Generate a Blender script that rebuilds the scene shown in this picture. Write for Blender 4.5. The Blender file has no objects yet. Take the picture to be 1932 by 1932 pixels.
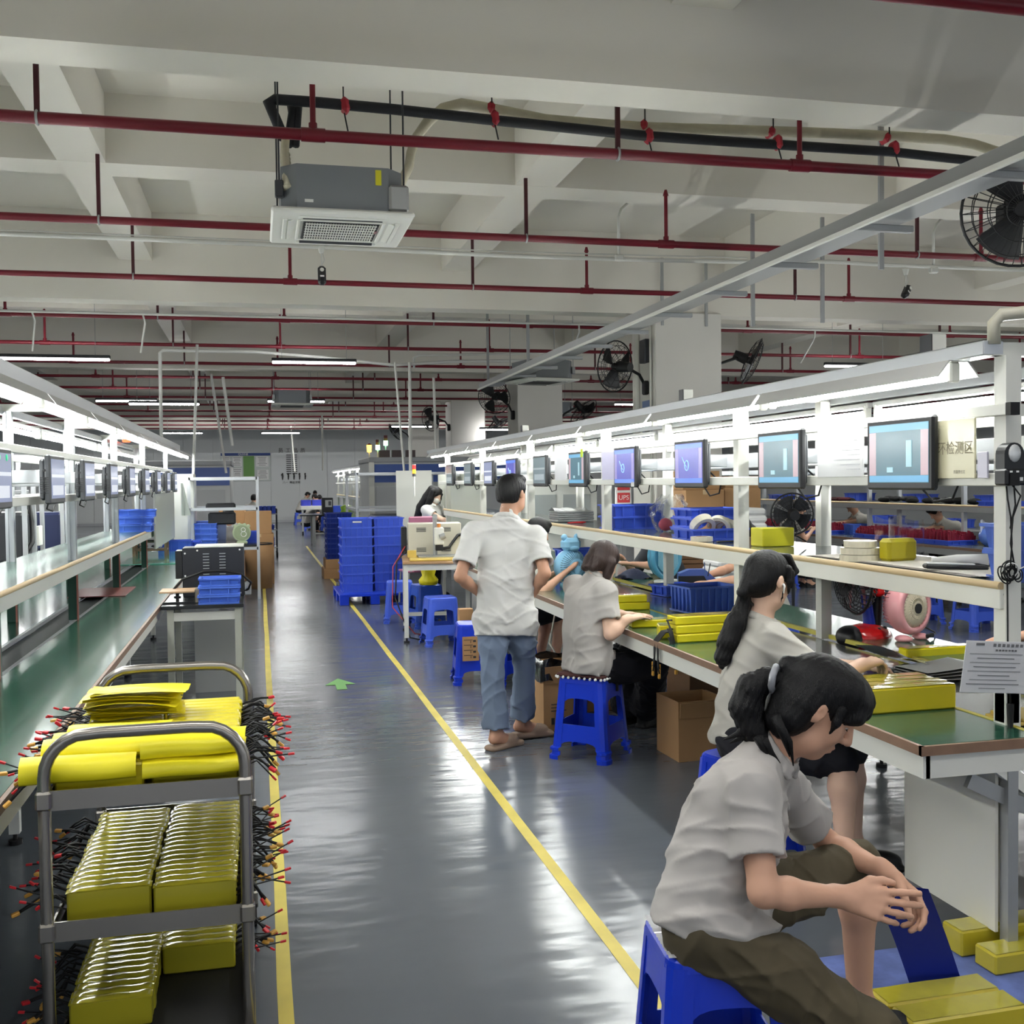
import bpy, math, random
import numpy as np
from mathutils import Matrix, Vector, Euler

random.seed(7)
SC = bpy.context.scene
COL = SC.collection
PI = math.pi

# ------------------------------------------------------------------ camera
cam_d = bpy.data.cameras.new('camera')
cam_d.sensor_width = 36.0
cam_d.sensor_fit = 'HORIZONTAL'
cam_d.lens = 36.0 * 2000.0 / 1932.0
cam_d.clip_start = 0.05
cam_d.clip_end = 200
cam = bpy.data.objects.new('camera', cam_d)
COL.objects.link(cam)
# columns: camera right, camera up, camera back in world axes
cam.matrix_world = Matrix((
    (0.97255207, 0.01848254, -0.23195016, 0.0),
    (-0.23237604, 0.02576554, -0.97228469, 0.0),
    (-0.01199397, 0.99949714, 0.02935323, 1.6),
    (0, 0, 0, 1)))
SC.camera = cam

# ------------------------------------------------------------------ world, exposure
world = bpy.data.worlds.new('world')
SC.world = world
world.use_nodes = True
world.node_tree.nodes['Background'].inputs[0].default_value = (0.80, 0.86, 0.95, 1)
world.node_tree.nodes['Background'].inputs[1].default_value = 1.0
SC.view_settings.view_transform = 'Standard'
SC.view_settings.look = 'None'
SC.view_settings.gamma = 1.0
SC.view_settings.use_curve_mapping = False
SC.view_settings.exposure = 1.1
SC.cycles.max_bounces = 7
SC.cycles.diffuse_bounces = 3
SC.cycles.glossy_bounces = 3
SC.cycles.transmission_bounces = 4
SC.cycles.transparent_max_bounces = 6
SC.cycles.caustics_reflective = False
SC.cycles.caustics_refractive = False
SC.cycles.sample_clamp_indirect = 6.0
SC.cycles.use_adaptive_sampling = True
SC.cycles.adaptive_threshold = 0.02
TUBE = 34.0      # emission of the bench tubes
CEIL = 34.0       # emission of the ceiling battens

# ------------------------------------------------------------------ materials
def s2l(c):
    return tuple(((x / 12.92) if x <= 0.04045 else ((x + 0.055) / 1.055) ** 2.4) for x in c)

MATS = {}
def mat(name, rgb=(200, 200, 200), rough=0.5, metal=0.0, vary=0.0, vscale=3.0, bump=0.0, bscale=60.0,
        emit=0.0, trans=0.0, alpha=1.0, coat=0.0, spec=0.5, stretch=None, ior=1.45, sheen=0.0):
    """rgb in display 0..255; vary: noise colour variation; bump: noise relief"""
    if name in MATS:
        return MATS[name]
    m = bpy.data.materials.new(name)
    m.use_nodes = True
    nt = m.node_tree
    b = nt.nodes['Principled BSDF']
    lin = s2l([x / 255.0 for x in rgb])
    b.inputs['Base Color'].default_value = (*lin, 1)
    b.inputs['Roughness'].default_value = rough
    b.inputs['Metallic'].default_value = metal
    b.inputs['IOR'].default_value = ior
    b.inputs['Specular IOR Level'].default_value = spec
    b.inputs['Coat Weight'].default_value = coat
    b.inputs['Coat Roughness'].default_value = 0.08
    b.inputs['Transmission Weight'].default_value = trans
    b.inputs['Alpha'].default_value = alpha
    b.inputs['Sheen Weight'].default_value = sheen
    if emit:
        b.inputs['Emission Color'].default_value = (*lin, 1)
        b.inputs['Emission Strength'].default_value = emit
    if vary or bump:
        tc = nt.nodes.new('ShaderNodeTexCoord')
        src = tc.outputs['Object']
        if stretch:
            mp = nt.nodes.new('ShaderNodeMapping')
            mp.inputs['Scale'].default_value = stretch
            nt.links.new(src, mp.inputs[0])
            src = mp.outputs[0]
        if vary:
            n = nt.nodes.new('ShaderNodeTexNoise')
            n.inputs['Scale'].default_value = vscale
            n.inputs['Detail'].default_value = 5
            nt.links.new(src, n.inputs['Vector'])
            r = nt.nodes.new('ShaderNodeValToRGB')
            r.color_ramp.elements[0].position = 0.3
            r.color_ramp.elements[1].position = 0.7
            r.color_ramp.elements[0].color = (*[max(0, x * (1 - vary)) for x in lin], 1)
            r.color_ramp.elements[1].color = (*[min(1, x * (1 + vary)) for x in lin], 1)
            nt.links.new(n.outputs['Fac'], r.inputs[0])
            nt.links.new(r.outputs[0], b.inputs['Base Color'])
        if bump:
            n2 = nt.nodes.new('ShaderNodeTexNoise')
            n2.inputs['Scale'].default_value = bscale
            n2.inputs['Detail'].default_value = 3
            nt.links.new(src, n2.inputs['Vector'])
            bp = nt.nodes.new('ShaderNodeBump')
            bp.inputs['Strength'].default_value = bump
            bp.inputs['Distance'].default_value = 0.01
            nt.links.new(n2.outputs['Fac'], bp.inputs['Height'])
            nt.links.new(bp.outputs[0], b.inputs['Normal'])
    MATS[name] = m
    return m

# ------------------------------------------------------------------ mesh builder
class MB:
    def __init__(self, loc=(0, 0, 0)):
        self.v = []; self.f = []; self.mi = []; self.o = Vector(loc); self.M = None; self.sm = []
    def add(self, vs, fs, mi=0, sm=False):
        b = len(self.v)
        if self.M is not None:
            M = self.M
            vs = [M @ Vector(p) for p in vs]
        o = self.o
        self.v += [(p[0] - o[0], p[1] - o[1], p[2] - o[2]) for p in vs]
        for f in fs:
            self.f.append([i + b for i in f]); self.mi.append(mi); self.sm.append(sm)
        return self
    def box(self, c, s, ch=0.0, R=None, mi=0):
        """box centred at c with full size s; ch chamfer; R rotation matrix (3x3 or Euler tuple)"""
        hx, hy, hz = s[0] / 2, s[1] / 2, s[2] / 2
        if R is not None and not isinstance(R, Matrix):
            R = Euler(R).to_matrix()
        c = Vector(c)
        def X(p):
            p = Vector(p)
            return (R @ p if R is not None else p) + c
        if ch <= 0:
            vs = [X((x, y, z)) for x in (-hx, hx) for y in (-hy, hy) for z in (-hz, hz)]
            fs = [(0, 1, 3, 2), (4, 6, 7, 5), (0, 4, 5, 1), (2, 3, 7, 6), (0, 2, 6, 4), (1, 5, 7, 3)]
            return self.add(vs, fs, mi)
        k = min(ch, hx * .98, hy * .98, hz * .98)
        vs = []; ix = {}
        for sx in (-1, 1):
            for sy in (-1, 1):
                for sz in (-1, 1):
                    for ax in range(3):
                        p = [sx * (hx - k), sy * (hy - k), sz * (hz - k)]
                        p[ax] = (sx * hx, sy * hy, sz * hz)[ax]
                        ix[(sx, sy, sz, ax)] = len(vs); vs.append(X(p))
        fs = []
        I = lambda sx, sy, sz, ax: ix[(sx, sy, sz, ax)]
        for s_ in (-1, 1):
            q = [(s_, a, b_) for a, b_ in ((-1, -1), (1, -1), (1, 1), (-1, 1))]
            fx = [I(*t, 0) for t in q]; fs.append(fx if s_ > 0 else fx[::-1])
            q = [(a, s_, b_) for a, b_ in ((-1, -1), (1, -1), (1, 1), (-1, 1))]
            fy = [I(*t, 1) for t in q]; fs.append(fy[::-1] if s_ > 0 else fy)
            q = [(a, b_, s_) for a, b_ in ((-1, -1), (1, -1), (1, 1), (-1, 1))]
            fz = [I(*t, 2) for t in q]; fs.append(fz if s_ > 0 else fz[::-1])
        for a in (-1, 1):
            for b_ in (-1, 1):
                e = [I(-1, a, b_, 1), I(1, a, b_, 1), I(1, a, b_, 2), I(-1, a, b_, 2)]
                fs.append(e if a * b_ < 0 else e[::-1]) if False else fs.append(e)
                fs.append([I(a, -1, b_, 0), I(a, 1, b_, 0), I(a, 1, b_, 2), I(a, -1, b_, 2)])
                fs.append([I(a, b_, -1, 0), I(a, b_, 1, 0), I(a, b_, 1, 1), I(a, b_, -1, 1)])
                for c_ in (-1, 1):
                    fs.append([I(a, b_, c_, 0), I(a, b_, c_, 1), I(a, b_, c_, 2)])
        return self.add(vs, fs, mi)
    def b2(self, x0, x1, y0, y1, z0, z1, ch=0.0, mi=0):
        return self.box(((x0 + x1) / 2, (y0 + y1) / 2, (z0 + z1) / 2), (abs(x1 - x0), abs(y1 - y0), abs(z1 - z0)), ch, None, mi)
    def cyl(self, a, b, r, r2=None, n=12, caps=True, mi=0, sm=True):
        a = Vector(a); b = Vector(b); r2 = r if r2 is None else r2
        d = (b - a).normalized()
        t = Vector((0, 0, 1)) if abs(d.z) < .9 else Vector((1, 0, 0))
        u = d.cross(t).normalized(); w = d.cross(u)
        vs = []
        for p, rr in ((a, r), (b, r2)):
            for i in range(n):
                q = 2 * PI * i / n
                vs.append(p + (u * math.cos(q) + w * math.sin(q)) * rr)
        fs = [(i, (i + 1) % n, n + (i + 1) % n, n + i) for i in range(n)]
        self.add(vs, fs, mi, sm)
        if caps:
            self.add(vs[:n], [tuple(range(n))[::-1]], mi)
            self.add(vs[n:], [tuple(range(n))], mi)
        return self
    def tube(self, pts, r, n=8, mi=0, caps=True, closed=False):
        pts = [Vector(p) for p in pts]
        rs = r if isinstance(r, (list, tuple)) else [r] * len(pts)
        N = len(pts); vs = []
        prev = None
        for i, p in enumerate(pts):
            if closed:
                d = pts[(i + 1) % N] - pts[i - 1]
            else:
                d = pts[min(i + 1, N - 1)] - pts[max(i - 1, 0)]
            d.normalize()
            if prev is None:
                t = Vector((0, 0, 1)) if abs(d.z) < .9 else Vector((1, 0, 0))
                u = d.cross(t).normalized()
            else:
                u = (prev - d * prev.dot(d))
                u = u.normalized() if u.length > 1e-6 else d.orthogonal().normalized()
            prev = u; w = d.cross(u)
            for k in range(n):
                q = 2 * PI * k / n
                vs.append(p + (u * math.cos(q) + w * math.sin(q)) * rs[i])
        fs = []
        for i in range(N if closed else N - 1):
            j = (i + 1) % N
            for k in range(n):
                fs.append((i * n + k, i * n + (k + 1) % n, j * n + (k + 1) % n, j * n + k))
        if caps and not closed:
            fs.append(tuple(range(n))[::-1]); fs.append(tuple((N - 1) * n + k for k in range(n)))
        return self.add(vs, fs, mi, True)
    def lathe(self, prof, c=(0, 0, 0), axis=(0, 0, 1), n=20, mi=0, sm=True):
        """prof: list of (radius, height along axis)"""
        c = Vector(c); d = Vector(axis).normalized()
        t = Vector((0, 0, 1)) if abs(d.z) < .9 else Vector((1, 0, 0))
        u = d.cross(t).normalized(); w = d.cross(u)
        vs = []
        for rr, h in prof:
            for i in range(n):
                q = 2 * PI * i / n
                vs.append(c + d * h + (u * math.cos(q) + w * math.sin(q)) * max(rr, 1e-5))
        fs = []
        for j in range(len(prof) - 1):
            for i in range(n):
                fs.append((j * n + i, j * n + (i + 1) % n, (j + 1) * n + (i + 1) % n, (j + 1) * n + i))
        return self.add(vs, fs, mi, sm)
    def prism(self, poly, y0, y1, plane='xz', mi=0):
        """extrude polygon given in plane xz (along y), xy (along z) or yz (along x)"""
        def P3(p, t):
            return {'xz': (p[0], t, p[1]), 'xy': (p[0], p[1], t), 'yz': (t, p[0], p[1])}[plane]
        n = len(poly)
        vs = [P3(p, y0) for p in poly] + [P3(p, y1) for p in poly]
        fs = [tuple(range(n)), tuple(range(n, 2 * n))[::-1]] + [(i, n + i, n + (i + 1) % n, (i + 1) % n) for i in range(n)]
        return self.add(vs, fs, mi)
    def ell(self, c, r, n=14, m=8, mi=0, R=None):
        vs = []; c = Vector(c)
        if R is not None and not isinstance(R, Matrix): R = Euler(R).to_matrix()
        for j in range(m + 1):
            th = PI * j / m
            for i in range(n):
                ph = 2 * PI * i / n
                p = Vector((r[0] * math.sin(th) * math.cos(ph), r[1] * math.sin(th) * math.sin(ph), r[2] * math.cos(th)))
                vs.append(c + (R @ p if R is not None else p))
        fs = []
        for j in range(m):
            for i in range(n):
                a, b, c2, d = j * n + i, (j + 1) * n + i, (j + 1) * n + (i + 1) % n, j * n + (i + 1) % n
                fs.append((a, b, c2) if j == m - 1 and False else (a, b, c2, d))
        return self.add(vs, fs, mi, True)
    def torus(self, c, R, r, axis=(0, 0, 1), n=24, m=6, mi=0):
        c = Vector(c); d = Vector(axis).normalized()
        t = Vector((0, 0, 1)) if abs(d.z) < .9 else Vector((1, 0, 0))
        u = d.cross(t).normalized(); w = d.cross(u)
        return self.tube([c + (u * math.cos(2 * PI * i / n) + w * math.sin(2 * PI * i / n)) * R for i in range(n)], r, m, mi, closed=True)
    def quad(self, a, b, c, d, mi=0):
        return self.add([a, b, c, d], [(0, 1, 2, 3)], mi)
    def sheet(self, nu, nv, fn, mi=0, thick=0.0):
        """grid surface fn(u,v)->point, u,v in 0..1"""
        vs = [fn(i / nu, j / nv) for j in range(nv + 1) for i in range(nu + 1)]
        fs = [(j * (nu + 1) + i, j * (nu + 1) + i + 1, (j + 1) * (nu + 1) + i + 1, (j + 1) * (nu + 1) + i) for j in range(nv) for i in range(nu)]
        return self.add(vs, fs, mi, True)
    def mesh(self, name, mats):
        me = bpy.data.meshes.new(name)
        me.from_pydata([tuple(p) for p in self.v], [], self.f)
        for m in (mats if isinstance(mats, (list, tuple)) else [mats]):
            me.materials.append(m)
        if any(self.mi):
            me.polygons.foreach_set('material_index', self.mi)
        me.polygons.foreach_set('use_smooth', self.sm)
        me.update()
        return me

def link(o):
    COL.objects.link(o); return o

def thing(name, label, cat, loc=(0, 0, 0), rotz=0.0, group=None, kind=None):
    o = bpy.data.objects.new(name, None)
    o.empty_display_size = 0.1
    o.location = loc; o.rotation_euler = (0, 0, rotz)
    o['label'] = label; o['category'] = cat
    if group: o['group'] = group
    if kind: o['kind'] = kind
    return link(o)

def obj(name, mb, mats, parent=None, label=None, kind=None, loc=None):
    me = mb if isinstance(mb, bpy.types.Mesh) else mb.mesh(name, mats)
    o = bpy.data.objects.new(name, me)
    if parent is not None: o.parent = parent
    if loc is not None: o.location = loc
    if label: o['label'] = label
    if kind: o['kind'] = kind
    return link(o)

def single(name, label, cat, mb, mats, loc=(0, 0, 0), rotz=0.0, group=None, kind=None):
    """a thing that is one mesh"""
    o = obj(name, mb, mats, kind=kind)
    o.location = loc; o.rotation_euler = (0, 0, rotz)
    o['label'] = label; o['category'] = cat
    if group: o['group'] = group
    return o

def structure(name, mb, mats, parent=None, label=None):
    o = obj(name, mb, mats, parent, label)
    if parent is None: o['kind'] = 'structure'
    return o

KIDS = {}
def dup(root, loc=None, rotz=None, label=None, group=None):
    """copy of a thing with its parts and sub-parts, sharing mesh data"""
    def kids(o):
        return [c for c in o.children]
    def cp(o, parent):
        c = o.copy(); COL.objects.link(c)
        if parent is not None: c.parent = parent
        for ch in kids(o): cp(ch, c)
        return c
    r = cp(root, None)
    if loc is not None: r.location = loc
    if rotz is not None: r.rotation_euler = (0, 0, rotz)
    if label: r['label'] = label
    if group: r['group'] = group
    return r

ORD = ['first', 'second', 'third', 'fourth', 'fifth', 'sixth', 'seventh', 'eighth', 'ninth', 'tenth', 'eleventh', 'twelfth',
       'thirteenth', 'fourteenth', 'fifteenth', 'sixteenth', 'seventeenth', 'eighteenth', 'nineteenth', 'twentieth',
       'twenty-first', 'twenty-second', 'twenty-third', 'twenty-fourth', 'twenty-fifth']

# ------------------------------------------------------------------ implicit surfaces for people and soft things
class SDF:
    def __init__(self, lo, hi, h):
        self.h = h
        self.lo = np.array(lo, np.float64)
        n = np.ceil((np.array(hi) - self.lo) / h).astype(int) + 2
        self.n = n
        self.F = np.full(n, 1.0, np.float32)
        self.ax = [(self.lo[i] + h * np.arange(n[i])).astype(np.float32) for i in range(3)]
    def _sub(self, lo, hi, m):
        s = []
        for i in range(3):
            a = int(max(0, math.floor((lo[i] - m - self.lo[i]) / self.h)))
            b = int(min(self.n[i], math.ceil((hi[i] + m - self.lo[i]) / self.h) + 1))
            if b <= a: return None
            s.append(slice(a, b))
        return tuple(s)
    def _co(self, s):
        return (self.ax[0][s[0]][:, None, None], self.ax[1][s[1]][None, :, None], self.ax[2][s[2]][None, None, :])
    def _op(self, s, d, k, sub):
        A = self.F[s]
        if sub:
            d = -d
            if k > 0:
                hh = np.clip(0.5 - 0.5 * (A - d) / k, 0, 1)
                self.F[s] = A + (d - A) * hh + k * hh * (1 - hh)
            else:
                self.F[s] = np.maximum(A, d)
        else:
            if k > 0:
                hh = np.clip(0.5 + 0.5 * (A - d) / k, 0, 1)
                self.F[s] = A + (d - A) * hh - k * hh * (1 - hh)
            else:
                self.F[s] = np.minimum(A, d)
    def cone(self, a, b, ra, rb=None, k=0.02, sub=False):
        a = np.array(a, float); b = np.array(b, float); rb = ra if rb is None else rb
        R = max(ra, rb)
        s = self._sub(np.minimum(a, b) - R, np.maximum(a, b) + R, k + 2 * self.h)
        if s is None: return self
        x, y, z = self._co(s)
        ab = b - a; L = float(ab @ ab) + 1e-9
        px, py, pz = x - a[0], y - a[1], z - a[2]
        t = np.clip((px * ab[0] + py * ab[1] + pz * ab[2]) / L, 0, 1)
        d = np.sqrt((px - t * ab[0]) ** 2 + (py - t * ab[1]) ** 2 + (pz - t * ab[2]) ** 2) - (ra + (rb - ra) * t)
        self._op(s, d, k, sub); return self
    def chain(self, pts, rs, k=0.02, sub=False):
        for i in range(len(pts) - 1):
            self.cone(pts[i], pts[i + 1], rs[i], rs[i + 1], k, sub)
        return self
    def ell(self, c, r, R=None, k=0.02, sub=False):
        c = np.array(c, float); r = np.array(r, float)
        Rm = np.eye(3) if R is None else np.array(R, float)
        e = np.sqrt(((Rm * r[None, :]) ** 2).sum(1))
        s = self._sub(c - e, c + e, k + 2 * self.h)
        if s is None: return self
        x, y, z = self._co(s)
        px, py, pz = x - c[0], y - c[1], z - c[2]
        q = [px * Rm[0, i] + py * Rm[1, i] + pz * Rm[2, i] for i in range(3)]
        k0 = np.sqrt(sum((q[i] / r[i]) ** 2 for i in range(3)))
        k1 = np.sqrt(sum((q[i] / r[i] ** 2) ** 2 for i in range(3))) + 1e-6
        d = k0 * (k0 - 1) / k1
        self._op(s, d, k, sub); return self
    def box(self, c, half, R=None, rad=0.01, k=0.01, sub=False):
        c = np.array(c, float); h = np.array(half, float)
        Rm = np.eye(3) if R is None else np.array(R, float)
        e = (np.abs(Rm) * h[None, :]).sum(1)
        s = self._sub(c - e, c + e, k + 2 * self.h)
        if s is None: return self
        x, y, z = self._co(s)
        px, py, pz = x - c[0], y - c[1], z - c[2]
        q = [np.abs(px * Rm[0, i] + py * Rm[1, i] + pz * Rm[2, i]) - (h[i] - rad) for i in range(3)]
        d = np.sqrt(sum(np.maximum(v, 0) ** 2 for v in q)) + np.minimum(np.maximum(np.maximum(q[0], q[1]), q[2]), 0) - rad
        self._op(s, d, k, sub); return self
    def cut(self, p, n, lo=None, hi=None):
        """remove what lies on the side n points to"""
        s = self._sub(np.array(lo), np.array(hi), 0) if lo is not None else (slice(None),) * 3
        if s is None: return self
        x, y, z = self._co(s)
        n = np.array(n, float) / np.linalg.norm(n)
        self.F[s] = np.maximum(self.F[s], (x - p[0]) * n[0] + (y - p[1]) * n[1] + (z - p[2]) * n[2])
        return self
    def warp(self, fn):
        x, y, z = self.ax[0][:, None, None], self.ax[1][None, :, None], self.ax[2][None, None, :]
        self.F = (self.F + fn(x, y, z)).astype(np.float32); return self
    def mesh(self, name, m, origin=(0, 0, 0)):
        F = self.F; ins = F < 0
        nx, ny, nz = F.shape
        cs = [(i, j, k) for i in (0, 1) for j in (0, 1) for k in (0, 1)]
        cnt = np.zeros((nx - 1, ny - 1, nz - 1), np.int8)
        for i, j, k in cs:
            cnt += ins[i:nx - 1 + i, j:ny - 1 + j, k:nz - 1 + k]
        act = (cnt > 0) & (cnt < 8)
        I, J, K = np.nonzero(act)
        idx = np.full(act.shape, -1, np.int64); idx[I, J, K] = np.arange(len(I))
        V = np.stack([F[I + i, J + j, K + k] for i, j, k in cs], 1)
        P = np.zeros((len(I), 3)); N = np.zeros(len(I))
        for a in range(8):
            for b in range(a + 1, 8):
                ca, cb = np.array(cs[a]), np.array(cs[b])
                if np.abs(ca - cb).sum() != 1: continue
                sgn = (V[:, a] < 0) != (V[:, b] < 0)
                t = np.where(sgn, V[:, a] / (V[:, a] - V[:, b] + 1e-12), 0)
                P += sgn[:, None] * (ca[None, :] + t[:, None] * (cb - ca)[None, :]); N += sgn
        P = P / np.maximum(N, 1)[:, None] + np.stack([I, J, K], 1)
        P = self.lo[None, :] + P * self.h - np.array(origin)[None, :]
        Q = []
        for axn in range(3):
            sl = [slice(None)] * 3; sl2 = [slice(None)] * 3
            sl[axn] = slice(0, -1); sl2[axn] = slice(1, None)
            d = ins[tuple(sl)] != ins[tuple(sl2)]
            inside0 = ins[tuple(sl)]
            o1, o2 = [(1, 2), (2, 0), (0, 1)][axn]
            E = np.stack(np.nonzero(d), 1)
            ok = (E[:, o1] > 0) & (E[:, o2] > 0) & (E[:, o1] < F.shape[o1] - 1) & (E[:, o2] < F.shape[o2] - 1)
            E = E[ok]
            def g(da, db):
                e = E.copy(); e[:, o1] -= da; e[:, o2] -= db
                return idx[e[:, 0], e[:, 1], e[:, 2]]
            q = np.stack([g(1, 1), g(0, 1), g(0, 0), g(1, 0)], 1)
            flip = ~inside0[E[:, 0], E[:, 1], E[:, 2]]
            q[flip] = q[flip][:, ::-1]
            Q.append(q)
        Q = np.concatenate(Q)
        me = bpy.data.meshes.new(name)
        me.vertices.add(len(P)); me.vertices.foreach_set('co', P.astype(np.float32).ravel())
        me.loops.add(len(Q) * 4); me.loops.foreach_set('vertex_index', Q.astype(np.int32).ravel())
        me.polygons.add(len(Q))
        me.polygons.foreach_set('loop_start', np.arange(0, len(Q) * 4, 4, dtype=np.int32))
        me.polygons.foreach_set('use_smooth', np.ones(len(Q), bool))
        me.materials.append(m)
        me.update(calc_edges=True)
        return me
# ================================================================== materials
M_ceil = mat('ceiling paint', (222, 218, 208), .75, vary=.03, vscale=.6)
M_wallp = mat('wall panel', (222, 226, 226), .55)
M_col = mat('column paint', (214, 211, 204), .7, vary=.03, vscale=1.2)
M_red = mat('sprinkler red', (106, 16, 32), .4)
M_reddark = mat('hanger red', (62, 14, 22), .5)
M_galv = mat('galvanised steel', (166, 168, 168), .42, .55)
M_alu = mat('aluminium profile', (196, 199, 202), .36, .55)
M_white = mat('white powder coat', (226, 226, 218), .38)
M_cream = mat('cream rail', (228, 220, 196), .42)
M_black = mat('black plastic', (24, 25, 28), .42)
M_rubber = mat('black rubber', (16, 16, 18), .6)
M_dark = mat('dark grey plastic', (52, 54, 58), .42)
M_blue = mat('blue plastic', (62, 92, 206), .34)
M_bluedk = mat('deep blue plastic', (16, 52, 190), .3)
M_greenmat = mat('green bench mat', (44, 84, 68), .2, vary=.10, vscale=2.5, coat=.25)
M_greymat = mat('grey bench mat', (92, 104, 104), .16, coat=.3)
M_belt = mat('conveyor belt', (70, 76, 80), .2, coat=.3)
M_beltL = mat('dark conveyor belt', (62, 66, 68), .42)
M_tube = mat('lit tube', (252, 255, 252), .4, emit=TUBE)
M_batten = mat('lit batten', (255, 255, 255), .4, emit=CEIL)
M_fillpanel = mat('lit fill panel', (255, 255, 255), .4, emit=CEIL * .36)  # diffusers of the added lamps near the camera
M_hood = mat('lamp reflector', (200, 200, 198), .38)
M_yellow = mat('yellow wrap', (222, 206, 30), .34, vary=.05, vscale=14)
M_card = mat('cardboard', (166, 128, 88), .8, vary=.05, vscale=4)
M_carddk = mat('brown board', (112, 82, 56), .8)
M_paper = mat('paper', (238, 238, 236), .7)
M_steel = mat('stainless steel', (150, 146, 140), .26, .85, vary=.05, vscale=3)
M_skin = mat('skin', (206, 160, 134), .52, vary=.04, vscale=9)
M_skinlt = mat('pale skin', (222, 184, 160), .52, vary=.04, vscale=9)
M_hairblack = mat('black hair', (13, 12, 14), .45, bump=.5, bscale=40, stretch=(14, 14, .8), spec=.35)
M_clear = mat('clear plastic', (245, 246, 246), .08, trans=1.0, ior=1.12, alpha=.38)
M_ink = mat('printed ink', (52, 50, 50), .7)
M_red2 = mat('red plastic', (196, 24, 26), .2, coat=.5)

# epoxy floor: slightly uneven gloss
def floor_mat():
    m = mat('grey epoxy floor', (92, 97, 104), .17, vary=.05, vscale=.8, coat=.0, spec=.55)
    nt = m.node_tree; b = nt.nodes['Principled BSDF']
    tc = nt.nodes.new('ShaderNodeTexCoord')
    mp = nt.nodes.new('ShaderNodeMapping'); mp.inputs['Scale'].default_value = (.55, 1.5, 1)
    n = nt.nodes.new('ShaderNodeTexNoise'); n.inputs['Scale'].default_value = 4.0; n.inputs['Detail'].default_value = 2.5
    n2 = nt.nodes.new('ShaderNodeTexNoise'); n2.inputs['Scale'].default_value = 1.1; n2.inputs['Detail'].default_value = 4
    bp = nt.nodes.new('ShaderNodeBump'); bp.inputs['Strength'].default_value = .13; bp.inputs['Distance'].default_value = .05
    mr = nt.nodes.new('ShaderNodeMapRange'); mr.inputs['To Min'].default_value = .13; mr.inputs['To Max'].default_value = .27
    nt.links.new(tc.outputs['Object'], mp.inputs[0]); nt.links.new(mp.outputs[0], n.inputs['Vector'])
    nt.links.new(tc.outputs['Object'], n2.inputs['Vector'])
    nt.links.new(n.outputs['Fac'], bp.inputs['Height']); nt.links.new(bp.outputs[0], b.inputs['Normal'])
    nt.links.new(n2.outputs['Fac'], mr.inputs['Value']); nt.links.new(mr.outputs[0], b.inputs['Roughness'])
    return m
M_floor = floor_mat()
M_tape = mat('yellow floor tape', (206, 188, 88), .5, vary=.12, vscale=5)

# ================================================================== room shell
X0, X1, Y0, Y1, ZC = -11.0, 21.0, -9.0, 45.0, 4.7
fl = structure('floor', MB().b2(X0, X1, Y0, Y1, -.2, 0), M_floor)
def tape(x0, x1, ya, yb, lab):
    mb = MB(); n = max(2, int((yb - ya) / .8)); vs = []
    for i in range(n + 1):
        y = ya + (yb - ya) * i / n; w = random.uniform(-.004, .004)
        vs += [(x0 + w, y, .0015), (x1 + w * .5, y, .0015)]
    mb.add(vs, [(2 * i, 2 * i + 1, 2 * i + 3, 2 * i + 2) for i in range(n)])
    obj('floor_marking_tape', mb, M_tape, fl, lab)
tape(.03, .075, 1.0, 27, 'yellow tape line along the left of the aisle')
tape(1.13, 1.18, 1.0, 27.5, 'yellow tape line along the right of the aisle')
mb = MB(); z = .003
mb.add([(0.56, 8.25, z), (.64, 8.25, z), (.64, 8.45, z), (.56, 8.45, z)], [(0, 1, 2, 3)])
mb.add([(.60, 8.72, z), (.48, 8.45, z), (.72, 8.45, z)], [(0, 1, 2)])
obj('floor_arrow_sticker', mb, mat('green sticker', (112, 170, 92), .5), fl, 'green arrow sticker on the floor')

ceil = structure('ceiling', MB().b2(X0, X1, Y0, Y1, ZC, ZC + .2), M_ceil)
MAIN = [-9.2, -1.9, 5.41, 12.75, 20.1, 27.4, 34.75, 42.1]
for y in MAIN:
    obj('main_beam', MB().b2(X0, X1, y, y + .32, 3.7, ZC), M_ceil, ceil)
for y in MAIN[:-1]:
    obj('cross_beam', MB().b2(X0, X1, y + 3.55, y + 3.93, 4.15, ZC), M_ceil, ceil)
for x in (-8.7, -5.0, -1.49, 2.2, 5.9, 9.6, 13.3, 17.0):
    obj('long_beam', MB().b2(x, x + .36, Y0, Y1, 4.152, ZC - .002), M_ceil, ceil)

# back wall of white sandwich panels
wb = structure('wall_back', MB().b2(X0, X1, Y1 + .02, Y1 + .2, 0, ZC), M_wallp)
x = X0
while x < X1 - .01:
    w = min(1.15, X1 - x)
    obj('wall_panel', MB().b2(x + .006, x + w - .006, Y1 - .03, Y1 + .02, .1, 3.95), M_wallp, wb)
    x += w
obj('panel_cap', MB().b2(X0, X1, Y1 - .05, Y1, 3.95, 4.05), M_alu, wb)
structure('wall_left', MB().b2(X0 - .2, X0, Y0, Y1, 0, ZC), M_wallp)
structure('wall_right', MB().b2(X1, X1 + .2, Y0, Y1, 0, ZC), M_wallp)
mb = MB().b2(X0, X1, Y0 - .2, Y0, 0, .9).b2(X0, X1, Y0 - .2, Y0, 3.4, ZC)
for i in range(9):
    xx = X0 + i * 4.0
    mb.b2(xx - .3, xx + .3, Y0 - .2, Y0, .9, 3.4)
structure('wall_front', mb, M_wallp)
structure('baseboard_back', MB().b2(X0, X1, Y1 - .045, Y1 - .031, 0, .1), M_alu)

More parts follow.
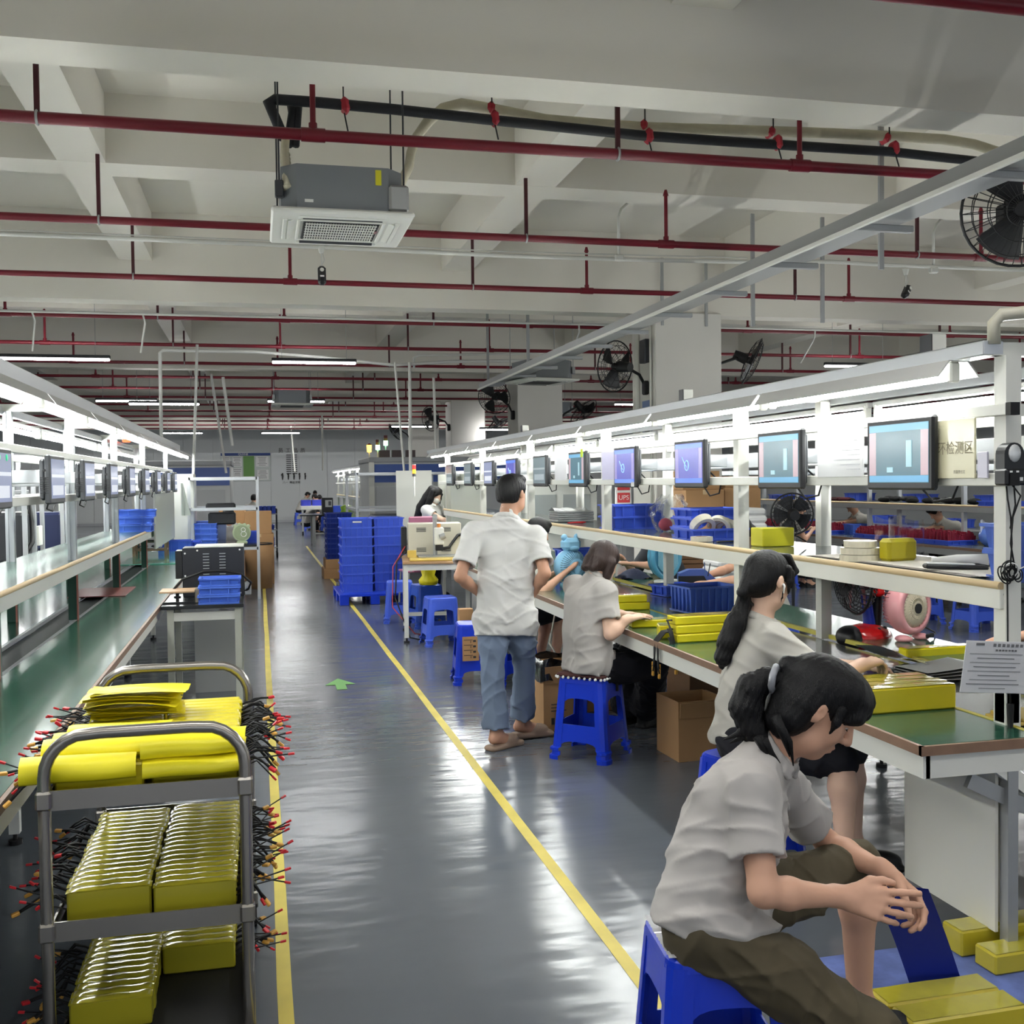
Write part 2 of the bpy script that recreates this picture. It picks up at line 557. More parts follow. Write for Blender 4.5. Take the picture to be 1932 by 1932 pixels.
# columns
for i, y in enumerate((12.7, 20.05, 27.35, 34.7)):
    c = structure('column', MB().b2(4.92, 5.83, y, y + .85, 0, 3.72, .012), M_col,
                  label='square painted concrete column, %s from the front' % ORD[i])
    c['category'] = 'column'
    if i == 0:
        obj('conduit', MB().tube([(4.895, y + .10, 1.2), (4.895, y + .10, 3.65)], .016).tube([(4.895, y + .58, 1.6), (4.895, y + .58, 3.6)], .03), M_white, c)
        obj('junction_box', MB().b2(4.84, 4.92, y + .16, y + .36, 3.1, 3.4, .01), M_dark, c)
        mb = MB().b2(4.913, 4.9205, y + .12, y + .46, 2.0, 2.62)
        s_ = obj('safety_sign', mb, mat('blue sign', (96, 116, 160), .5), c, 'blue safety sign on the column side')
        obj('sign_symbol', MB().prism([(y + .18, 2.15), (y + .4, 2.15), (y + .29, 2.4)], 4.909, 4.9129, 'yz'), M_ink, s_)

# ================================================================== sprinkler pipes
PY = [(6.4, 3.65, .034), (8.75, 3.65, .03), (11.05, 3.65, .028), (13.65, 3.65, .028)] + [(16.05 + 2.38 * i, 3.62, .026) for i in range(11)]
for i, (y, z, r) in enumerate(PY):
    t = thing('sprinkler_pipe', 'dark red sprinkler pipe across the hall, %s red row from the front' % ORD[i], 'pipe', (0, y, z), group='sprinkler pipes')
    obj('pipe', MB().cyl((X0 + .1, 0, 0), (X1 - .1, 0, 0), r, n=10), M_red, t)
    if i > 10:
        kx = [.35, 3.5]
    else:
        kx = [-6.05, -2.88, .35, 3.5, 6.66, 9.87, 13.0]
    for x in kx:
        mb = MB().cyl((x, 0, 0), (x, 0, .42), .017, n=8).cyl((x, 0, .42), (x, 0, .47), .026, .012, n=8)
        o = obj('riser', mb, M_red, t)
        obj('tee', MB().cyl((x - .07, 0, 0), (x + .07, 0, 0), r + .007, n=10).cyl((x, 0, 0), (x, 0, r + .035), .025, n=8), M_red, o)
    for x in ([-8.4, -4.75, -1.16, 2.24, 5.98, 9.7, 13.4] if i < 9 else [-1.16, 2.24]):
        o = obj('hanger', MB().b2(x - .014, x + .014, -.012, .012, 0, 4.16 - z), M_reddark, t)
        obj('clamp', MB().torus((x, 0, 0), r + .004, .008, (1, 0, 0), 12, 5), M_galv, o)
t = thing('sprinkler_pipe', 'dark red sprinkler pipe overhead in front of the nearest concrete beam', 'pipe', (0, 4.0, 3.62))
obj('pipe', MB().cyl((X0 + .1, 0, 0), (X1 - .1, 0, 0), .034, n=10), M_red, t)

# ================================================================== cassette air conditioner
M_acw = mat('air conditioner white', (226, 226, 218), .4)
M_acg = mat('galvanised casing', (124, 128, 132), .45, .35)
def aircon(loc, label, full=True, rz=0):
    t = thing('ceiling_air_conditioner', label, 'air conditioner', loc, rz, 'ceiling air conditioners')
    # body: eight-sided sheet-metal case
    k = .09; a = .36; 
    poly = [(-a + k, -a), (a - k, -a), (a, -a + k), (a, a - k), (a - k, a), (-a + k, a), (-a, a - k), (-a, -a + k)]
    obj('casing', MB().prism(poly, .035, .30, 'xy'), M_acg, t)
    p = obj('panel', MB().box((0, 0, .016), (.84, .84, .035), .012), M_acw, t)
    # raised ring with four air slots
    ring = MB()
    for q in range(4):
        R = Matrix.Rotation(q * PI / 2, 3, 'Z')
        ring.box(R @ Vector((0, -.335, -.004)), (.52, .03, .012), .005, R)
        ring.box(R @ Vector((0, -.255, -.004)), (.50, .02, .012), .005, R)
    obj('outlet_frame', ring, M_acw, t)
    for q in range(4):
        R = Matrix.Rotation(q * PI / 2, 3, 'Z')
        obj('louvre', MB().box(R @ Vector((0, -.296, -.003)), (.47, .05, .006), 0, R @ Euler((.35, 0, 0)).to_matrix()), M_dark if q in (0, 2) else M_acw, t)
    g = obj('intake_grille', MB().box((0, 0, -.004), (.46, .46, .01), .004), M_rubber, t)
    if full:
        sl = MB()
        for i in range(27):
            sl.box((-.208 + i * .016, 0, -.012), (.0048, .43, .006), 0)
        for i in range(7):
            sl.box((0, -.2 + i * .0667, -.013), (.43, .005, .007), 0)
        obj('grille_bars', sl, M_acw, g, kind='stuff')
    rods = [(-.37, -.3), (.37, -.3), (-.37, .3), (.37, .3)]
    for rx, ry in rods:
        obj('hanging_rod', MB().cyl((rx, ry, .2), (rx, ry, ZC - loc[2]), .006, n=6).box((rx, ry, .16), (.05, .05, .1), .006), M_galv if not full else M_dark, t)
    if full:
        obj('warning_label', MB().box((.21, -.362, .24), (.035, .003, .09)), mat('yellow label', (214, 206, 40), .5), t)
        obj('rating_plate', MB().box((-.2, -.362, .085), (.05, .003, .018)), M_paper, t)
        obj('pipe_box', MB().box((.33, -.34, .12), (.12, .09, .16), .015), M_galv, t)
        obj('brand_badge', MB().box((.22, -.05, -.0145), (.02, .06, .003)), mat('badge', (150, 110, 105), .5), p)
    return t
aircon((.52, 6.76, 3.18), 'cassette air conditioner hanging below the ceiling by two insulated pipes')
aircon((.7, 22.4, 3.2), 'small far cassette air conditioner hanging over the aisle', False)
aircon((4.1, 15.2, 3.05), 'cassette air conditioner beside the first column and a wall fan', False, .2)
aircon((6.9, 24.5, 3.15), 'far cassette air conditioner seen between the first two columns', False)

# insulated refrigerant line, drain pipe, red ties
M_ins = mat('black insulation', (28, 30, 36), .6, bump=.2, bscale=30)
M_drain = mat('cream insulation tape', (198, 192, 168), .6, vary=.08, vscale=10, bump=.3, bscale=25)
t = thing('refrigerant_pipe', 'black insulated refrigerant pipe running right from the air conditioner', 'pipe', (0, 0, 0))
obj('pipe', MB().tube([(.19, 6.72, 3.72), (.14, 6.74, 3.85), (.10, 6.75, 3.945), (.14, 6.75, 3.965), (.4, 6.75, 3.965), (.864, 6.75, 3.955), (1.515, 6.75, 3.93), (2.12, 6.75, 3.91), (2.56, 6.75, 3.895), (3.26, 6.75, 3.895), (4.4, 6.75, 3.90), (5.134, 6.75, 3.873), (5.6, 6.75, 3.83)], .033, 10), M_ins, t)
obj('pipe_end', MB().tube([(.24, 6.85, 4.0), (.25, 6.8, 3.9), (.215, 6.72, 3.68)], .03, 8).tube([(.29, 6.84, 4.0), (.28, 6.8, 3.9), (.26, 6.72, 3.68)], .024, 8), M_ins, t)
t = thing('drain_pipe', 'cream taped pipe rising from the air conditioner and sagging to the right', 'pipe', (0, 0, 0))
P_ = [(.86, 6.6, 3.37), (.90, 6.66, 3.47), (.965, 6.75, 3.6), (.985, 6.8, 3.70), (1.028, 6.83, 3.818), (1.11, 6.85, 3.93), (1.204, 6.85, 4.015), (1.327, 6.85, 4.055), (1.538, 6.85, 4.035), (1.9, 6.85, 3.99), (2.3, 6.85, 3.985), (2.594, 6.85, 3.985), (3.0, 6.85, 4.0), (3.549, 6.85, 4.02), (4.0, 6.85, 4.035), (4.466, 6.85, 4.045), (4.9, 6.85, 4.05), (5.15, 6.85, 4.03), (5.4, 6.8, 3.95), (5.7, 6.7, 3.8)]
obj('pipe', MB().tube(P_, [.03] * 5 + [.036] * 15, 10), M_drain, t)
t = thing('drain_pipe', 'ribbed cream hose stub on the left of the air conditioner', 'pipe', (0, 0, 0))
obj('pipe', MB().tube([(.20, 6.45, 3.34), (.195, 6.5, 3.45), (.19, 6.6, 3.6), (.2, 6.68, 3.72)], [.03, .028, .026, .026], 10), M_drain, t)
rb = MB()
for i in range(9):
    zz = 3.35 + i * .03; rb.torus((.198 - i * .0008, 6.455 + i * .019, zz), .028, .005, (0, .4, 1), 12, 4)
obj('rib', rb, M_drain, t, kind='stuff')
for i, (x, z) in enumerate([(.563, 3.965), (1.52, 3.985), (2.575, 3.94), (3.519, 3.955), (4.424, 3.97)]):
    t = thing('pipe_hanger', 'red taped pipe hanger on a black rod, %s from the left' % ORD[i], 'pipe hanger', (x, 6.8, z), group='pipe hangers')
    obj('rod', MB().cyl((0, 0, ZC - z), (0, 0, .05), .005, n=6).cyl((.0, -.06, -.06), (.02, -.09, -.19), .005, n=6), M_rubber, t)
    tie = MB()
    if i: tie.box((0, .05, .055), (.05, .11, .07), .02, (0, .1, 0))
    tie.box((.005, -.05, -.045 if i else -.01), (.05, .1, .095), .02, (0, -.15, 0))
    obj('tie', tie, mat('red tape', (158, 30, 44), .6), t)

# ================================================================== conduits
M_cond = mat('white conduit', (206, 206, 200), .45)
t = thing('cable_conduit', 'long white cable conduit crossing below the ceiling, carrying the cameras', 'conduit', (0, 9.6, 3.7))
obj('conduit', MB().tube([(X0 + .2, 0, .01), (0, 0, 0), (2.3, 0, -.02), (3.53, 0, -.01), (4.68, 0, .01), (5.6, .02, .05), (6.2, 0, .035), (X1 - .2, 0, .06)], .02, 8).tube([(X0 + .2, 0, .035), (0, .0, .032), (2.3, 0, .018), (4.68, 0, .05)], .007, 6), M_cond, t)
for x in (3.36, 6.75):
    obj('drop_conduit', MB().tube([(x, 0, 0), (x, 0, .38), (x + .03, 0, .46), (x + .11, .03, .53)], .014, 8).box((x, 0, 0), (.09, .06, .06), .01), M_cond, t)
for i, (x, lab) in enumerate([(.58, 'small black camera hanging from the conduit below the air conditioner'), (6.43, 'small black tilted camera hanging from the conduit right of the cable tray')]):
    t = thing('security_camera', lab, 'camera', (x, 9.6, 3.64))
    obj('mount', MB().cyl((0, 0, .06), (0, 0, 0), .035, .02, n=10).cyl((0, 0, 0), (0, 0, -.12), .006, n=6).tube([(.01, 0, 0), (.025, 0, -.06), (.005, 0, -.1)], .004, 5), M_cond, t)
    R = Euler((-.25, 0, 0)).to_matrix() if i == 0 else Euler((-.3, 0.75, 0.2)).to_matrix()
    c = Vector((0, -.01, -.2)) if i == 0 else Vector((0, -.01, -.17))
    obj('body', MB().box(c, (.07, .075, .17), .02, R), M_black, t)
    obj('lens', MB().cyl(c + R @ Vector((0, -.03, .04)), c + R @ Vector((0, -.042, .04)), .018, n=10), M_white, t)
    obj('rating_label', MB().box(c + R @ Vector((0, -.0385, -.02)), (.035, .002, .014), 0, R), M_paper, t)
t = thing('cable_conduit', 'grey cable conduit along the far side of the second main beam', 'conduit', (0, 13.3, 3.63))
obj('conduit', MB().tube([(X0 + .2, 0, .0), (-2, 0, 0), (2.3, 0, .0), (6, 0, .0), (X1 - .2, 0, .0)], .016, 8), M_cond, t)
for x in (-2.52, -1.3, 4.1, 7.5):
    obj('drop_conduit', MB().tube([(x, 0, 0), (x + .02, .05, -.1), (x - .06, .3, -.42)], .012, 6), M_cond, t)
t = thing('cable_conduit', 'white overhead conduit frame with drop pipes above the left aisle tables', 'conduit', (0, 16.4, 3.6))
obj('conduit', MB().tube([(-1.38, 0, -1.3), (-1.375, 0, -.06), (-1.33, 0, -.02), (0, 0, -.02), (.9, 0, -.08), (2.1, .2, -.17), (3.0, .2, -.1), (4.9, .2, -.05)], .026, 8), M_cond, t)
obj('drop_conduit', MB().tube([(2.42, .3, -.2), (2.42, .3, -.04), (2.5, .3, -.0), (4.9, .3, .08)], .02, 8), M_cond, t)
# thin power poles dropping onto the benches
for i, (a, b, r) in enumerate([((-.80, 15.5, 3.56), (-.92, 15.6, 1.2), .02), ((-.55, 18.5, 3.4), (-.42, 18.5, 2.25), .026), ((2.08, 16.4, 3.45), (2.2, 16.0, 1.0), .018), ((2.31, 16.4, 3.45), (2.24, 16.0, 1.0), .026), ((2.65, 16.2, 3.2), (2.67, 16.2, 2.05), .02), ((-.78, 19.5, 3.55), (-.56, 19.6, 1.8), .022), ((1.75, 30.0, 3.5), (1.75, 30, 1.95), .024), ((1.2, 40, 3.7), (1.25, 38, 2.0), .03)]):
    labs = ['thin white drop pipe reaching a table by the left aisle', 'white drop pipe over the far left machine', 'slanted thin white drop pipe behind the blue crate stacks', 'thicker white drop pipe behind the blue crate stacks', 'white drop pipe left of the third wall fan',
            'slanted white drop pipe left of the wall notice board', 'bent far white drop pipe over the signal lights', 'far white drop pipe over the far benches']
    single('drop_pipe', labs[i], 'pipe', MB().cyl(a, b, r, n=8), M_cond, group='power drop pipes')

# ================================================================== cable tray with struts over the right bench
t = thing('cable_tray', 'long steel cable tray running over the right benches', 'cable tray', (3.45, 4.0, 3.1))
obj('side_rail', MB().b2(-.03, .0, -1.5, 12.5, -.035, .045), M_galv, t)
obj('lip', MB().b2(-.055, -.03, -1.5, 12.5, -.06, -.036), M_white, t)
obj('tray_plate', MB().b2(.06, .30, -1.5, 12.5, .0, .012), M_galv, t)
for i in range(12):
    y = -.6 + i * 1.1
    obj('bracket', MB().b2(-.02, .36, y, y + .05, -.055, -.015, .006), M_galv, t)
for y in (9.5, 12):
    obj('hanging_rod', MB().b2(.0, .035, y, y + .035, .03, 1.6), M_galv, t)
cab = MB()
for j in range(3):
    cab.tube([(.1 + j * .05 + .03 * math.sin(i * 1.3 + j), -1.4 + i * .6, .03 + .012 * math.sin(i * 2.1 + j * 2)) for i in range(23)], .009, 5)
obj('cable', cab, M_white, t)

for i, (x, y, z0, z1) in enumerate([(4.42, 6.9, 3.1, ZC), (4.78, 9.68, 3.1, 4.2), (5.54, 9.68, 3.15, 4.2), (5.02, 12.70, 3.55, 4.4), (5.62, 12.70, 3.55, 4.4)]):
    single('steel_strut', 'grey steel strut hanging down behind the cable tray, %s from the near end' % ORD[i], 'strut', MB().b2(x - .018, x + .018, y - .012, y + .012, z0, z1), M_galv)

# ================================================================== ceiling battens
def batten(loc, L, label, rz=0, cable=True, deep=False):
    t = thing('linear_lamp', label, 'lamp', loc, rz, 'linear ceiling lamps')
    obj('housing', MB().box((0, 0, .025), (L, .055, .05), .008), M_black, t)
    if deep:
        obj('diffuser', MB().box((0, 0, -.004), (L - .02, .15, .01)), M_fillpanel, t)
        for s in (-1, 1): obj('baffle', MB().box((0, s * .08, -.02), (L, .008, .075)), M_black, t)  # added baffles keep this light off the near beam face
        for s in (-1, 1): obj('end_cap', MB().box((s * L / 2, 0, -.02), (.008, .165, .075)), M_black, t)
    else:
        obj('diffuser', MB().box((0, 0, -.014), (L - .02, .06, .028), .01), M_batten, t)
    for s in (-1, 1):
        obj('suspension', MB().cyl((s * L * .38, 0, .05), (s * L * .38, 0, ZC - loc[2]), .004, n=5), M_galv, t)
for loc, L, lab in [((.81, 15.5, 3.34), 1.2, 'lit black linear lamp hanging over the middle of the aisle'), ((-2.75, 15.5, 3.34), 1.6, 'lit black linear lamp hanging over the left line near the picture edge'),
                    ((-2.6, 23, 3.34), 1.2, 'lit linear lamp, upper of two behind the white conduit frame'), ((-1.66, 20.5, 3.1), 1.25, 'lit linear lamp, lower of two behind the white conduit frame'),
                    ((.81, 23, 3.35), 1.2, 'lit linear lamp above the small far air conditioner'), ((-2.3, 35, 3.24), 1.2, 'far lit linear lamp high on the left before the back wall'),
                    ((.72, 35, 3.24), 1.2, 'far lit linear lamp above the wall lettering'), ((9.5, 15.5, 3.4), 1.2, 'lit linear lamp above the front end of the right lamp hood'),
                    ((8.86, 24, 3.4), 1.2, 'lit linear lamp seen right beside the first column'), ((6.2, 27, 2.95), 1.2, 'lit linear lamp between the second and third columns'),
                    ((4.4, 31, 3.24), 1.2, 'far lit linear lamp behind the third column')]:
    batten(loc, L, lab)
# unseen lamps added above and behind the camera to brighten the foreground
n_ = 0
for y, xs in ((-1.6, (-2.6, -.9, .8, 2.5, 4.2)), (.5, (-2.6, -.9, .8, 2.5, 4.2)), (2.6, (-1.8, -.1, 1.6))):
    for k, x in enumerate(xs):
        batten((x, y, 3.35), 1.25, 'added unseen linear lamp over the front of the hall, %s from left, %s row' % (ORD[k], {-1.6: 'rear', .5: 'middle', 2.6: 'front'}[y]), deep=True)
# lamps added out of sight between the far beams to brighten the back wall
for r_, y in enumerate((30.6, 36.4, 38.2, 40.2)):
    for k, x in enumerate((-8.5, -5.4, -2.3, .8, 3.9, 7.0, 10.1, 13.2)):
        batten((x, y, 4.25), 1.5, 'added far linear lamp hidden between beams, %s from left, %s row' % (ORD[k], ORD[r_]))

# ================================================================== wall fans
def wall_fan(cen, axis, mount, label, dark=False, R=.325):
    t = thing('wall_fan', label, 'fan', cen, 0, 'wall fans')
    ax = Vector(axis).normalized()
    u = ax.orthogonal().normalized(); w = ax.cross(u)
    g = MB()
    g.torus((0, 0, 0), R, .009, ax, 32, 5)
    for rr, dz in ((R * .82, .05), (R * .55, .075), (R * .28, .085)):
        g.torus(ax * dz, rr, .0035, ax, 28, 4); g.torus(-ax * dz, rr, .0035, ax, 28, 4)
    n = 28 if not dark else 40
    for i in range(n):
        q = 2 * PI * i / n
        d = u * math.cos(q) + w * math.sin(q)
        g.tube([d * R, d * R * .82 + ax * .05, d * R * .45 + ax * .08, d * .05 + ax * .088], .0026, 4)
        if i % 2 == 0: g.tube([d * R, d * R * .82 - ax * .05, d * R * .45 - ax * .08, d * .05 - ax * .088], .0026, 4)
    obj('guard', g, M_rubber, t, kind='stuff')
    for i in range(3):
        b = MB(); q = 2 * PI * i / 3 + .4
        def f(a, v):
            r = .05 + (R - .09) * v; ang = q + (a - .5) * (1.15 - .2 * v)
            return (u * math.cos(ang) + w * math.sin(ang)) * r + ax * ((a - .5) * .07)
        b.sheet(5, 4, f)
        obj('blade', b, M_black, t)
    obj('motor', MB().cyl(-ax * .07, -ax * .26, .075, .06, n=14).cyl(ax * .03, -ax * .07, .045, n=12), M_rubber, t)
    mv = Vector(mount) - Vector(cen); p0 = -ax * .17
    obj('arm', MB().tube([p0, p0 * .5 + mv * .35 + Vector((0, 0, .03)), mv * .8 + Vector((0, 0, .05)), mv + Vector((0, 0, -.06))], .02, 8).box(mv + Vector((0, 0, -.08)), (.07, .1, .18), .015), M_rubber, t)
wall_fan((4.47, 12.95, 3.05), (-.45, .8, .12), (4.88, 12.95, 2.86), 'black wall fan turned away on the left of the first column')
wall_fan((6.5, 13.2, 3.17), (.88, -.35, -.42), (5.87, 13.1, 3.05), 'black wall fan tilted down on the right of the first column')
wall_fan((4.5, 20.25, 3.23), (-.5, -.8, -.3), (4.88, 20.3, 2.97), 'black wall fan facing out on the left of the second column', True)
wall_fan((4.4, 27.5, 3.25), (-.82, -.55, -.15), (4.88, 27.5, 3.1), 'black wall fan facing left on the third column', True)
wall_fan((6.4, 20.5, 2.98), (.7, .2, -.7), (5.86, 20.4, 2.85), 'black wall fan on the right of the second column')
wall_fan((6.25, 27.6, 3.1), (.5, -.1, -.8), (5.86, 27.5, 2.9), 'far black wall fan right of the third column')
wall_fan((4.4, 34.9, 3.25), (-.8, -.1, -.6), (4.88, 34.9, 3.1), 'far black wall fan tilted down on the fourth column', True)
wall_fan((4.27, 5.25, 3.12), (-.5, -.8, -.3), (4.35, 5.5, 3.2), 'black wall fan cut by the right picture edge beside the cable tray', True)

# ================================================================== notice board and wall lettering on the back wall
TEXTS = []
def text(s, size, loc, rot, m, name='lettering', parent=None, align='CENTER', depth=0.0):
    c = bpy.data.curves.new(name, 'FONT')
    c.body = s; c.size = size; c.align_x = align; c.align_y = 'CENTER'; c.extrude = depth
    c.materials.append(m)
    o = bpy.data.objects.new(name, c)
    o.location = loc; o.rotation_euler = rot
    if parent is not None: o.parent = parent
    TEXTS.append(o)
    return link(o)
t = thing('notice_board', 'blue headed notice board with a green panel on the back wall', 'notice board', (-.5, 44.95, 2.3))
obj('board', MB().box((0, 0, 0), (2.0, .03, 1.16), .008), mat('board grey', (206, 212, 208), .5), t)
hd = obj('header', MB().box((0, -.02, .52), (1.98, .012, .11), .003), mat('board blue', (40, 66, 128), .5), t)
text('QUXNB', .11, (-.1, -.028, .52), (PI / 2, 0, 0), M_paper, parent=hd)
obj('green_panel', MB().box((.12, -.02, .03), (.44, .012, .84), .003), mat('board green', (112, 160, 86), .5), t)
for (x, z, w, h) in [(-.34, .22, .36, .4), (-.34, -.3, .36, .5), (.66, .22, .5, .42), (.68, -.32, .46, .4), (-.78, .2, .3, .45)]:
    p = obj('notice_sheet', MB().box((x, -.02, z), (w, .01, h), .002), M_paper, t)
    ln = MB()
    for k in range(6):
        ln.box((x, -.026, z + h * .4 - k * h * .15), (w * random.uniform(.5, .85), .002, h * .045))
    obj('print', ln, mat('faded ink', (120, 122, 122), .7), p)
t = thing('wall_lettering', 'black lettering and figures fixed to the back wall', 'lettering', (1.33, 44.96, 2.96))
for i, ch in enumerate('员工品质'):
    text(ch, .21, (-.42 + .3 * i, 0, 0), (PI / 2, 0, 0), M_ink, parent=t, depth=.004)
for k in range(10):
    for s in (0, 1):
        obj('text_line', MB().box((-.1 + .24 * s, 0, -.18 - k * .085), (.2, .008, .034)), M_ink, t)
for k in range(5):
    x = -.36 + k * .23
    mb = MB().cyl((x, 0, -1.2), (x + .01, 0, -1.02), .02, .035, n=8).ell((x, 0, -.97), (.035 + .006 * (k % 2), .01, .05)).cyl((x, 0, -1.05), (x - .05 * (k == 0), 0, -.98), .02, n=6)
    obj('figure_silhouette', mb, M_ink, t)
text('八一  精益求精', .11, (0, 0, -1.32), (PI / 2, 0, 0), M_ink, parent=t, depth=.003)
# ================================================================== assembly lines (double benches with shelf, rails, hoods)
M_wood = mat('brown laminate edge', (132, 104, 84), .5, vary=.1, vscale=20)
M_stripe = mat('yellow edge tape', (214, 202, 96), .45)
M_sleeve = mat('green sleeve', (34, 72, 58), .4)
M_pinkedge = mat('copper edge', (176, 112, 100), .45)

def make_line(label, s, xf, ya, yb, zt=.75, zs=1.23, zu=1.82, zl=1.585, posts=(), depth=1.42, dark=False, full=True, shelf_mat=None, sleeve=None, top=None, belt=None, zlamp=1.95, back_lamp=None, group=None):
    """s=+1: the line lies to the right of its front edge xf (front faces the aisle on its left); s=-1 mirrored"""
    t = thing('assembly_line', label, 'workbench', (xf, ya, 0), 0, group)
    o = (xf, ya, 0)
    X = lambda d: xf + s * d
    def bb(d0, d1, y0, y1, z0, z1, ch=.0, mb=None):
        return (mb or MB(o)).b2(X(d0), X(d1), y0, y1, z0, z1, ch)
    dp = .47          # front post position
    db = dp + (.36 if sleeve else .48)     # back post position
    g0, g1 = (dp + .03, dp + .17) if sleeve else (dp + .03, db - .03)
    bt0 = dp + .19 if sleeve else db + .03
    top = top or M_greenmat
    fr = M_white if not dark else M_galv
    obj('front_tabletop', bb(.012, dp - .02, ya + .012, yb, zt - .02, zt, .003), top, t)
    obj('edge_trim', bb(0, .014, ya, yb, zt - .032, zt - .001).b2(X(0), X(depth), ya, ya + .014, zt - .032, zt - .001), M_wood, t)
    obj('back_tabletop', bb(bt0, depth, ya + .012, yb, zt - .02, zt, .003), top, t)
    obj('belt', bb(g0, g1, ya + .02, yb, zt - .06, zt - .022), belt or M_belt, t)
    obj('edge_tape', bb(dp - .022, dp - .002, ya + .02, yb, zt - .02, zt + .002), M_alu if sleeve else M_stripe, t)
    obj('edge_tape', bb(bt0 - .018, bt0 + .002, ya + .02, yb, zt - .02, zt + .002), M_alu if sleeve else M_stripe, t)
    obj('apron', bb(.02, .045, ya + .02, yb, zt - .11, zt - .032), fr, t); obj('apron', MB(o).b2(X(depth - .045), X(depth - .02), ya + .02, yb, zt - .11, zt - .032), fr, t)
    obj('end_apron', bb(.03, depth - .03, ya + .02, ya + .045, zt - .11, zt - .032), fr, t); obj('end_apron', MB(o).b2(X(.03), X(depth - .03), yb - .03, yb - .01, zt - .11, zt - .032), fr, t)
    w = .04
    ztop = zlamp + .052
    for i, y in enumerate(posts):
        for k, d in ((0, dp), (1, db)):
            if k == 1 and i == 0 and full and s > 0: continue
            m = MB(o)
            if full:   # T-slot profile: square with grooves
                a, b_ = .02, .006
                q = [(-a, -a), (-b_, -a), (-b_, -a + .008), (b_, -a + .008), (b_, -a), (a, -a), (a, -b_), (a - .008, -b_), (a - .008, b_), (a, b_), (a, a), (b_, a), (b_, a - .008), (-b_, a - .008), (-b_, a), (-a, a), (-a, b_), (-a + .008, b_), (-a + .008, -b_), (-a, -b_)] if sleeve else [(-.024, -.024), (.024, -.024), (.024, .024), (-.024, .024)]
                m.prism([(X(d) + p[0] * 1.25, y + p[1] * 1.25) for p in q], zt - .02, ztop, 'xy')
            else:
                m.b2(X(d) - .025, X(d) + .025, y - .025, y + .025, zt - .02, ztop)
            p = obj('post', m, M_alu if (sleeve or dark) else fr, t)
            if sleeve:
                obj('sleeve', MB(o).b2(X(d) - .028, X(d) + .028, y - .029, y + .029, zt, zt + .32, .003), M_sleeve, p)
                obj('sleeve_edge', MB(o).b2(X(d) + .024, X(d) + .034, y - .034, y - .026, zt, zt + .32), M_pinkedge, p)
            elif full and k == 0:
                obj('sleeve', MB(o).b2(X(d) - .03, X(d) + .03, y - .03, y + .03, zt, zt + .14 if i == 0 else zt + .01, .006), M_dark if i == 0 else M_galv, p)
                obj('bolt', MB(o).cyl((X(d) - s * .025, y - .01, zs - .035), (X(d) - s * .032, y - .01, zs - .035), .011, n=10).cyl((X(d) - s * .025, y, zl + .02), (X(d) - s * .03, y, zl + .02), .006, n=8), M_galv, p)
    y0, y1 = posts[0], posts[-1]
    obj('shelf_board', bb(dp - .03, db + .05, y0 - .02, y1 + .1, zs - .018, zs, .002), shelf_mat or M_greymat, t)
    obj('shelf_edge', MB(o).cyl((X(dp - .04), y0 - (.02 if s > 0 else .3), zs - .006), (X(dp - .04), y1 + .1, zs - .006), .014, n=8), mat('wooden edge roll', (206, 182, 142), .5), t)
    obj('shelf_rim', bb(dp - .045, dp - .024, y0 - .02, y1 + .1, zs - .085, zs - .016, .002).b2(X(db + .03), X(db + .05), y0, y1 + .1, zs - .085, zs - .016), M_white if not dark else M_galv, t)
    rl = M_white if not dark else M_alu
    obj('upper_rail', bb(dp - .055, dp - .026, y0 - .06, y1 + .4, zu - .02, zu + .02, .003), rl, t)
    obj('lower_rail', bb(dp - .055, dp - .026, y0 - .06, y1 + .4, zl - .022, zl + .022, .003), rl, t)
    if full:
        for z in (zu, zl):
            obj('rail_end_cap', bb(dp - .056, dp - .02, y0 - .085, y0 - .06, z - .021, z + .021), M_rubber, t)
    obj('monitor_rail', bb(dp + .12, dp + .16, y0, y1 + .4, zl + .07, zl + .15, .004).b2(X(dp + .12), X(dp + .16), y0, y1 + .4, zl - .02, zl + .02), M_alu, t)
    obj('back_rail', bb(db - .02, db + .02, y0, y1 + .4, zu - .02, zu + .02).b2(X(db - .02), X(db + .02), y0, y1 + .4, zl - .02, zl + .02), rl, t)
    for y in posts:
        obj('cross_bar', bb(dp - .07, db + .04, y - .02, y + .02, ztop, ztop + .045), fr, t); obj('cross_bar', MB(o).b2(X(dp), X(db), y - .015, y + .015, zu - .02, zu + .02), fr, t)
    obj('lamp_rail', bb(dp - .11, dp - .03, y0 - .02, y1 + 1.1, ztop, ztop + (.075 if sleeve else .05), .004) if full else bb(dp - .085, dp - .055, y0 - .02, y1 + 1.1, ztop, ztop + .05), M_alu, t)
    obj('lamp_rail', bb(db + .025, db + .055, y0 - .02, y1 + 1.1, ztop - .02, ztop + .03, .004), M_alu, t)
    ys = [ya + .14] + [y for y in posts if y > ya + .5]
    for y in ys:
        for d in (.40, depth - .12):
            l = obj('leg', MB(o).b2(X(d) - .022, X(d) + .022, y - .022, y + .022, .05, zt - .1), fr, t)
            obj('foot', MB(o).cyl((X(d), y, 0), (X(d), y, .02), .03, n=10).cyl((X(d), y, .02), (X(d), y, .06), .01, n=6), M_rubber, l)
    obj('stretcher', bb(depth - .135, depth - .105, ya + .1, y1, .14, .18), fr, t)
    return t

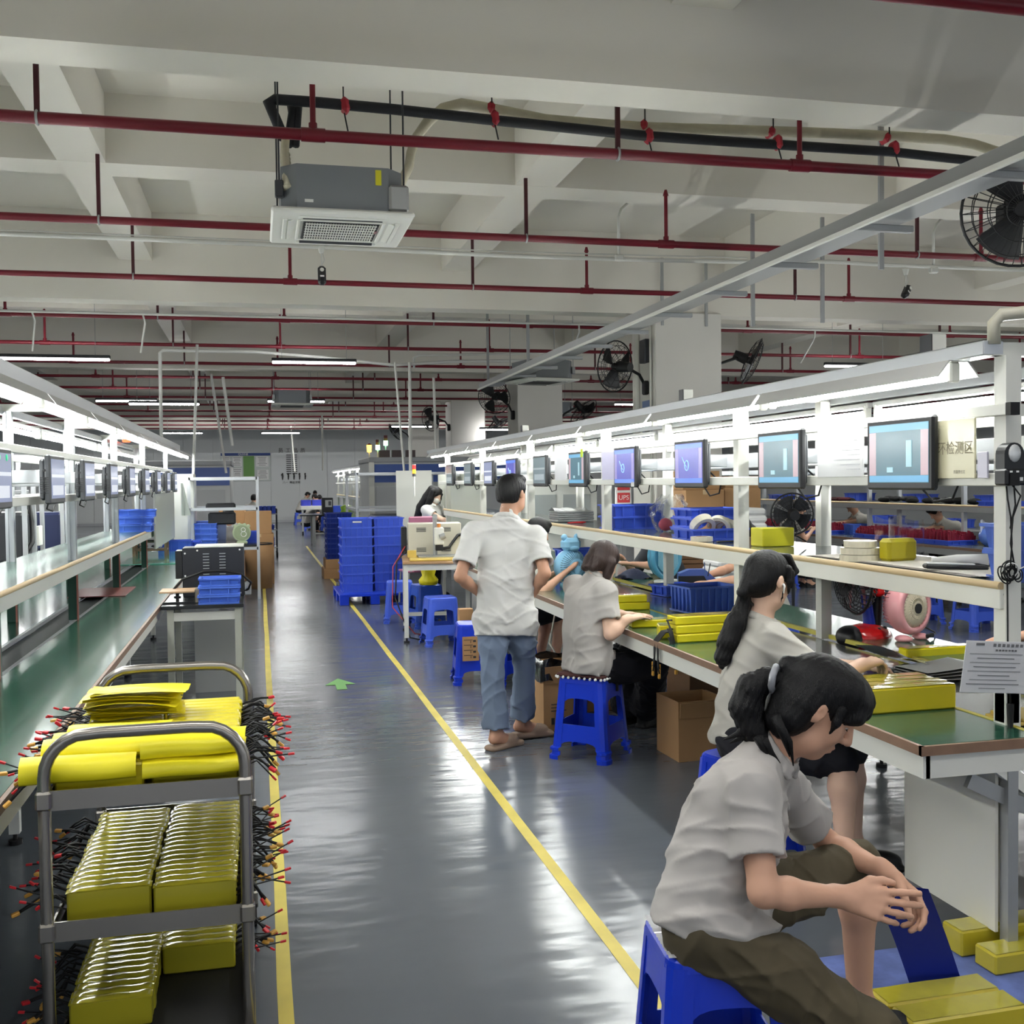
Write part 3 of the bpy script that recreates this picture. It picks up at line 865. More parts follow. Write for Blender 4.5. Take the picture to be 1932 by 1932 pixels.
def make_lamp(label, x, y0, L, z, group, bare=False):
    t = thing('tube_lamp', label, 'lamp', (x, y0, z), 0, group)
    sec = [(-.085, .0), (-.04, .058), (.04, .058), (.085, .0), (.079, .0), (.036, .053), (-.036, .053), (-.079, .0)]
    if bare:  # narrow batten in place of the hood, so light reaches the ceiling
        obj('batten', MB().b2(-.016, .016, .02, L - .02, .03, .058, .004), M_hood, t)
    else:
        obj('hood', MB().prism([(p[0], p[1] - .008) for p in sec], .02, L - .02, 'xz'), M_hood, t)
    obj('tube', MB().cyl((0, .06, 0), (0, L - .06, 0), .0175, n=10), M_tube, t)
    for e in (.035, L - .06):
        obj('socket', MB().b2(-.02, .02, e, e + .026, -.026, .045, .006), M_white, t)
    return t
def lamp_row(lab, n, x, y0, pitch, z, group, skip=(), bare=False):
    src = None
    for i in range(n):
        if i in skip: continue
        l = '%s lit tube lamp from the near end, %s' % (ORD[i], lab)
        b = i < bare if not isinstance(bare, bool) else bare
        if src is None or b != src[1]: src = (make_lamp(l, x, y0 + i * pitch, pitch, z, group, b), b)
        else: dup(src[0], (x, y0 + i * pitch, z), 0, l)

# right line beside the aisle
POSTS_R = [3.12, 5.17, 7.4, 9.62, 11.8, 14.1]
make_line('long white double workbench with green top along the right of the aisle', 1, 2.01, 2.92, 15.3, posts=POSTS_R)
lamp_row('front hood, right workbench', 8, 2.40, 3.25, 1.46, 1.955, 'tube lamps of the right workbench')
lamp_row('rear row, right workbench', 8, 3.00, 3.30, 1.46, 1.915, 'rear tube lamps of the right workbench', bare=5)
# left line
POSTS_L = [2.95, 5.10, 7.2, 9.3, 11.5, 14.3]
make_line('long left workbench with green top, belt gutter and aluminium posts', -1, -.69, 1.6, 15.2, posts=POSTS_L, zs=1.13, zu=1.78, zl=1.53, depth=1.25, sleeve=True, zlamp=2.02, belt=M_beltL, shelf_mat=mat('green glass shelf', (66, 100, 90), .25, coat=.1))
lamp_row('front hood, left workbench', 10, -1.09, 2.95, 1.46, 2.03, 'tube lamps of the left workbench')
lamp_row('rear row, left workbench', 9, -1.64, 2.95, 1.46, 1.99, 'rear tube lamps of the left workbench', bare=6)
# neighbouring lines
make_line('grey assembly line with trays of red parts beyond the right workbench', 1, 8.05, 5.0, 22, posts=[5.2, 7.3, 9.4, 11.5, 13.6, 15.7, 17.8, 20], zs=1.23, dark=True, full=False, top=mat('dark bench mat', (84, 92, 92), .2))
lamp_row('far right grey line', 9, 8.45, 5.3, 1.8, 1.955, 'tube lamps of the far right line', bare=7)
make_line('white assembly line behind the left workbench', -1, -2.75, 4.6, 18, posts=[4.8, 7.0, 9.2, 11.4, 13.6, 15.8], zs=1.13, zu=1.78, zl=1.53, dark=True, full=False, belt=M_beltL, top=mat('matt grey mat', (88, 96, 94), .45), shelf_mat=mat('matt shelf', (110, 116, 112), .5))
lamp_row('line behind the left workbench', 8, -3.15, 4.8, 1.6, 1.97, 'tube lamps of the second left line', bare=6)
make_line('outermost right assembly line, added for extra lamps, behind the dark rack', 1, 12.6, 1.0, 15, posts=[1.2, 4, 6.8, 9.6, 12.4], dark=True, full=False)  # line added to carry bare lamps that brighten the ceiling
lamp_row('added outermost right line', 7, 13.0, 1.2, 1.8, 1.955, 'tube lamps of the added outermost right line', bare=True)
make_line('far white assembly line in line with the blue crate stacks', 1, 2.05, 25.5, 37, posts=[25.7, 28, 30.3, 32.6, 34.9], zs=1.23, full=False)
lamp_row('far centre line', 6, 2.44, 25.6, 1.7, 1.955, 'tube lamps of the far centre line')

# ------------------------------------------------ white end panel and brace of the right bench
t = thing('cabinet_panel', 'white sheet metal panel hanging under the near end of the right workbench', 'panel', (2.33, 3.1, 0))
obj('sheet', MB().b2(-.006, .006, -.12, .38, .10, .63), mat('off white panel', (228, 226, 214), .5), t)
obj('side_post', MB().b2(.012, .05, -.16, -.12, .0, .64), M_galv, t)
obj('brace', MB().box((.18, -.14, .52), (.52, .03, .05), 0, (0, .62, 0)), M_white, t)
obj('brace', MB().box((.02, -.13, .55), (.3, .02, .05), 0, (0, .45, 0)), M_galv, t)

for i, (y, w) in enumerate([(3.42, .07), (5.75, .06), (9.6, .06)]):
    t = thing('junction_box', 'small white junction box with a dark end on the right lamp rail, %s' % ['nearest', 'middle one', 'farthest'][i], 'junction box', (2.43, y, 2.056))
    obj('box', MB().b2(-.03, .03, 0, w, 0, .062, .003), M_white, t); obj('end_plate', MB().b2(-.034, -.03, 0, w, 0, .062), M_dark, t)
# ------------------------------------------------ monitors
def mscreen(name, rgb, e=.55):
    return mat(name, rgb, .22, emit=e * .6, coat=.08, spec=.35)
SCR = {
    'teal': [mscreen('teal screen', (70, 110, 126), .35), mscreen('screen blue bar', (98, 158, 196), .5), mscreen('screen pink bar', (176, 152, 160), .5)],
    'violet': [mscreen('violet screen', (86, 88, 176), .5), mscreen('screen indigo bar', (92, 124, 214), .6), mscreen('screen lilac bar', (142, 134, 190), .5)],
    'grey': [mscreen('grey screen', (120, 134, 140), .35), mscreen('screen grey bar', (160, 170, 176), .4), mscreen('screen pale bar', (150, 160, 168), .35)],
    'film': [mscreen('filmed screen', (142, 150, 182), .38), mscreen('film band', (216, 220, 232), .45), mscreen('film grey', (176, 182, 198), .4)],
}
def monitor(label, s, x, y, z, kind, w=.43, h=.275, group=None, zr=0.0, extras=''):
    """s=+1: faces -x (right bench); s=-1 faces +x"""
    t = thing('monitor', label, 'monitor', (x, y, z), zr, group)
    a = -s
    obj('casing', MB().b2(0, a * .028, -w / 2, w / 2, -h / 2, h / 2, .008), M_black if s > 0 else M_dark, t)
    obj('back_cover', MB().b2(-a * .03, 0, -w / 2 + .03, w / 2 - .03, -h / 2 + .02, h / 2 - .02, .012), M_dark, t)
    S = SCR[kind]
    sc = obj('screen', MB().b2(a * .028, a * .0295, -w / 2 + .022, w / 2 - .022, -h / 2 + .028, h / 2 - .022), S[0], t)
    e = a * .0302
    if kind in ('teal', 'violet'):
        obj('screen_bar', MB().b2(a * .0295, e, -w / 2 + .024, w / 2 - .024, h / 2 - .05, h / 2 - .024).b2(a * .0295, e, -w / 2 + .024, w / 2 - .024, -h / 2 + .03, -h / 2 + .055), S[1], sc)
        obj('screen_column', MB().b2(a * .0295, e, -w / 2 + .024, -w / 2 + .07, -h / 2 + .056, h / 2 - .051), S[2], sc); obj('screen_column', MB().b2(a * .0295, e, w / 2 - .07, w / 2 - .024, -h / 2 + .056, h / 2 - .051), S[2], sc)
        if kind == 'violet':
            obj('screen_figure', MB().torus((a * .0302, .02, -.01), .028, .004, (1, 0, 0), 18, 4).tube([(a * .03, .09, .04), (a * .03, .05, .0), (a * .03, .02, -.02)], .003, 4), mscreen('screen glow', (150, 190, 240), .7), sc)
        else:
            obj('screen_figure', MB().b2(a * .0295, a * .031, -.09, -.055, -.05, .05).b2(a * .0295, a * .031, .03, .07, -.07, -.05), mscreen('screen pale', (150, 190, 200), .5), sc)
    else:
        obj('screen_bar', MB().b2(a * .0295, e, -w / 2 + .03, w / 2 - .03, .01, .026).b2(a * .0295, e, -w / 2 + .05, w / 2 - .06, -.08, -.03), S[1], sc)
    if s < 0:
        o_ = obj('side_vent', MB(), M_rubber, t) if False else None
        v = MB()
        for k in range(8): v.b2(-.02, .02, -w / 2 - .0015, -w / 2 + .002, -.07 + k * .011, -.066 + k * .011)
        v.cyl((0, -w / 2 - .002, .045), (0, -w / 2 + .004, .045), .008, n=8)
        obj('side_vents', v, M_rubber, t, kind='stuff')
    obj('arm', MB().b2(-a * .03, -a * .22, -.03, .03, -.02, .05, .004), M_alu, t)
    obj('bracket', MB().b2(-a * .03, -a * .05, -.06, .06, -.06, .08, .004), M_rubber, t)
    yc = -w / 2 if s > 0 else w / 2
    obj('cable', MB().tube([(-a * .03, yc + .05, -.05), (-a * .06, yc - .03 * s, -.11), (-a * .07, yc + .02, -h / 2 - .03), (-a * .06, yc + .12, -h / 2 - .045), (-a * .05, yc + .2, -h / 2 + .02)], .0045, 6), M_rubber, t)
    if 'note' in extras:
        obj('sticky_note', MB().b2(e, e * 1.05, -w / 2 + .03, -w / 2 + .09, h / 2 - .05, h / 2 + .012), mat('lime note', (216, 240, 60), .6), t)
    if 'tag' in extras:
        obj('asset_tag', MB().b2(e, e * 1.05, -w / 2 + .02, -w / 2 + .075, -h / 2 + .005, -h / 2 + .035), M_paper, t)
    return t
kinds = ['teal', 'teal', 'violet', 'violet', 'teal', 'grey', 'violet', 'film', 'grey', 'grey']
for i, (y, k) in enumerate(zip([3.60, 4.56, 5.63, 6.72, 7.82, 8.93, 10.0, 11.05, 12.2, 13.42], kinds)):
    lab = ['large black monitor showing a teal image, nearest on the right workbench', 'black monitor showing a teal image, second from the near end on the right workbench', 'black monitor showing a violet image, third from the near end, right workbench', 'black monitor showing a violet image, fourth from the near end, right workbench',
           'black monitor with a lime note, fifth from the near end, right workbench', 'black monitor with a plain grey screen, sixth from the near end, right workbench', 'small violet monitor just behind the head of the standing man', 'monitor behind the post, eighth from the near end, right workbench',
           'small grey monitor, second from the far end of the right workbench', 'small monitor at the far end of the right workbench'][i]
    monitor(lab, 1, 2.405, y, 1.685, k, group='monitors on the right workbench', extras={4: 'note', 3: 'tag'}.get(i, ''), zr=.0)
for i, y in enumerate([4.62, 5.87, 6.94, 8.07, 9.2, 10.4, 11.6, 12.8, 13.9]):
    lab = 'dark monitor with filmed screen, %s from the near end of the left workbench' % ORD[i]
    tm = monitor(lab, -1, -1.035, y, 1.635, 'film', w=.41, h=.25, group='monitors on the left workbench')
    if i == 0:
        g = MB()
        g.ell((.031, .1, .085), (.004, .014, .014), 10, 6).ell((.031, -.03, .085), (.004, .014, .014), 10, 6)
        obj('indicator_sticker', g, mat('glowing mint sticker', (70, 206, 150), .4, emit=.25), tm)  # faint glow put into the sticker colour

# ------------------------------------------------ boards and sheets hung between the rails of the right bench
def board(name, label, cat, y0, y1, z0, z1, m, x=2.415):
    t = thing(name, label, cat, (x, y0, z0))
    obj('sheet', MB().b2(-.004, .004, 0, y1 - y0, 0, z1 - z0, .001), m, t)
    return t
t = board('sign_board', 'cream lettered board hung between the nearest monitor and the end post', 'sign', 3.20, 3.50, 1.59, 1.80, mat('cream board', (226, 220, 186), .3, coat=.3))
text('内环检测区', .05, (-.0055, .13, .105), (PI / 2, 0, -PI / 2), mat('faded brown ink', (146, 138, 112), .6), parent=t)
text('质量责任区', .013, (-.0055, .08, .022), (PI / 2, 0, -PI / 2), mat('brown ink', (110, 102, 84), .6), parent=t)
t = board('paper_sleeve', 'white paper sheets in a clear sleeve left of the nearest monitor', 'paper', 3.90, 4.26, 1.60, 1.80, mat('sleeved paper', (226, 227, 228), .14, coat=.6))
ln = MB()
for k in range(7): ln.b2(-.0055, -.004, .02, .12 + .05 * (k % 3), .03 + k * .02, .034 + k * .02)
obj('print', ln, mat('very faint ink', (198, 200, 204), .6), t)
board('paper_sleeve', 'lilac tinted paper sheet hung between the fourth and fifth monitors', 'paper', 6.98, 7.3, 1.60, 1.80, mat('lilac paper', (196, 192, 222), .3))
board('paper_sleeve', 'white paper sheet hung above the head of the standing man', 'paper', 8.2, 8.55, 1.60, 1.80, mat('white sheet', (226, 226, 230), .3))
board('paper_sleeve', 'small white paper hung beside the cream lettered board', 'paper', 3.135, 3.185, 1.59, 1.68, mat('pale lilac sheet', (214, 212, 226), .4))
# grey privacy panels at the far end of the benches
t = thing('partition_panel', 'grey green board closing the far end of the right workbench', 'panel', (2.52, 12.1, .78))
obj('board', MB().b2(-.01, .01, 0, 3.0, 0, .92, .004), mat('grey green board', (196, 200, 188), .5), t)
t = thing('partition_panel', 'white board panel behind the woman with the face mask', 'panel', (2.0, 15.6, .75))
obj('board', MB().b2(-.03, .5, -.01, .01, 0, 1.02, .004), mat('pale board', (214, 214, 206), .5), t)
t = thing('partition_panel', 'grey board hanging at the far end of the left workbench', 'panel', (-1.08, 11.8, .92))
obj('board', MB().b2(-.01, .01, 0, 2.6, 0, .6, .004), mat('grey board', (186, 188, 180), .5), t)
t = thing('equipment_cabinet', 'tall pale grey cabinet standing past the far end of the left workbench', 'cabinet', (-1.02, 15.4, 0))
obj('body', MB().b2(-.14, .14, 0, .5, .0, 1.75, .006), mat('cabinet grey', (198, 200, 194), .5), t)
obj('side_strip', MB().b2(.141, .148, .02, .48, .3, 1.7), M_alu, t)

# alarm horn on the near right post
t = thing('alarm_buzzer', 'black alarm buzzer with a white round face on the near right post', 'alarm', (2.455, 3.10, 1.62))
b_ = MB().b2(-.035, .035, -.02, .02, -.06, .0, .005)
obj('body', MB().prism([(-.038, 0), (.038, 0), (.038, .05)] + [(.038 * math.cos(a), .05 + .038 * math.sin(a)) for a in [i * PI / 10 for i in range(1, 10)]] + [(-.038, .05)], -.045, .0, 'xz'), M_black, t)
obj('face', MB().ell((0, -.046, .052), (.024, .008, .03), 18, 8), mat('silver face', (210, 212, 212), .3, .3), t)
tb = obj('terminal_block', MB().b2(-.045, .045, -.06, .0, -.055, .0, .006), M_black, t)
obj('label_strip', MB().b2(-.025, .02, -.062, -.06, -.04, -.028).b2(-.03, -.02, -.0615, -.06, -.012, -.006).b2(-.005, .005, -.0615, -.06, -.012, -.006), M_paper, tb)
obj('wire', MB().tube([(-.02, -.03, -.05), (-.03, -.05, -.1), (-.01, -.04, -.16), (-.005, -.04, -.25), (-.02, -.05, -.34)], .003, 5).tube([(.0, -.03, -.05), (.02, -.05, -.09), (-.005, -.045, -.16), (-.01, -.04, -.25), (.0, -.05, -.34)], .003, 5).tube([(.01, -.03, -.05), (.0, -.05, -.12), (-.008, -.035, -.2)], .003, 5), M_rubber, t)
t = thing('cable_bundle', 'tied bundle of black wires with a white tie on the near right post', 'cable', (2.45, 3.08, 1.27))
bd = MB()
for k in range(9):
    a = random.uniform(0, 6.28); bd.torus((random.uniform(-.03, .03), random.uniform(-.02, 0), random.uniform(-.012, .012)), random.uniform(.018, .034), .0028, (random.uniform(-.5, .5), 1, random.uniform(-.5, .5)), 16, 4)
bd.tube([(-.01, -.01, 0), (-.012, -.015, -.15), (-.015, -.02, -.3), (-.005, -.02, -.44)], .003, 5).cyl((-.005, -.02, -.44), (-.005, -.02, -.54), .012, .008, n=8)
obj('wires', bd, M_rubber, t)
obj('cable_tie', MB().torus((-.005, -.02, .01), .026, .003, (.2, 1, .3), 16, 4).tube([(.02, -.025, .012), (.06, -.03, .03), (.12, -.035, .05)], .002, 4), M_paper, t)
# post-top pipe elbow at the near end
t = thing('pipe_elbow', 'cream pipe with an elbow above the near right post', 'pipe', (2.44, 3.0, 2.06))
obj('pipe', MB().tube([(-.03, .1, -.02), (-.03, .1, .05), (-.015, .08, .075), (.05, .05, .08), (.6, -.1, .07)], .022, 10), mat('cream pipe', (206, 202, 184), .4), t)
# ================================================================== small builders
def tray_mb(mb, lx, ly, h, wall=.006, taper=.012, z0=0.0, c=(0, 0)):
    """open bin as one connected shell"""
    a, b = lx / 2, ly / 2
    def ring(dx, dy, z): return [(c[0] - dx, c[1] - dy, z), (c[0] + dx, c[1] - dy, z), (c[0] + dx, c[1] + dy, z), (c[0] - dx, c[1] + dy, z)]
    vs = ring(a - taper, b - taper, z0) + ring(a, b, z0 + h) + ring(a - wall, b - wall, z0 + h) + ring(a - taper - wall, b - taper - wall, z0 + wall)
    fs = [(3, 2, 1, 0)]
    for r in range(3):
        for i in range(4):
            j = (i + 1) % 4
            fs.append((r * 4 + i, r * 4 + j, r * 4 + 4 + j, r * 4 + 4 + i))
    fs.append((12, 13, 14, 15))
    return mb.add(vs, fs)
def rim_mb(mb, lx, ly, z, w=.012, t=.012):
    a, b = lx / 2, ly / 2
    def ring(d, z): return [(-a - d, -b - d, z), (a + d, -b - d, z), (a + d, b + d, z), (-a - d, b + d, z)]
    vs = ring(w, z - t) + ring(w, z) + ring(-.006, z) + ring(-.006, z - t)
    fs = [((r * 4 + i), (r * 4 + (i + 1) % 4), ((r + 1) % 4 * 4 + (i + 1) % 4), ((r + 1) % 4 * 4 + i)) for r in range(4) for i in range(4)]
    return mb.add(vs, fs)
PROTO = {}
def crate(label, loc, lx, ly, h, m, rz=0, group=None, ribs=4, tagm=None, key=None, feet=False):
    k = (lx, ly, h, m.name, ribs, feet)
    if k in PROTO and tagm is None:
        return dup(PROTO[k], loc, rz, label, group)
    t = thing('plastic_crate', label, 'crate', loc, rz, group)
    obj('body', tray_mb(MB(), lx, ly, h), m, t)
    obj('rim', rim_mb(MB(), lx, ly, h), m, t)
    r = MB()
    for i in range(ribs):
        f = -.5 + (i + .5) / ribs
        for s in (-1, 1):
            r.b2(f * lx * .92 - .004, f * lx * .92 + .004, s * (ly / 2 - .008), s * (ly / 2 + .007), .01, h - .012)
            if i < max(2, ribs - 2):
                g = -.5 + (i + .5) / max(2, ribs - 2)
                r.b2(s * (lx / 2 - .008), s * (lx / 2 + .007), g * ly * .9 - .004, g * ly * .9 + .004, .01, h - .012)
    r.b2(-lx / 2 - .004, lx / 2 + .004, -ly / 2 - .004, -ly / 2 + .004, .0, .012).b2(-lx / 2 - .004, -lx / 2 + .004, -ly / 2, ly / 2, .0, .012).b2(lx / 2 - .004, lx / 2 + .004, -ly / 2, ly / 2, 0, .012)
    obj('ribs', r, m, t, kind='stuff')
    if tagm:
        obj('handle_slot', MB().b2(-.06, .06, -ly / 2 - .009, -ly / 2 - .006, h * .55, h * .72, .003), tagm, t)
    elif k not in PROTO: PROTO[k] = t
    return t

def stool(label, loc, rz, m, h=.47, group='blue plastic stools', cushion=None, base=.36):
    k = ('stool', m.name, h)
    if k in PROTO:
        return dup(PROTO[k], loc, rz, label, group)
    t = thing('plastic_stool', label, 'stool', loc, rz, group)
    tw, bw = .143, base / 2
    W = lambda z: tw + (bw - tw) * (1 - z / h)
    # seat with rounded corners and small raised rim
    def rr(w, r, z, n=4):
        out = []
        for qx, qy, a0 in ((1, 1, 0), (-1, 1, 90), (-1, -1, 180), (1, -1, 270)):
            for i in range(n + 1):
                a = math.radians(a0 + 90 * i / n)
                out.append((qx * (w - r) + r * math.cos(a), qy * (w - r) + r * math.sin(a), z))
        return out
    rs = [rr(tw + .004, .05, h - .03), rr(tw + .001, .05, h - .008), rr(tw - .008, .045, h), rr(tw - .02, .04, h - .003), rr(.02, .015, h - .004)]
    n = len(rs[0]); mb = MB()
    mb.add([p for r in rs for p in r], [(j * n + i, j * n + (i + 1) % n, (j + 1) * n + (i + 1) % n, (j + 1) * n + i) for j in range(4) for i in range(n)] + [tuple(range(4 * n, 5 * n))])
    obj('seat', mb, m, t)
    for q in range(4):
        R = Matrix.Rotation(q * PI / 2, 4, 'Z')
        # rounded L-shaped leg on the corner, ringed foot
        secs = []
        for z, ex in ((0, .010), (.022, .012), (.026, .002), (.048, .002), (.052, .011), (.066, .012), (.072, 0), (.2, 0), (.36, 0), (h - .02, 0)):
            w = W(z) + ex; a = .066 - .008 * z / h; r = .034; th = .008
            outer = [(w, w - a, z), (w, w - r, z), (w - r * .3, w - r * .3, z), (w - r, w, z), (w - a, w, z)]
            inner = [(w - a, w - th, z), (w - r - .002, w - th, z), (w - r * .3 - th * .7, w - r * .3 - th * .7, z), (w - th, w - r - .002, z), (w - th, w - a, z)]
            secs.append(outer + inner)
        mb = MB(); mb.M = R
        mb.add([p for s in secs for p in s], [(j * 10 + i, j * 10 + (i + 1) % 10, (j + 1) * 10 + (i + 1) % 10, (j + 1) * 10 + i) for j in range(len(secs) - 1) for i in range(10)] + [tuple(range(10))])
        obj('leg', mb, m, t)
        def panel(zl, zh, name, arch):
            mb = MB(); mb.M = R
            N = 8; vs = []; th = .006
            for j, (off) in enumerate((0, -th)):
                for i in range(N + 1):
                    f = -1 + 2 * i / N
                    wl, wh = W(zl), W(zh)
                    sh = arch * (abs(f) ** 4)
                    vs.append((wl - .002 + off, f * (wl - .05), zl - sh)); vs.append((wh - .002 + off, f * (wh - .05), zh))
            fs = []
            for j in (0, 1):
                b = j * 2 * (N + 1)
                fs += [(b + 2 * i, b + 2 * i + 1, b + 2 * i + 3, b + 2 * i + 2) for i in range(N)]
            b = 2 * (N + 1)
            fs += [(2 * i, 2 * i + 2, b + 2 * i + 2, b + 2 * i) for i in range(N)] + [(2 * i + 1, 2 * i + 3, b + 2 * i + 3, b + 2 * i + 1) for i in range(N)]
            mb.add(vs, fs)
            return obj(name, mb, m, t)
        panel(.355, h - .02, 'apron', .03)
        panel(.11, .205, 'stretcher', .03)
    PROTO[k] = t
    return t

# ------------------------------------------------ battery packs
M_film = mat('clear wrapped olive film', (186, 176, 52), .13, vary=.06, vscale=18, coat=.9)
M_film2 = mat('olive yellow wrap', (168, 160, 40), .3, coat=.4)
M_conn = mat('amber connector', (214, 160, 70), .4)
M_redc = mat('red connector', (210, 38, 48), .4)
def pack_cables(t, side, L, seed, n=2):
    """black leads with an amber and a red connector leaving the end of the pack"""
    rnd = random.Random(seed)
    c = MB(); x0 = side * L / 2
    y1, z1 = rnd.uniform(-.05, .05), rnd.uniform(-.06, .035)
    r_ = rnd.uniform(.06, .125)
    A = [(x0 - side * .004, -.004, .045), (x0 + side * r_ * .45, y1 * .3, .06 + rnd.uniform(-.015, .02)), (x0 + side * r_, y1, .045 + z1)]
    c.tube([A[0], ((A[0][0] + A[1][0]) / 2, A[1][1] * .4, .058), A[1], ((A[1][0] + A[2][0]) / 2, (A[1][1] + A[2][1]) / 2, (A[1][2] + A[2][2]) / 2 + .006), A[2]], .0035, 5)
    B = [(x0 - side * .004, .006, .045), (x0 + side * r_ * .5, y1 * .3 + .012, .064), (x0 + side * (r_ + .002), y1 + .008, .045 + z1)]
    c.tube([B[0], B[1], B[2]], .0035, 5)
    y2, z2 = rnd.uniform(-.06, .06), rnd.uniform(-.05, .05)
    D = (x0 + side * rnd.uniform(.09, .15), y2, .045 + z2)
    c.tube([(x0 - side * .004, 0, .03), (x0 + side * .05, y2 * .5, .05), D], .0022, 4)
    obj('leads', c, M_rubber, t)
    d = Vector(A[2]) - Vector(A[1]); d.normalize()
    R = d.to_track_quat('X', 'Z').to_matrix()
    obj('connector', MB().box(Vector(A[2]) + d * .01, (.022, .016, .009), .002, R), M_conn if rnd.random() < .62 else M_redc, t)
    d = (Vector(D) - Vector((x0 + side * .05, y2 * .5, .05))).normalized(); R = d.to_track_quat('X', 'Z').to_matrix()
    obj('balance_plug', MB().box(Vector(D) + d * .008, (.018, .008, .006), .001, R), M_redc, t)

# ================================================================== trolley with three tiers
TX0, TX1, TY0, TY1 = -.555, -.05, 2.93, 3.91
t = thing('service_trolley', 'three tier stainless steel trolley loaded with yellow battery packs', 'trolley', ((TX0 + TX1) / 2, (TY0 + TY1) / 2, 0))
o = t.location
def hoop(y, zt):
    pts = []; r = .11
    for x, z in [(TX0, .08), (TX0, .4), (TX0, zt - r)]: pts.append((x, y, z))
    for i in range(1, 6):
        a = PI - i * PI / 12; pts.append((TX0 + r + r * math.cos(a), y, zt - r + r * math.sin(a)))
    pts.append((TX0 + r + .03, y, zt)); pts.append((TX1 - r - .03, y, zt))
    for i in range(1, 6):
        a = PI / 2 - i * PI / 12; pts.append((TX1 - r + r * math.cos(a), y, zt - r + r * math.sin(a)))
    for z in (zt - r, .4, .08): pts.append((TX1, y, z))
    return pts
obj('near_hoop', MB(o).tube(hoop(TY0, .955), .0165, 12), M_steel, t)
obj('far_hoop', MB(o).tube(hoop(TY1, .955), .0165, 12), M_steel, t)
M_shelf = mat('dark steel tray', (70, 66, 62), .28, .8)
for z, lab in ((.80, None), (.455, None), (.12, None)):
    s = obj('shelf', MB(o).b2(TX0 + .015, TX1 - .015, TY0 + .012, TY1 - .012, z - .03, z - .024), M_rubber if z < .79 else M_shelf, t)
    mb = MB(o)
    mb.add([(TX0 + .01, TY0 - .006, z - .04), (TX1 - .01, TY0 - .006, z - .04), (TX1 - .01, TY1 + .006, z - .04), (TX0 + .01, TY1 + .006, z - .04),
            (TX0 + .01, TY0 - .006, z + .012), (TX1 - .01, TY0 - .006, z + .012), (TX1 - .01, TY1 + .006, z + .012), (TX0 + .01, TY1 + .006, z + .012),
            (TX0 + .016, TY0 + .0, z + .012), (TX1 - .016, TY0 + .0, z + .012), (TX1 - .016, TY1 - .0, z + .012), (TX0 + .016, TY1 - .0, z + .012)],
           [(0, 1, 5, 4), (1, 2, 6, 5), (2, 3, 7, 6), (3, 0, 4, 7), (4, 5, 9, 8), (5, 6, 10, 9), (6, 7, 11, 10), (7, 4, 8, 11)])
    obj('shelf_edge', mb, M_steel, s)
    for x in (TX0, TX1):
        for y in (TY0, TY1):
            obj('bracket', MB(o).box((x, y, z - .012), (.04, .042, .05), .006), M_steel, s)
for x in (TX0, TX1):
    for y in (TY0, TY1):
        obj('castor', MB(o).cyl((x - .015, y, .04), (x + .015, y, .04), .04, n=14).cyl((x, y, .07), (x, y, .1), .02, n=8), M_rubber, t)

def packmesh(L, W, H, m, film):
    mb = MB()
    mb.box((0, 0, H / 2), (L, W * .94, H), .005, None, 0)
    return mb
def film_mb(L, W, H):
    """slightly crumpled clear film laid over the top of a pack"""
    def f(u, v):
        x = (u - .5) * (L + .004); y = (v - .5) * W
        return (x, y, H + .002 + .0009 * math.sin(u * 17 + v * 5) * (1 if 0 < u < 1 else 0) - .003 * (2 * v - 1) ** 6 + (-.004 if u in (0, 1) else 0))
    return MB().sheet(12, 4, f)
def pack_row(tier, zb, cx, y0, n, side, W=.042, L=.215, H=.085, lean=.0):
    src_me = packmesh(L, W, H, M_film2, None).mesh('battery_pack', [M_film2])
    flm = film_mb(L, W, H).mesh('film', [M_film])
    row = 'left' if side < 0 else 'right'
    for i in range(n):
        t = thing('battery_pack', 'wrapped battery pack %s from the front in the %s row, trolley %s shelf' % (ORD[i], row, tier), 'battery pack',
                  (cx + random.uniform(-.004, .004), y0 + i * W, zb), random.uniform(-.012, .012), 'battery packs on the trolley %s shelf' % tier)
        obj('cell_block', src_me, None, t)
        obj('film', flm, None, t)
        pack_cables(t, side, L, i * 31 + int(zb * 1000) + (7 if side > 0 else 0))
pack_row('middle', .432, -.415, 3.02, 17, -1)
pack_row('middle', .432, -.19, 3.00, 18, 1)
pack_row('bottom', .097, -.425, 3.09, 11, -1)
pack_row('bottom', .097, -.205, 3.39, 6, 1)
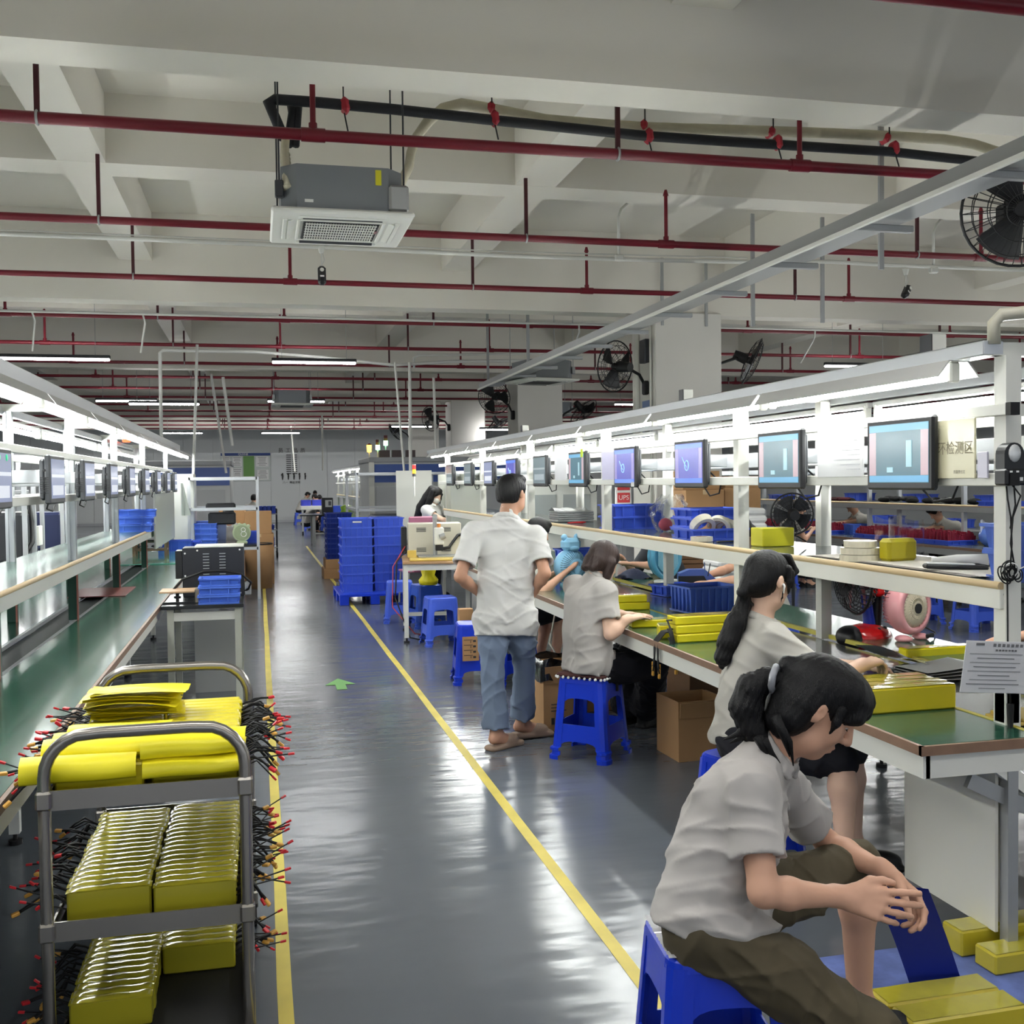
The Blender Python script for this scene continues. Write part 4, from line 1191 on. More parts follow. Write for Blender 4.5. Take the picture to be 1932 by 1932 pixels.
# top shelf: two rows of packs under loose yellow sheets
def sheeted_row(cx, y0, n, side, L=.225, W=.05, H=.075, z=.777):
    me = packmesh(L, W, H, M_yellow, None).mesh('battery_pack', [M_yellow])
    row = 'left' if side < 0 else 'right'
    for i in range(n):
        t = thing('battery_pack', 'yellow wrapped battery pack %s from the front in the %s row, trolley top shelf' % (ORD[i], row), 'battery pack',
                  (cx + random.uniform(-.006, .006), y0 + i * W, z), random.uniform(-.015, .015), 'battery packs on the trolley top shelf')
        obj('cell_block', me, None, t)
        pack_cables(t, side, L, i * 17 + (3 if side > 0 else 91))
sheeted_row(-.43, 3.02, 17, -1)
sheeted_row(-.185, 3.02, 17, 1)
M_sheet = mat('bright yellow sheet', (246, 232, 38), .42, vary=.03, vscale=6)
def wrap_sheet(label, x0, x1, y, w, z, h, bulge, rz=0.0, group='folded yellow sheets'):
    """folded sheet: a flattened roll, open at the back"""
    cx = (x0 + x1) / 2; L = x1 - x0
    prof = []
    for i in range(15):
        a = -PI / 2 - i * PI / 14 * 1.0
        prof.append((w / 2 * math.cos(a) * (1.0 if i > 0 else 1), h / 2 + h / 2 * math.sin(a) * -1))
    prof = [(w * .5, 0.0), (-w * .35, 0.0), (-w * .48, h * .12), (-w * .52, h * .45), (-w * .46, h * .8), (-w * .3, h * .97), (0, h + bulge), (w * .3, h * .98), (w * .5, h * .9)]
    N = 10; vs = []
    for j in range(N + 1):
        u = j / N
        for (py, pz) in prof:
            vs.append((-L / 2 + L * u, py + .004 * math.sin(u * 7 + pz * 40), pz * (1 + .05 * math.sin(u * 4 + 1)) + .001))
    K = len(prof)
    fs = [(j * K + i, (j + 1) * K + i, (j + 1) * K + i + 1, j * K + i + 1) for j in range(N) for i in range(K - 1)]
    mb = MB(); mb.add(vs, fs, 0, True)
    return single('yellow_sheet', label, 'plastic sheet', mb, M_sheet, (cx, y, z), rz, group)
wrap_sheet('folded yellow sheet at the near left edge of the trolley top', -.625, -.335, 3.01, .085, .815, .058, .008, .03)
wrap_sheet('thicker folded yellow sheet at the near right of the trolley top', -.318, -.062, 3.0, .1, .815, .042, .008, .06)
wrap_sheet('folded yellow sheet lying on the thick sheet at the near right of the trolley', -.326, -.07, 3.03, .12, .862, .05, .012, .075)
wrap_sheet('folded yellow sheet behind the near left one on the trolley top', -.585, -.33, 3.10, .11, .853, .045, .006, .04)
wrap_sheet('long folded yellow sheet across the left packs on the trolley top', -.58, -.29, 3.22, .1, .853, .035, .004, .0)
wrap_sheet('yellow sheet behind the near hoop at the right of the trolley top', -.31, -.05, 3.16, .12, .853, .035, .004, -.02)
wrap_sheet('yellow sheet on the left packs below the loose pile, trolley top', -.56, -.27, 3.34, .1, .853, .03, .004, .0)
# pile of loose sheets near the far hoop
rnd = random.Random(5)
for i in range(14):
    L, W = .285 + rnd.uniform(-.02, .015), .15 + rnd.uniform(-.015, .02); a, b, c_ = rnd.uniform(0, 6), rnd.uniform(.5, 1.5), rnd.uniform(0, 6)
    def f(u, v, L=L, W=W, a=a, b=b, c_=c_, i=i):
        return ((u - .5) * L, (v - .5) * W, .005 * math.sin(3 * u + a) + .004 * math.sin(5 * v * b + c_) - .012 * (1 if i > 3 else .4) * (u - .5) ** 2 * 4 * rnd.uniform(.95, 1.05) + (.014 * (max(0, .15 - u) / .15) if i % 3 == 0 else 0))
    mb = MB().sheet(10, 5, f)
    single('yellow_sheet', 'loose yellow sheet, %s from the bottom of the pile on the trolley' % ORD[i], 'plastic sheet', mb, M_sheet,
           (-.40 + rnd.uniform(-.018, .018), 3.60 + rnd.uniform(-.02, .02), .868 + i * .0062), rnd.uniform(-.07, .07), 'loose yellow sheets piled on the trolley')

# ================================================================== stools
stool('blue plastic stool carrying the woman with bobbed hair', (1.855, 5.86, 0), .82, M_bluedk)
stool('blue plastic stool under the front woman in olive trousers', (1.075, 2.42, 0), -.12, M_bluedk)
stool('blue plastic stool under the woman with the long ponytail', (1.93, 3.98, 0), .35, M_bluedk)
stool('empty blue plastic stool in front of the welding table', (1.72, 10.3, 0), .05, M_blue)
s_ = stool('blue plastic stool with a cardboard sign, just behind the standing man', (1.66, 8.3, 0), -.1, M_bluedk)
t = thing('cardboard_sign', 'handwritten cardboard sign hung on the stool behind the standing man', 'sign', (1.585, 8.09, .2))
obj('card', MB().b2(-.065, .065, -.006, .0, 0, .19), M_card, t)
wr = MB()
for k in range(4):
    wr.box((-.02 + .0 * k, -.0075, .165 - k * .04), (.07, .002, .004)); wr.box((.0, -.0075, .15 - k * .04), (.004, .002, .018)); wr.box((.03, -.0075, .155 - k * .042), (.022, .002, .016))
obj('handwriting', wr, M_ink, t)
stool('blue stool beneath the welding table, holding a yellow bag', (1.78, 11.6, 0), .2, mat('teal blue plastic', (34, 74, 176), .35))
stool('blue stool at the left under the welding table', (1.55, 12.1, 0), -.1, M_blue)
stool('far blue stool under the seated man with glasses', (1.5, 42.0, 0), .1, M_blue)
stool('blue stool standing under the far right grey line', (7.2, 9.55, 0), .1, M_blue)
stool('second blue stool by the far right grey line, behind the first', (7.05, 10.2, 0), -.3, M_blue)
stool('blue stool half hidden by the nearest right post', (7.55, 9.7, 0), .5, M_blue)
stool('blue stool under the far grey table by the aisle', (1.62, 36.5, 0), .2, M_blue)
# seat pads
t = thing('seat_pad', 'brown seat cover with white lace edge on the stool of the woman with bobbed hair', 'seat pad', (1.855, 5.86, .472), .82)
obj('pad', MB().box((0, 0, .012), (.30, .30, .022), .009), mat('brown cloth', (70, 36, 34), .8), t)
lc = MB()
for q in range(4):
    for i in range(9):
        p = Matrix.Rotation(q * PI / 2, 3, 'Z') @ Vector((-.135 + i * .034, -.152, .0))
        lc.ell(p, (.011, .008, .009), 8, 5)
obj('lace', lc, M_paper, t, kind='stuff')
for q in (0, 1):
    p = Matrix.Rotation(q * PI / 2, 3, 'Z') @ Vector((.03, -.155, -.04))
    obj('strap', MB().box(p, (.012, .012, .1)), M_rubber, t)
t = thing('seat_pad', 'tan cardboard pad and shiny wrap on the stool of the front woman', 'seat pad', (1.06, 2.42, .4705), -.12)
obj('pad', MB().sheet(8, 8, lambda u, v: (-.10 + u * .22, -.13 + v * .26, .012 + .004 * math.sin(7 * u + 3 * v))).box((.01, 0, .005), (.22, .26, .01)), mat('tan pad', (196, 146, 108), .6, vary=.08, vscale=8, bump=.4, bscale=30), t)
obj('foil_wrap', MB().sheet(6, 26, lambda u, v: (-.128 + u * .03, -.125 + v * .25, .003 + .004 * ((int(v * 26) % 2)))), mat('shiny wrap', (214, 216, 222), .16, .3, coat=.8), t)
# rule strip seen through the opening of the front stool
single('tape_measure', 'white measuring tape stuck along the crossbar of the front blue stool', 'measuring tape', MB().box((0, 0, 0), (.17, .002, .012)), mat('lilac tape', (190, 196, 222), .5), (1.085, 2.262, .199), -.12)

# ================================================================== packs on the right bench and on the floor
def big_pack(label, loc, rz=0, L=.37, W=.062, H=.09, m=None, group='yellow battery packs by the right workbench', leads=0, ang=0):
    t = thing('battery_pack', label, 'battery pack', loc, rz, group)
    m = m or M_yellow
    obj('cell_block', MB().box((0, 0, H / 2), (L, W, H), .006), m, t)
    def f(u, v):
        return ((u - .5) * L * .97, (v - .5) * W * .9, H + .0016 + .0008 * math.sin(9 * u + 4 * v))
    obj('film_fold', MB().sheet(6, 3, f), M_film, t)
    if leads:
        c = MB(); cn = MB()
        for k in range(leads):
            a = -L / 2; dx, dz = ang
            p = [(a, -.01 + .01 * k, H * .5), (a - .03, -.02 + .012 * k, H * .55), (a - .03 + dx * .5 + .012 * k, -.06 + .01 * k, H * .4 + dz * .4), (a - .03 + dx + .014 * k, -.1 + .012 * k, dz + .012 * k)]
            c.tube(p, .0045, 5)
            obj('connector', MB().box((p[3][0], p[3][1], p[3][2] - .01), (.016, .012, .024), .003), M_conn, t)
        obj('leads', c, M_rubber, t)
    return t
for i in range(4):
    big_pack('yellow battery pack, %s from the front in the block at the right bench end' % ORD[i], (2.275 + .012 * (i % 2), 3.39 + i * .063, .751), .02, m=mat('olive gold wrap', (196, 180, 34), .3, vary=.05, vscale=10, coat=.3))
big_pack('single yellow battery pack lying on the belt in front of the pink fan', (3.13, 4.43, .7325), .02, W=.07, H=.055)
for i in range(3):
    big_pack('yellow battery pack, %s layer of the stack behind the ponytailed woman' % ['lowest', 'middle', 'top'][i], (2.27, 5.17 + .01 * i, .751 + i * .045), .05, W=.11, H=.044, leads=2, ang=(.0, -.13))
big_pack('small yellow pack set upright left of the stack behind the ponytailed woman', (2.10, 5.33, .751), 1.3, L=.12, W=.06, H=.07)
big_pack('yellow battery pack under the hand of the woman with bobbed hair', (2.25, 5.74, .751), -.12, W=.1, H=.045)
for i in range(2):
    big_pack('yellow battery pack, %s of two beyond the hands of the woman with bobbed hair' % ['lower', 'upper'][i], (2.30 - .02 * i, 6.55, .751 + i * .05), -.1, L=.34, W=.1, H=.049)
# floor packs on a blue board, in front of the front woman
t = thing('floor_board', 'thin worn blue board lying on the floor under yellow packs', 'board', (2.12, 2.82, 0))
obj('board', MB().box((0, .0, .008), (.78, .62, .015), .002), mat('worn blue board', (96, 112, 170), .6, vary=.25, vscale=14), t)
M_floorpack = mat('dim gold wrap', (190, 174, 44), .34, vary=.07, vscale=8, coat=.3)
big_pack('yellow battery pack on the floor, nearer of the front pair', (1.90, 2.585, .016), .01, W=.1, H=.085, m=M_floorpack)
big_pack('yellow battery pack on the floor, farther of the front pair beside the blue sheet', (1.895, 2.692, .016), .01, W=.1, H=.085, m=M_floorpack)
big_pack('yellow battery pack on the floor behind the blue sheet, nearer one', (2.42, 2.92, .016), .03, W=.1, H=.065, m=M_floorpack)
big_pack('yellow battery pack on the floor behind the blue sheet, farther one', (2.40, 3.06, .016), .03, W=.1, H=.085, m=M_floorpack)
# blue sheet held by the front woman
def f(u, v):
    x = 1.70 + .16 * u + (.20) * v; y = 2.70 + .10 * v - .03 * u; z = .40 - .385 * v
    return (x + .02 * math.sin(v * PI) , y + .03 * math.sin(v * PI), z + .012 * math.sin(u * 2 + 1))
t = thing('blue_sheet', 'dark blue foam sheet held up by the front woman', 'plastic sheet', (0, 0, 0))
obj('sheet', MB().sheet(6, 14, f).sheet(6, 14, lambda u, v: tuple(Vector(f(u, v)) + Vector((.004, .006, .003)))), mat('dark blue foam', (8, 34, 140), .6), t)
# ================================================================== people
V = lambda *a: np.array(a, float)
def nrm(v): return v / (np.linalg.norm(v) + 1e-9)
M_polo = mat('grey polo cotton', (176, 172, 168), .85, bump=.12, bscale=9)
M_polo2 = mat('light grey polo cotton', (178, 175, 167), .85, bump=.12, bscale=9)
M_shirt = mat('white work shirt', (214, 213, 210), .8, bump=.15, bscale=7)
M_olive = mat('olive trousers', (78, 70, 52), .85, vary=.08, vscale=6, bump=.25, bscale=9)
M_navy = mat('black trousers', (20, 20, 28), .85)
M_jeans = mat('washed blue jeans', (104, 118, 140), .85, vary=.12, vscale=4, bump=.25, bscale=11)
M_hairbrown = mat('dark brown hair', (50, 34, 30), .42, bump=.6, bscale=40, stretch=(14, 14, .8))
M_lip = mat('lip pink', (176, 110, 100), .5)
M_brow = mat('eyebrow hair', (34, 28, 28), .7)
M_slip = mat('tan slipper rubber', (140, 118, 100), .6)
M_mask = mat('white face mask', (232, 228, 218), .8)

def ik(a, c, l1, l2, pole):
    d = c - a; L = np.linalg.norm(d); L = min(L, (l1 + l2) * .998); d = nrm(d)
    x = (l1 * l1 - l2 * l2 + L * L) / (2 * L); h = math.sqrt(max(l1 * l1 - x * x, 0))
    p = pole - d * (pole @ d)
    return a + d * x + nrm(p) * h

def head_frame(fwd, roll=0.0):
    f = nrm(fwd); r = nrm(np.cross(f, V(0, 0, 1)))
    u = np.cross(r, f)
    if roll:
        r, u = r * math.cos(roll) + u * math.sin(roll), u * math.cos(roll) - r * math.sin(roll)
    return np.stack([r, f, u], 1)

def add_head(S, c, R, s=1.0, fine=True):
    W = lambda x, y, z: c + R @ (V(x, y, z) * s)
    S.ell(W(0, -.012, .022), V(.073, .092, .084) * s, R, .01)
    S.ell(W(0, .022, -.038), V(.058, .066, .072) * s, R, .03)
    S.cone(W(-.03, .03, -.078), W(.03, .03, -.078), .03 * s, .03 * s, .03)
    S.cone(W(0, .062, -.093), W(0, .06, -.095), .021 * s, None, .025)
    if fine:
        for q in (-1, 1):
            S.ell(W(q * .034, .058, -.03), V(.024, .022, .026) * s, R, .02)
            S.cone(W(q * .012, .082, .026), W(q * .045, .068, .024), .010 * s, .008 * s, .014)
        for q in (-1, 1):
            S.ell(W(q * .031, .092, .006), V(.014, .012, .010) * s, R, .008, True)
        S.cone(W(0, .086, .012), W(0, .107, -.026), .008 * s, .0115 * s, .010)
        for q in (-1, 1): S.cone(W(q * .010, .096, -.031), W(q * .012, .09, -.031), .0075 * s, None, .006)
        S.ell(W(0, .086, -.058), V(.021, .010, .0065) * s, R, .005)
        S.ell(W(0, .084, -.070), V(.018, .010, .007) * s, R, .005)
        S.ell(W(0, .098, -.064), V(.022, .006, .0018) * s, R, .003, True)
    else:
        S.cone(W(0, .085, .01), W(0, .104, -.026), .009 * s, .012 * s, .01)
    for q in (-1, 1):
        Re = R @ np.array([[1, 0, 0], [0, math.cos(.25), 0], [0, 0, 1]]) if False else R
        S.ell(W(q * .078, -.006, -.008), V(.011, .017, .029) * s, Re, .005)
        if fine: S.ell(W(q * .090, .0, -.004), V(.008, .009, .017) * s, Re, .003, True)

def add_hand(S, w, d, n, side, curl=(.25, .3, .35, .4), spread=.10, thumb=(.55, .35), s=1.0, fine=True):
    """w wrist, d finger direction, n palm normal (out of the palm), side: +1 thumb on the d x n side"""
    d = nrm(d); n = nrm(n - d * (n @ d)); t = np.cross(d, n) * side    # t: toward thumb
    if not fine:
        S.ell(w + d * .075 * s, V(.075, .04, .022) * s, np.stack([d, t, n], 1), .02)
        S.cone(w + d * .03 + t * .02, w + d * .075 + t * .05 + n * .02, .013 * s, .011 * s, .012); return
    S.cone(w - d * .02, w + d * .02, .024 * s, .023 * s, .02)
    base = []
    for i, off in enumerate((.030, .010, -.011, -.030)):
        k = w + d * ((.088, .092, .087, .077)[i] * s) + t * off * s
        S.cone(w + d * .018 * s + t * off * .55 * s, k, .0145 * s, .0115 * s, .012)
        base.append((k, off))
    L = (.043, .047, .043, .034)
    for i, (k, off) in enumerate(base):
        ang = 0.0; p = k; r = (.0092, .0095, .009, .008)[i] * s
        dd = nrm(d + t * off * spread * 30)
        for j, f in enumerate((1.0, .62, .5)):
            ang += curl[i] * (1.0, 1.15, .8)[j]
            q = p + (dd * math.cos(ang) + n * math.sin(ang)) * L[i] * f * s
            S.cone(p, q, r * (1 - .06 * j), r * (1 - .06 * j - .08), .004)
            p = q
    # thumb leaves the side of the palm near its base
    a = w + d * .028 * s + t * .022 * s; b = a + (d * .72 + t * .62 + n * thumb[1]) * .042 * s
    c_ = b + (d * .9 + t * (.45 - thumb[0]) + n * thumb[1]) * .032 * s; e = c_ + (d * .95 + t * (.2 - thumb[0]) + n * thumb[1]) * .024 * s
    S.cone(a, b, .0155 * s, .012 * s, .012); S.cone(b, c_, .0115 * s, .0098 * s, .005); S.cone(c_, e, .0098 * s, .0082 * s, .004)

def hair_mesh(S, c, R, style, s=1.0):
    W = lambda x, y, z: c + R @ (V(x, y, z) * s)
    S.ell(W(0, -.016, .030), V(.083, .100, .088) * s, R, .01)
    S.ell(W(0, -.045, -.015), V(.076, .068, .075) * s, R, .02)
    bangs = style in ('fringe', 'bobfringe')
    # open the face
    if bangs:
        S.ell(W(0, .10, -.075), V(.066, .085, .080) * s, R, .008, True)
    else:
        S.ell(W(0, .105, -.045), V(.066, .080, .098) * s, R, .012, True)
    # free the ears and the neck
    if style == 'short':
        for q in (-1, 1): S.ell(W(q * .088, .012, -.03), V(.035, .030, .045) * s, R, .012, True)
        S.box(W(0, -.03, -.115), V(.1, .09, .05) * s, R, .02, .02, True)
        S.ell(W(0, .035, .085), V(.062, .055, .03) * s, R, .02)
    elif style in ('pony', 'fringe'):
        for q in (-1, 1): S.ell(W(q * .088, .012, -.028), V(.032, .026, .042) * s, R, .008, True)
        if style == 'pony':
            S.cone(W(0, -.10, -.045), W(0, -.118, -.075), .034 * s, .026 * s, .03)
            for q in (-1, 1): S.cone(W(q * .07, .05, .04), W(q * .079, .055, -.02), .014 * s, .005 * s, .01); 
            for q in (-1, 1): S.cone(W(q * .078, .018, -.02), W(q * .076, .02, -.085), .006 * s, .003 * s, .004)
        else:
            S.ell(W(0, .024, .070), V(.074, .070, .050) * s, R, .02)
            for q in (-1, 1):
                S.chain([W(q * .040, .068, .062), W(q * .052, .074, .038), W(q * .056, .066, .016)], [.026, .016, .006], .016)
            S.chain([W(0, .076, .072), W(0, .090, .050), W(0, .092, .030)], [.026, .016, .006], .016)
            S.cone(W(0, -.10, .02), W(0, -.118, .028), .03 * s, .022 * s, .02)
            for q in (-1, 1):
                S.cone(W(q * .034, -.062, -.02), W(q * .03, -.058, -.085), .046 * s, .034 * s, .02)
                S.chain([W(q * .056, -.036, -.015), W(q * .056, -.034, -.06), W(q * .050, -.034, -.105)], [.034 * s, .028 * s, .012 * s], .03)
    elif style == 'bob':
        for q in (-1, 1):
            S.cone(W(q * .070, -.015, -.02), W(q * .068, -.005, -.098), .036 * s, .026 * s, .02)
            S.ell(W(q * .09, .03, -.02), V(.026, .026, .036) * s, R, .006, True)
        S.cone(W(-.03, -.075, -.04), W(-.03, -.098, -.088), .045 * s, .024 * s, .02)
        S.cone(W(.03, -.075, -.04), W(.03, -.098, -.088), .045 * s, .024 * s, .02)
        S.cone(W(0, -.09, -.06), W(0, -.122, -.092), .03 * s, .012 * s, .02)
    return W

def eyes(t, c, R, s, m_eye, brows=True):
    W = lambda x, y, z: Vector(c + R @ (V(x, y, z) * s))
    Rm = Matrix([list(r) for r in R])
    for q in (-1, 1):
        e = obj('eye', MB().ell(W(q * .031, .0685, .004), (.0120 * s, .0120 * s, .0110 * s), 12, 8), mat('eye white', (214, 208, 200), .2), t)
        obj('iris', MB().ell(W(q * .031, .0745, .001), (.0062 * s, .0062 * s, .0062 * s), 10, 6), M_rubber, e)
        # heavy upper lid, looking down
        obj('eyelid', MB().ell(W(q * .031, .0685, .0065), (.0135 * s, .0135 * s, .0102 * s), 12, 8), m_eye, e)
        obj('lashes', MB().tube([W(q * .020, .078, .0), W(q * .029, .0825, -.0035), W(q * .042, .075, -.001)], .0012, 4), M_brow, e)
        if brows:
            obj('eyebrow', MB().tube([W(q * .016, .089, .024), W(q * .032, .0875, .029), W(q * .048, .071, .025)], [.0022, .0028, .0012], 5), M_brow, t)

def fold_fn(seed, amp, up, rt, fw, n):
    rs = np.random.RandomState(seed)
    W_ = []
    for i in range(n):
        th = rs.uniform(.5, 1.35) * (1 if i % 2 else -1)
        k = (up * math.sin(th) + rt * math.cos(th) * .8 + fw * rs.uniform(-.6, .6)) * rs.uniform(36, 62)
        W_.append((k, rs.rand() * 6, rs.randn(3) * 9, rs.rand() * 6, rs.randn(3) * 14, rs.rand() * 6))
    def fn(x, y, z):
        v = 0
        for k, ph, m, mp, q, qp in W_:
            w = 1.6 * np.sin(q[0] * x + q[1] * y + q[2] * z + qp)
            r = (1 - np.abs(np.sin(.5 * (k[0] * x + k[1] * y + k[2] * z) + ph + w))) ** 2
            v = v + r * np.clip(np.sin(m[0] * x + m[1] * y + m[2] * z + mp) + .25, 0, 1)
        return (amp * (.55 - v * 1.5)).astype(np.float32)
    return fn

def person(label, J, shirt, trousers, hair='short', hairmat=None, skin=None, h=.012, hs=1.0, fine=False, sleeve=.60, hem=0.0, folds=.0045,
           shorts=False, shoes=None, hands=None, girth=1.0, extras=(), rollL=None, sw=.068, collar=True, legs=True, hair_fn=None, group=None, mask=False, barefoot=False):
    skin = skin or M_skin; hairmat = hairmat or M_hairblack
    J = {k: np.array(v, float) for k, v in J.items()}
    base = (float(J['pel'][0]), float(J['pel'][1]), 0.0)
    t = thing('person', label, 'person', base, 0, group)
    R = head_frame(J['hdir'], J.get('roll', 0.0) if 'roll' in J and J['roll'].ndim == 0 else 0.0)
    hc = J['head']; pel, ch, nk = J['pel'], J['ch'], J['neck']
    pts = np.stack([v for k, v in J.items() if v.shape == (3,) and k not in ('hdir', 'fwd')])
    lo, hi = pts.min(0) - .22, pts.max(0) + .22
    lo[2] = max(lo[2], -.01)
    sp = nrm(nk - pel)
    rt = nrm(J['shR'] - J['shL'])
    rh = nrm(J['hipR'] - J['hipL'])
    g = girth
    fw = nrm(np.cross(sp, rt)) * -1
    if fw @ J['fwd'] < 0: fw = -fw
    # ---- skin: one continuous body
    S = SDF(lo, hi, h)
    for q in (-1, 1):
        S.cone(pel + rh * q * .055 * g, ch + rt * q * .06 * g - sp * .05, .082 * g, .078 * g, .05)
    S.cone(nk - sp * .05, nk + (hc - nk) * .35, .052, .047, .04)
    ST = S.F.copy()
    S.cone(nk, hc + R @ V(0, -.02, -.05), .050 * hs, .048 * hs, .03)
    add_head(S, hc, R, hs, fine)
    for q, s_ in ((1, 'R'), (-1, 'L')):
        sh, el, wr = J['sh' + s_], J['el' + s_], J['wr' + s_]
        S.cone(nk - sp * .03 + rt * q * .03, sh, .040, .042, .04)
        S.cone(sh, sh + (el - sh) * .35, .041 * g, .042 * g, .02); S.cone(sh + (el - sh) * .35, el, .042 * g, .034 * g, .02)
        fo = el + (wr - el) * .3
        S.cone(el, fo, .033 * g, .036 * g, .02); S.cone(fo, wr, .036 * g, .0225 * g, .02)
        hd = (hands or {}).get(s_)
        if hd is None:
            d = nrm(wr - el); hd = dict(d=d, n=nrm(V(0, 0, -1) + fw * .2))
        side = hd.get('side')
        if side is None: side = 1 if s_ == 'R' else -1
        add_hand(S, wr, hd['d'], hd['n'], side * -1 if hd.get('flip') else side, hd.get('curl', (.3, .32, .36, .4)), hd.get('spread', .08), hd.get('thumb', (.4, .3)), hd.get('s', .95), fine or h < .009)
        if legs:
            hp, kn, an, to = J['hip' + s_], J['kn' + s_], J['an' + s_], J['toe' + s_]
            S.cone(hp, kn, .066 * g, .048 * g, .03); S.cone(kn, kn + (an - kn) * .3, .048 * g, .05 * g, .03); S.cone(kn + (an - kn) * .3, an, .05 * g, .032, .03)
            S.cone(an, an + (to - an) * .5 - V(0, 0, .025), .036, .034, .03); S.cone(an - V(0, 0, .04) - nrm(to - an) * .03, to, .03, .026, .02)
    obj('body', S.mesh('body', skin, base), None, t)
    # ---- trousers
    if legs:
        Q = SDF(lo, hi, h)
        for q, s_ in ((1, 'R'), (-1, 'L')):
            hp, kn, an = J['hip' + s_], J['kn' + s_], J['an' + s_]
            Q.cone(pel + rh * q * .055 - sp * .01, hp, .094 * g, .098 * g, .05)
            Q.cone(hp, hp + (kn - hp) * .5, .093 * g, .080 * g, .03); Q.cone(hp + (kn - hp) * .5, kn, .080 * g, .066 * g, .03)
            end = (rollL if (rollL is not None and s_ == 'L') else (0.0 if shorts else .90))
            if end > 0:
                e = kn + (an - kn) * end
                ax = nrm(an - kn)
                S2 = SDF.__new__(SDF); S2.__dict__.update(Q.__dict__); S2.F = np.full(Q.n, 1.0, np.float32)
                wide = J['wide'] if 'wide' in J else .055
                S2.cone(kn, e + ax * .04, .066 * g, float(wide) * 1.0, 0)
                S2.cut(e, ax)
                A, B = Q.F, S2.F; k = .02
                hh = np.clip(.5 + .5 * (A - B) / k, 0, 1)
                Q.F = (A + (B - A) * hh - k * hh * (1 - hh)).astype(np.float32)
        if folds:
            if folds: Q.warp(fold_fn(11 + int(abs(base[0] * 50)), folds * 1.1, V(0, 0, 1), rh, fw, 6))
        QF = Q.F
        obj('shorts' if shorts else 'trousers', Q.mesh('trousers', trousers, base), None, t)
        if not barefoot:
            for s_ in 'RL':
                an, to = J['an' + s_], J['toe' + s_]; d = nrm((to - an) * V(1, 1, 0)); r = V(d[1], -d[0], 0)
                K = SDF(np.minimum(an, to) - .12, np.maximum(an, to) + .12, min(h, .008))
                hz = min(an[2], to[2]) - .055; Rf = np.stack([r, d, V(0, 0, 1)], 1)
                m_ = (an + to) / 2
                K.box(V(m_[0], m_[1], hz + .02) + d * .01, V(.045, .135, .018), Rf, .017, .01)
                if shoes is M_slip:
                    K.ell(V(m_[0], m_[1], hz + .045) + d * .045, V(.048, .07, .04), Rf, .012)
                else:
                    K.ell(V(m_[0], m_[1], hz + .045) + d * .03, V(.046, .11, .042), Rf, .015); K.ell(V(an[0], an[1], hz + .06) - d * .01, V(.04, .05, .05), Rf, .015)
                obj('shoe', K.mesh('shoe', shoes or M_rubber, base), None, t)
    # ---- shirt
    T = SDF(lo, hi, h)
    up = .135 * g
    bt = pel - sp * hem
    for q in (-1, 1):
        mid = (pel + ch) / 2
        T.cone(bt + rh * q * .075 * g, mid + (rt + rh) * .5 * q * .066 * g, .108 * g, .100 * g, .05)
        T.cone(mid + (rt + rh) * .5 * q * .066 * g, ch + rt * q * .082 * g - sp * .02, .100 * g, .093 * g, .05)
        T.cone(ch + rt * q * .06 * g + sp * .02, nk - sp * .045 + rt * q * .06, .07 * g, .05, .05)
    T.cone(ch, nk - sp * .01, .088 * g, .064, .04)
    for q in (-1, 1):
        pass
    for q, s_ in ((1, 'R'), (-1, 'L')):
        sh, el = J['sh' + s_], J['el' + s_]
        T.cone(nk - sp * .035 + rt * q * .045, sh, .046, .055 * g, .05)
        e = sh + (el - sh) * sleeve; ax = nrm(el - sh)
        T.cone(ch + rt * q * .085, sh, .066 * g, .050 * g, .04)
        S2 = SDF.__new__(SDF); S2.__dict__.update(T.__dict__); S2.F = np.full(T.n, 1.0, np.float32)
        S2.cone(sh, e + ax * .05, .060 * g, sw * g, .0)
        S2.cut(e, ax)
        S2.cone(e - ax * .010, e + ax * .05, sw * g - .020, sw * g - .012, .004, True)
        if h < .009 and False:   # sleeve band
            S2.cone(e - ax * .024, e - ax * .003, (sw + .001) * g, (sw + .0025) * g, .004)
        # smooth union of sleeve and trunk
        A, B = T.F, S2.F; k = .03
        hh = np.clip(.5 + .5 * (A - B) / k, 0, 1)
        T.F = (A + (B - A) * hh - k * hh * (1 - hh)).astype(np.float32)
    T.ell(ch + fw * .03 - sp * .05, V(.13, .10, .11) * g, np.stack([rt, fw, sp], 1), .06)
    # cover the hips of the trousers and the trunk of the body
    X_, Y_, Z_ = T.ax[0][:, None, None], T.ax[1][None, :, None], T.ax[2][None, None, :]
    if legs:
        dd = np.sqrt((X_ - pel[0]) ** 2 + (Y_ - pel[1]) ** 2 + (Z_ - pel[2] - .02) ** 2) - (.165 + hem * .9) * g
        T.F = np.minimum(T.F, np.maximum(QF - .013, dd)).astype(np.float32)
    T.F = np.minimum(T.F, ST - .009).astype(np.float32)
    # hem: cut below the bottom, neck opening
    T.cut(bt - sp * .055, -sp)
    nn = nrm(nk + (hc - nk) * .4 - nk)
    T.cone(nk + nn * .055 + fw * .012, nk + nn * .17 + fw * .03, .066, .078, .008, True)
    if folds:
        T.warp(fold_fn(int(abs(base[0] * 997 + base[1] * 131)) % 10000, folds, sp, rt, fw, 5))
    so = obj('shirt', T.mesh('shirt', shirt, base), None, t)
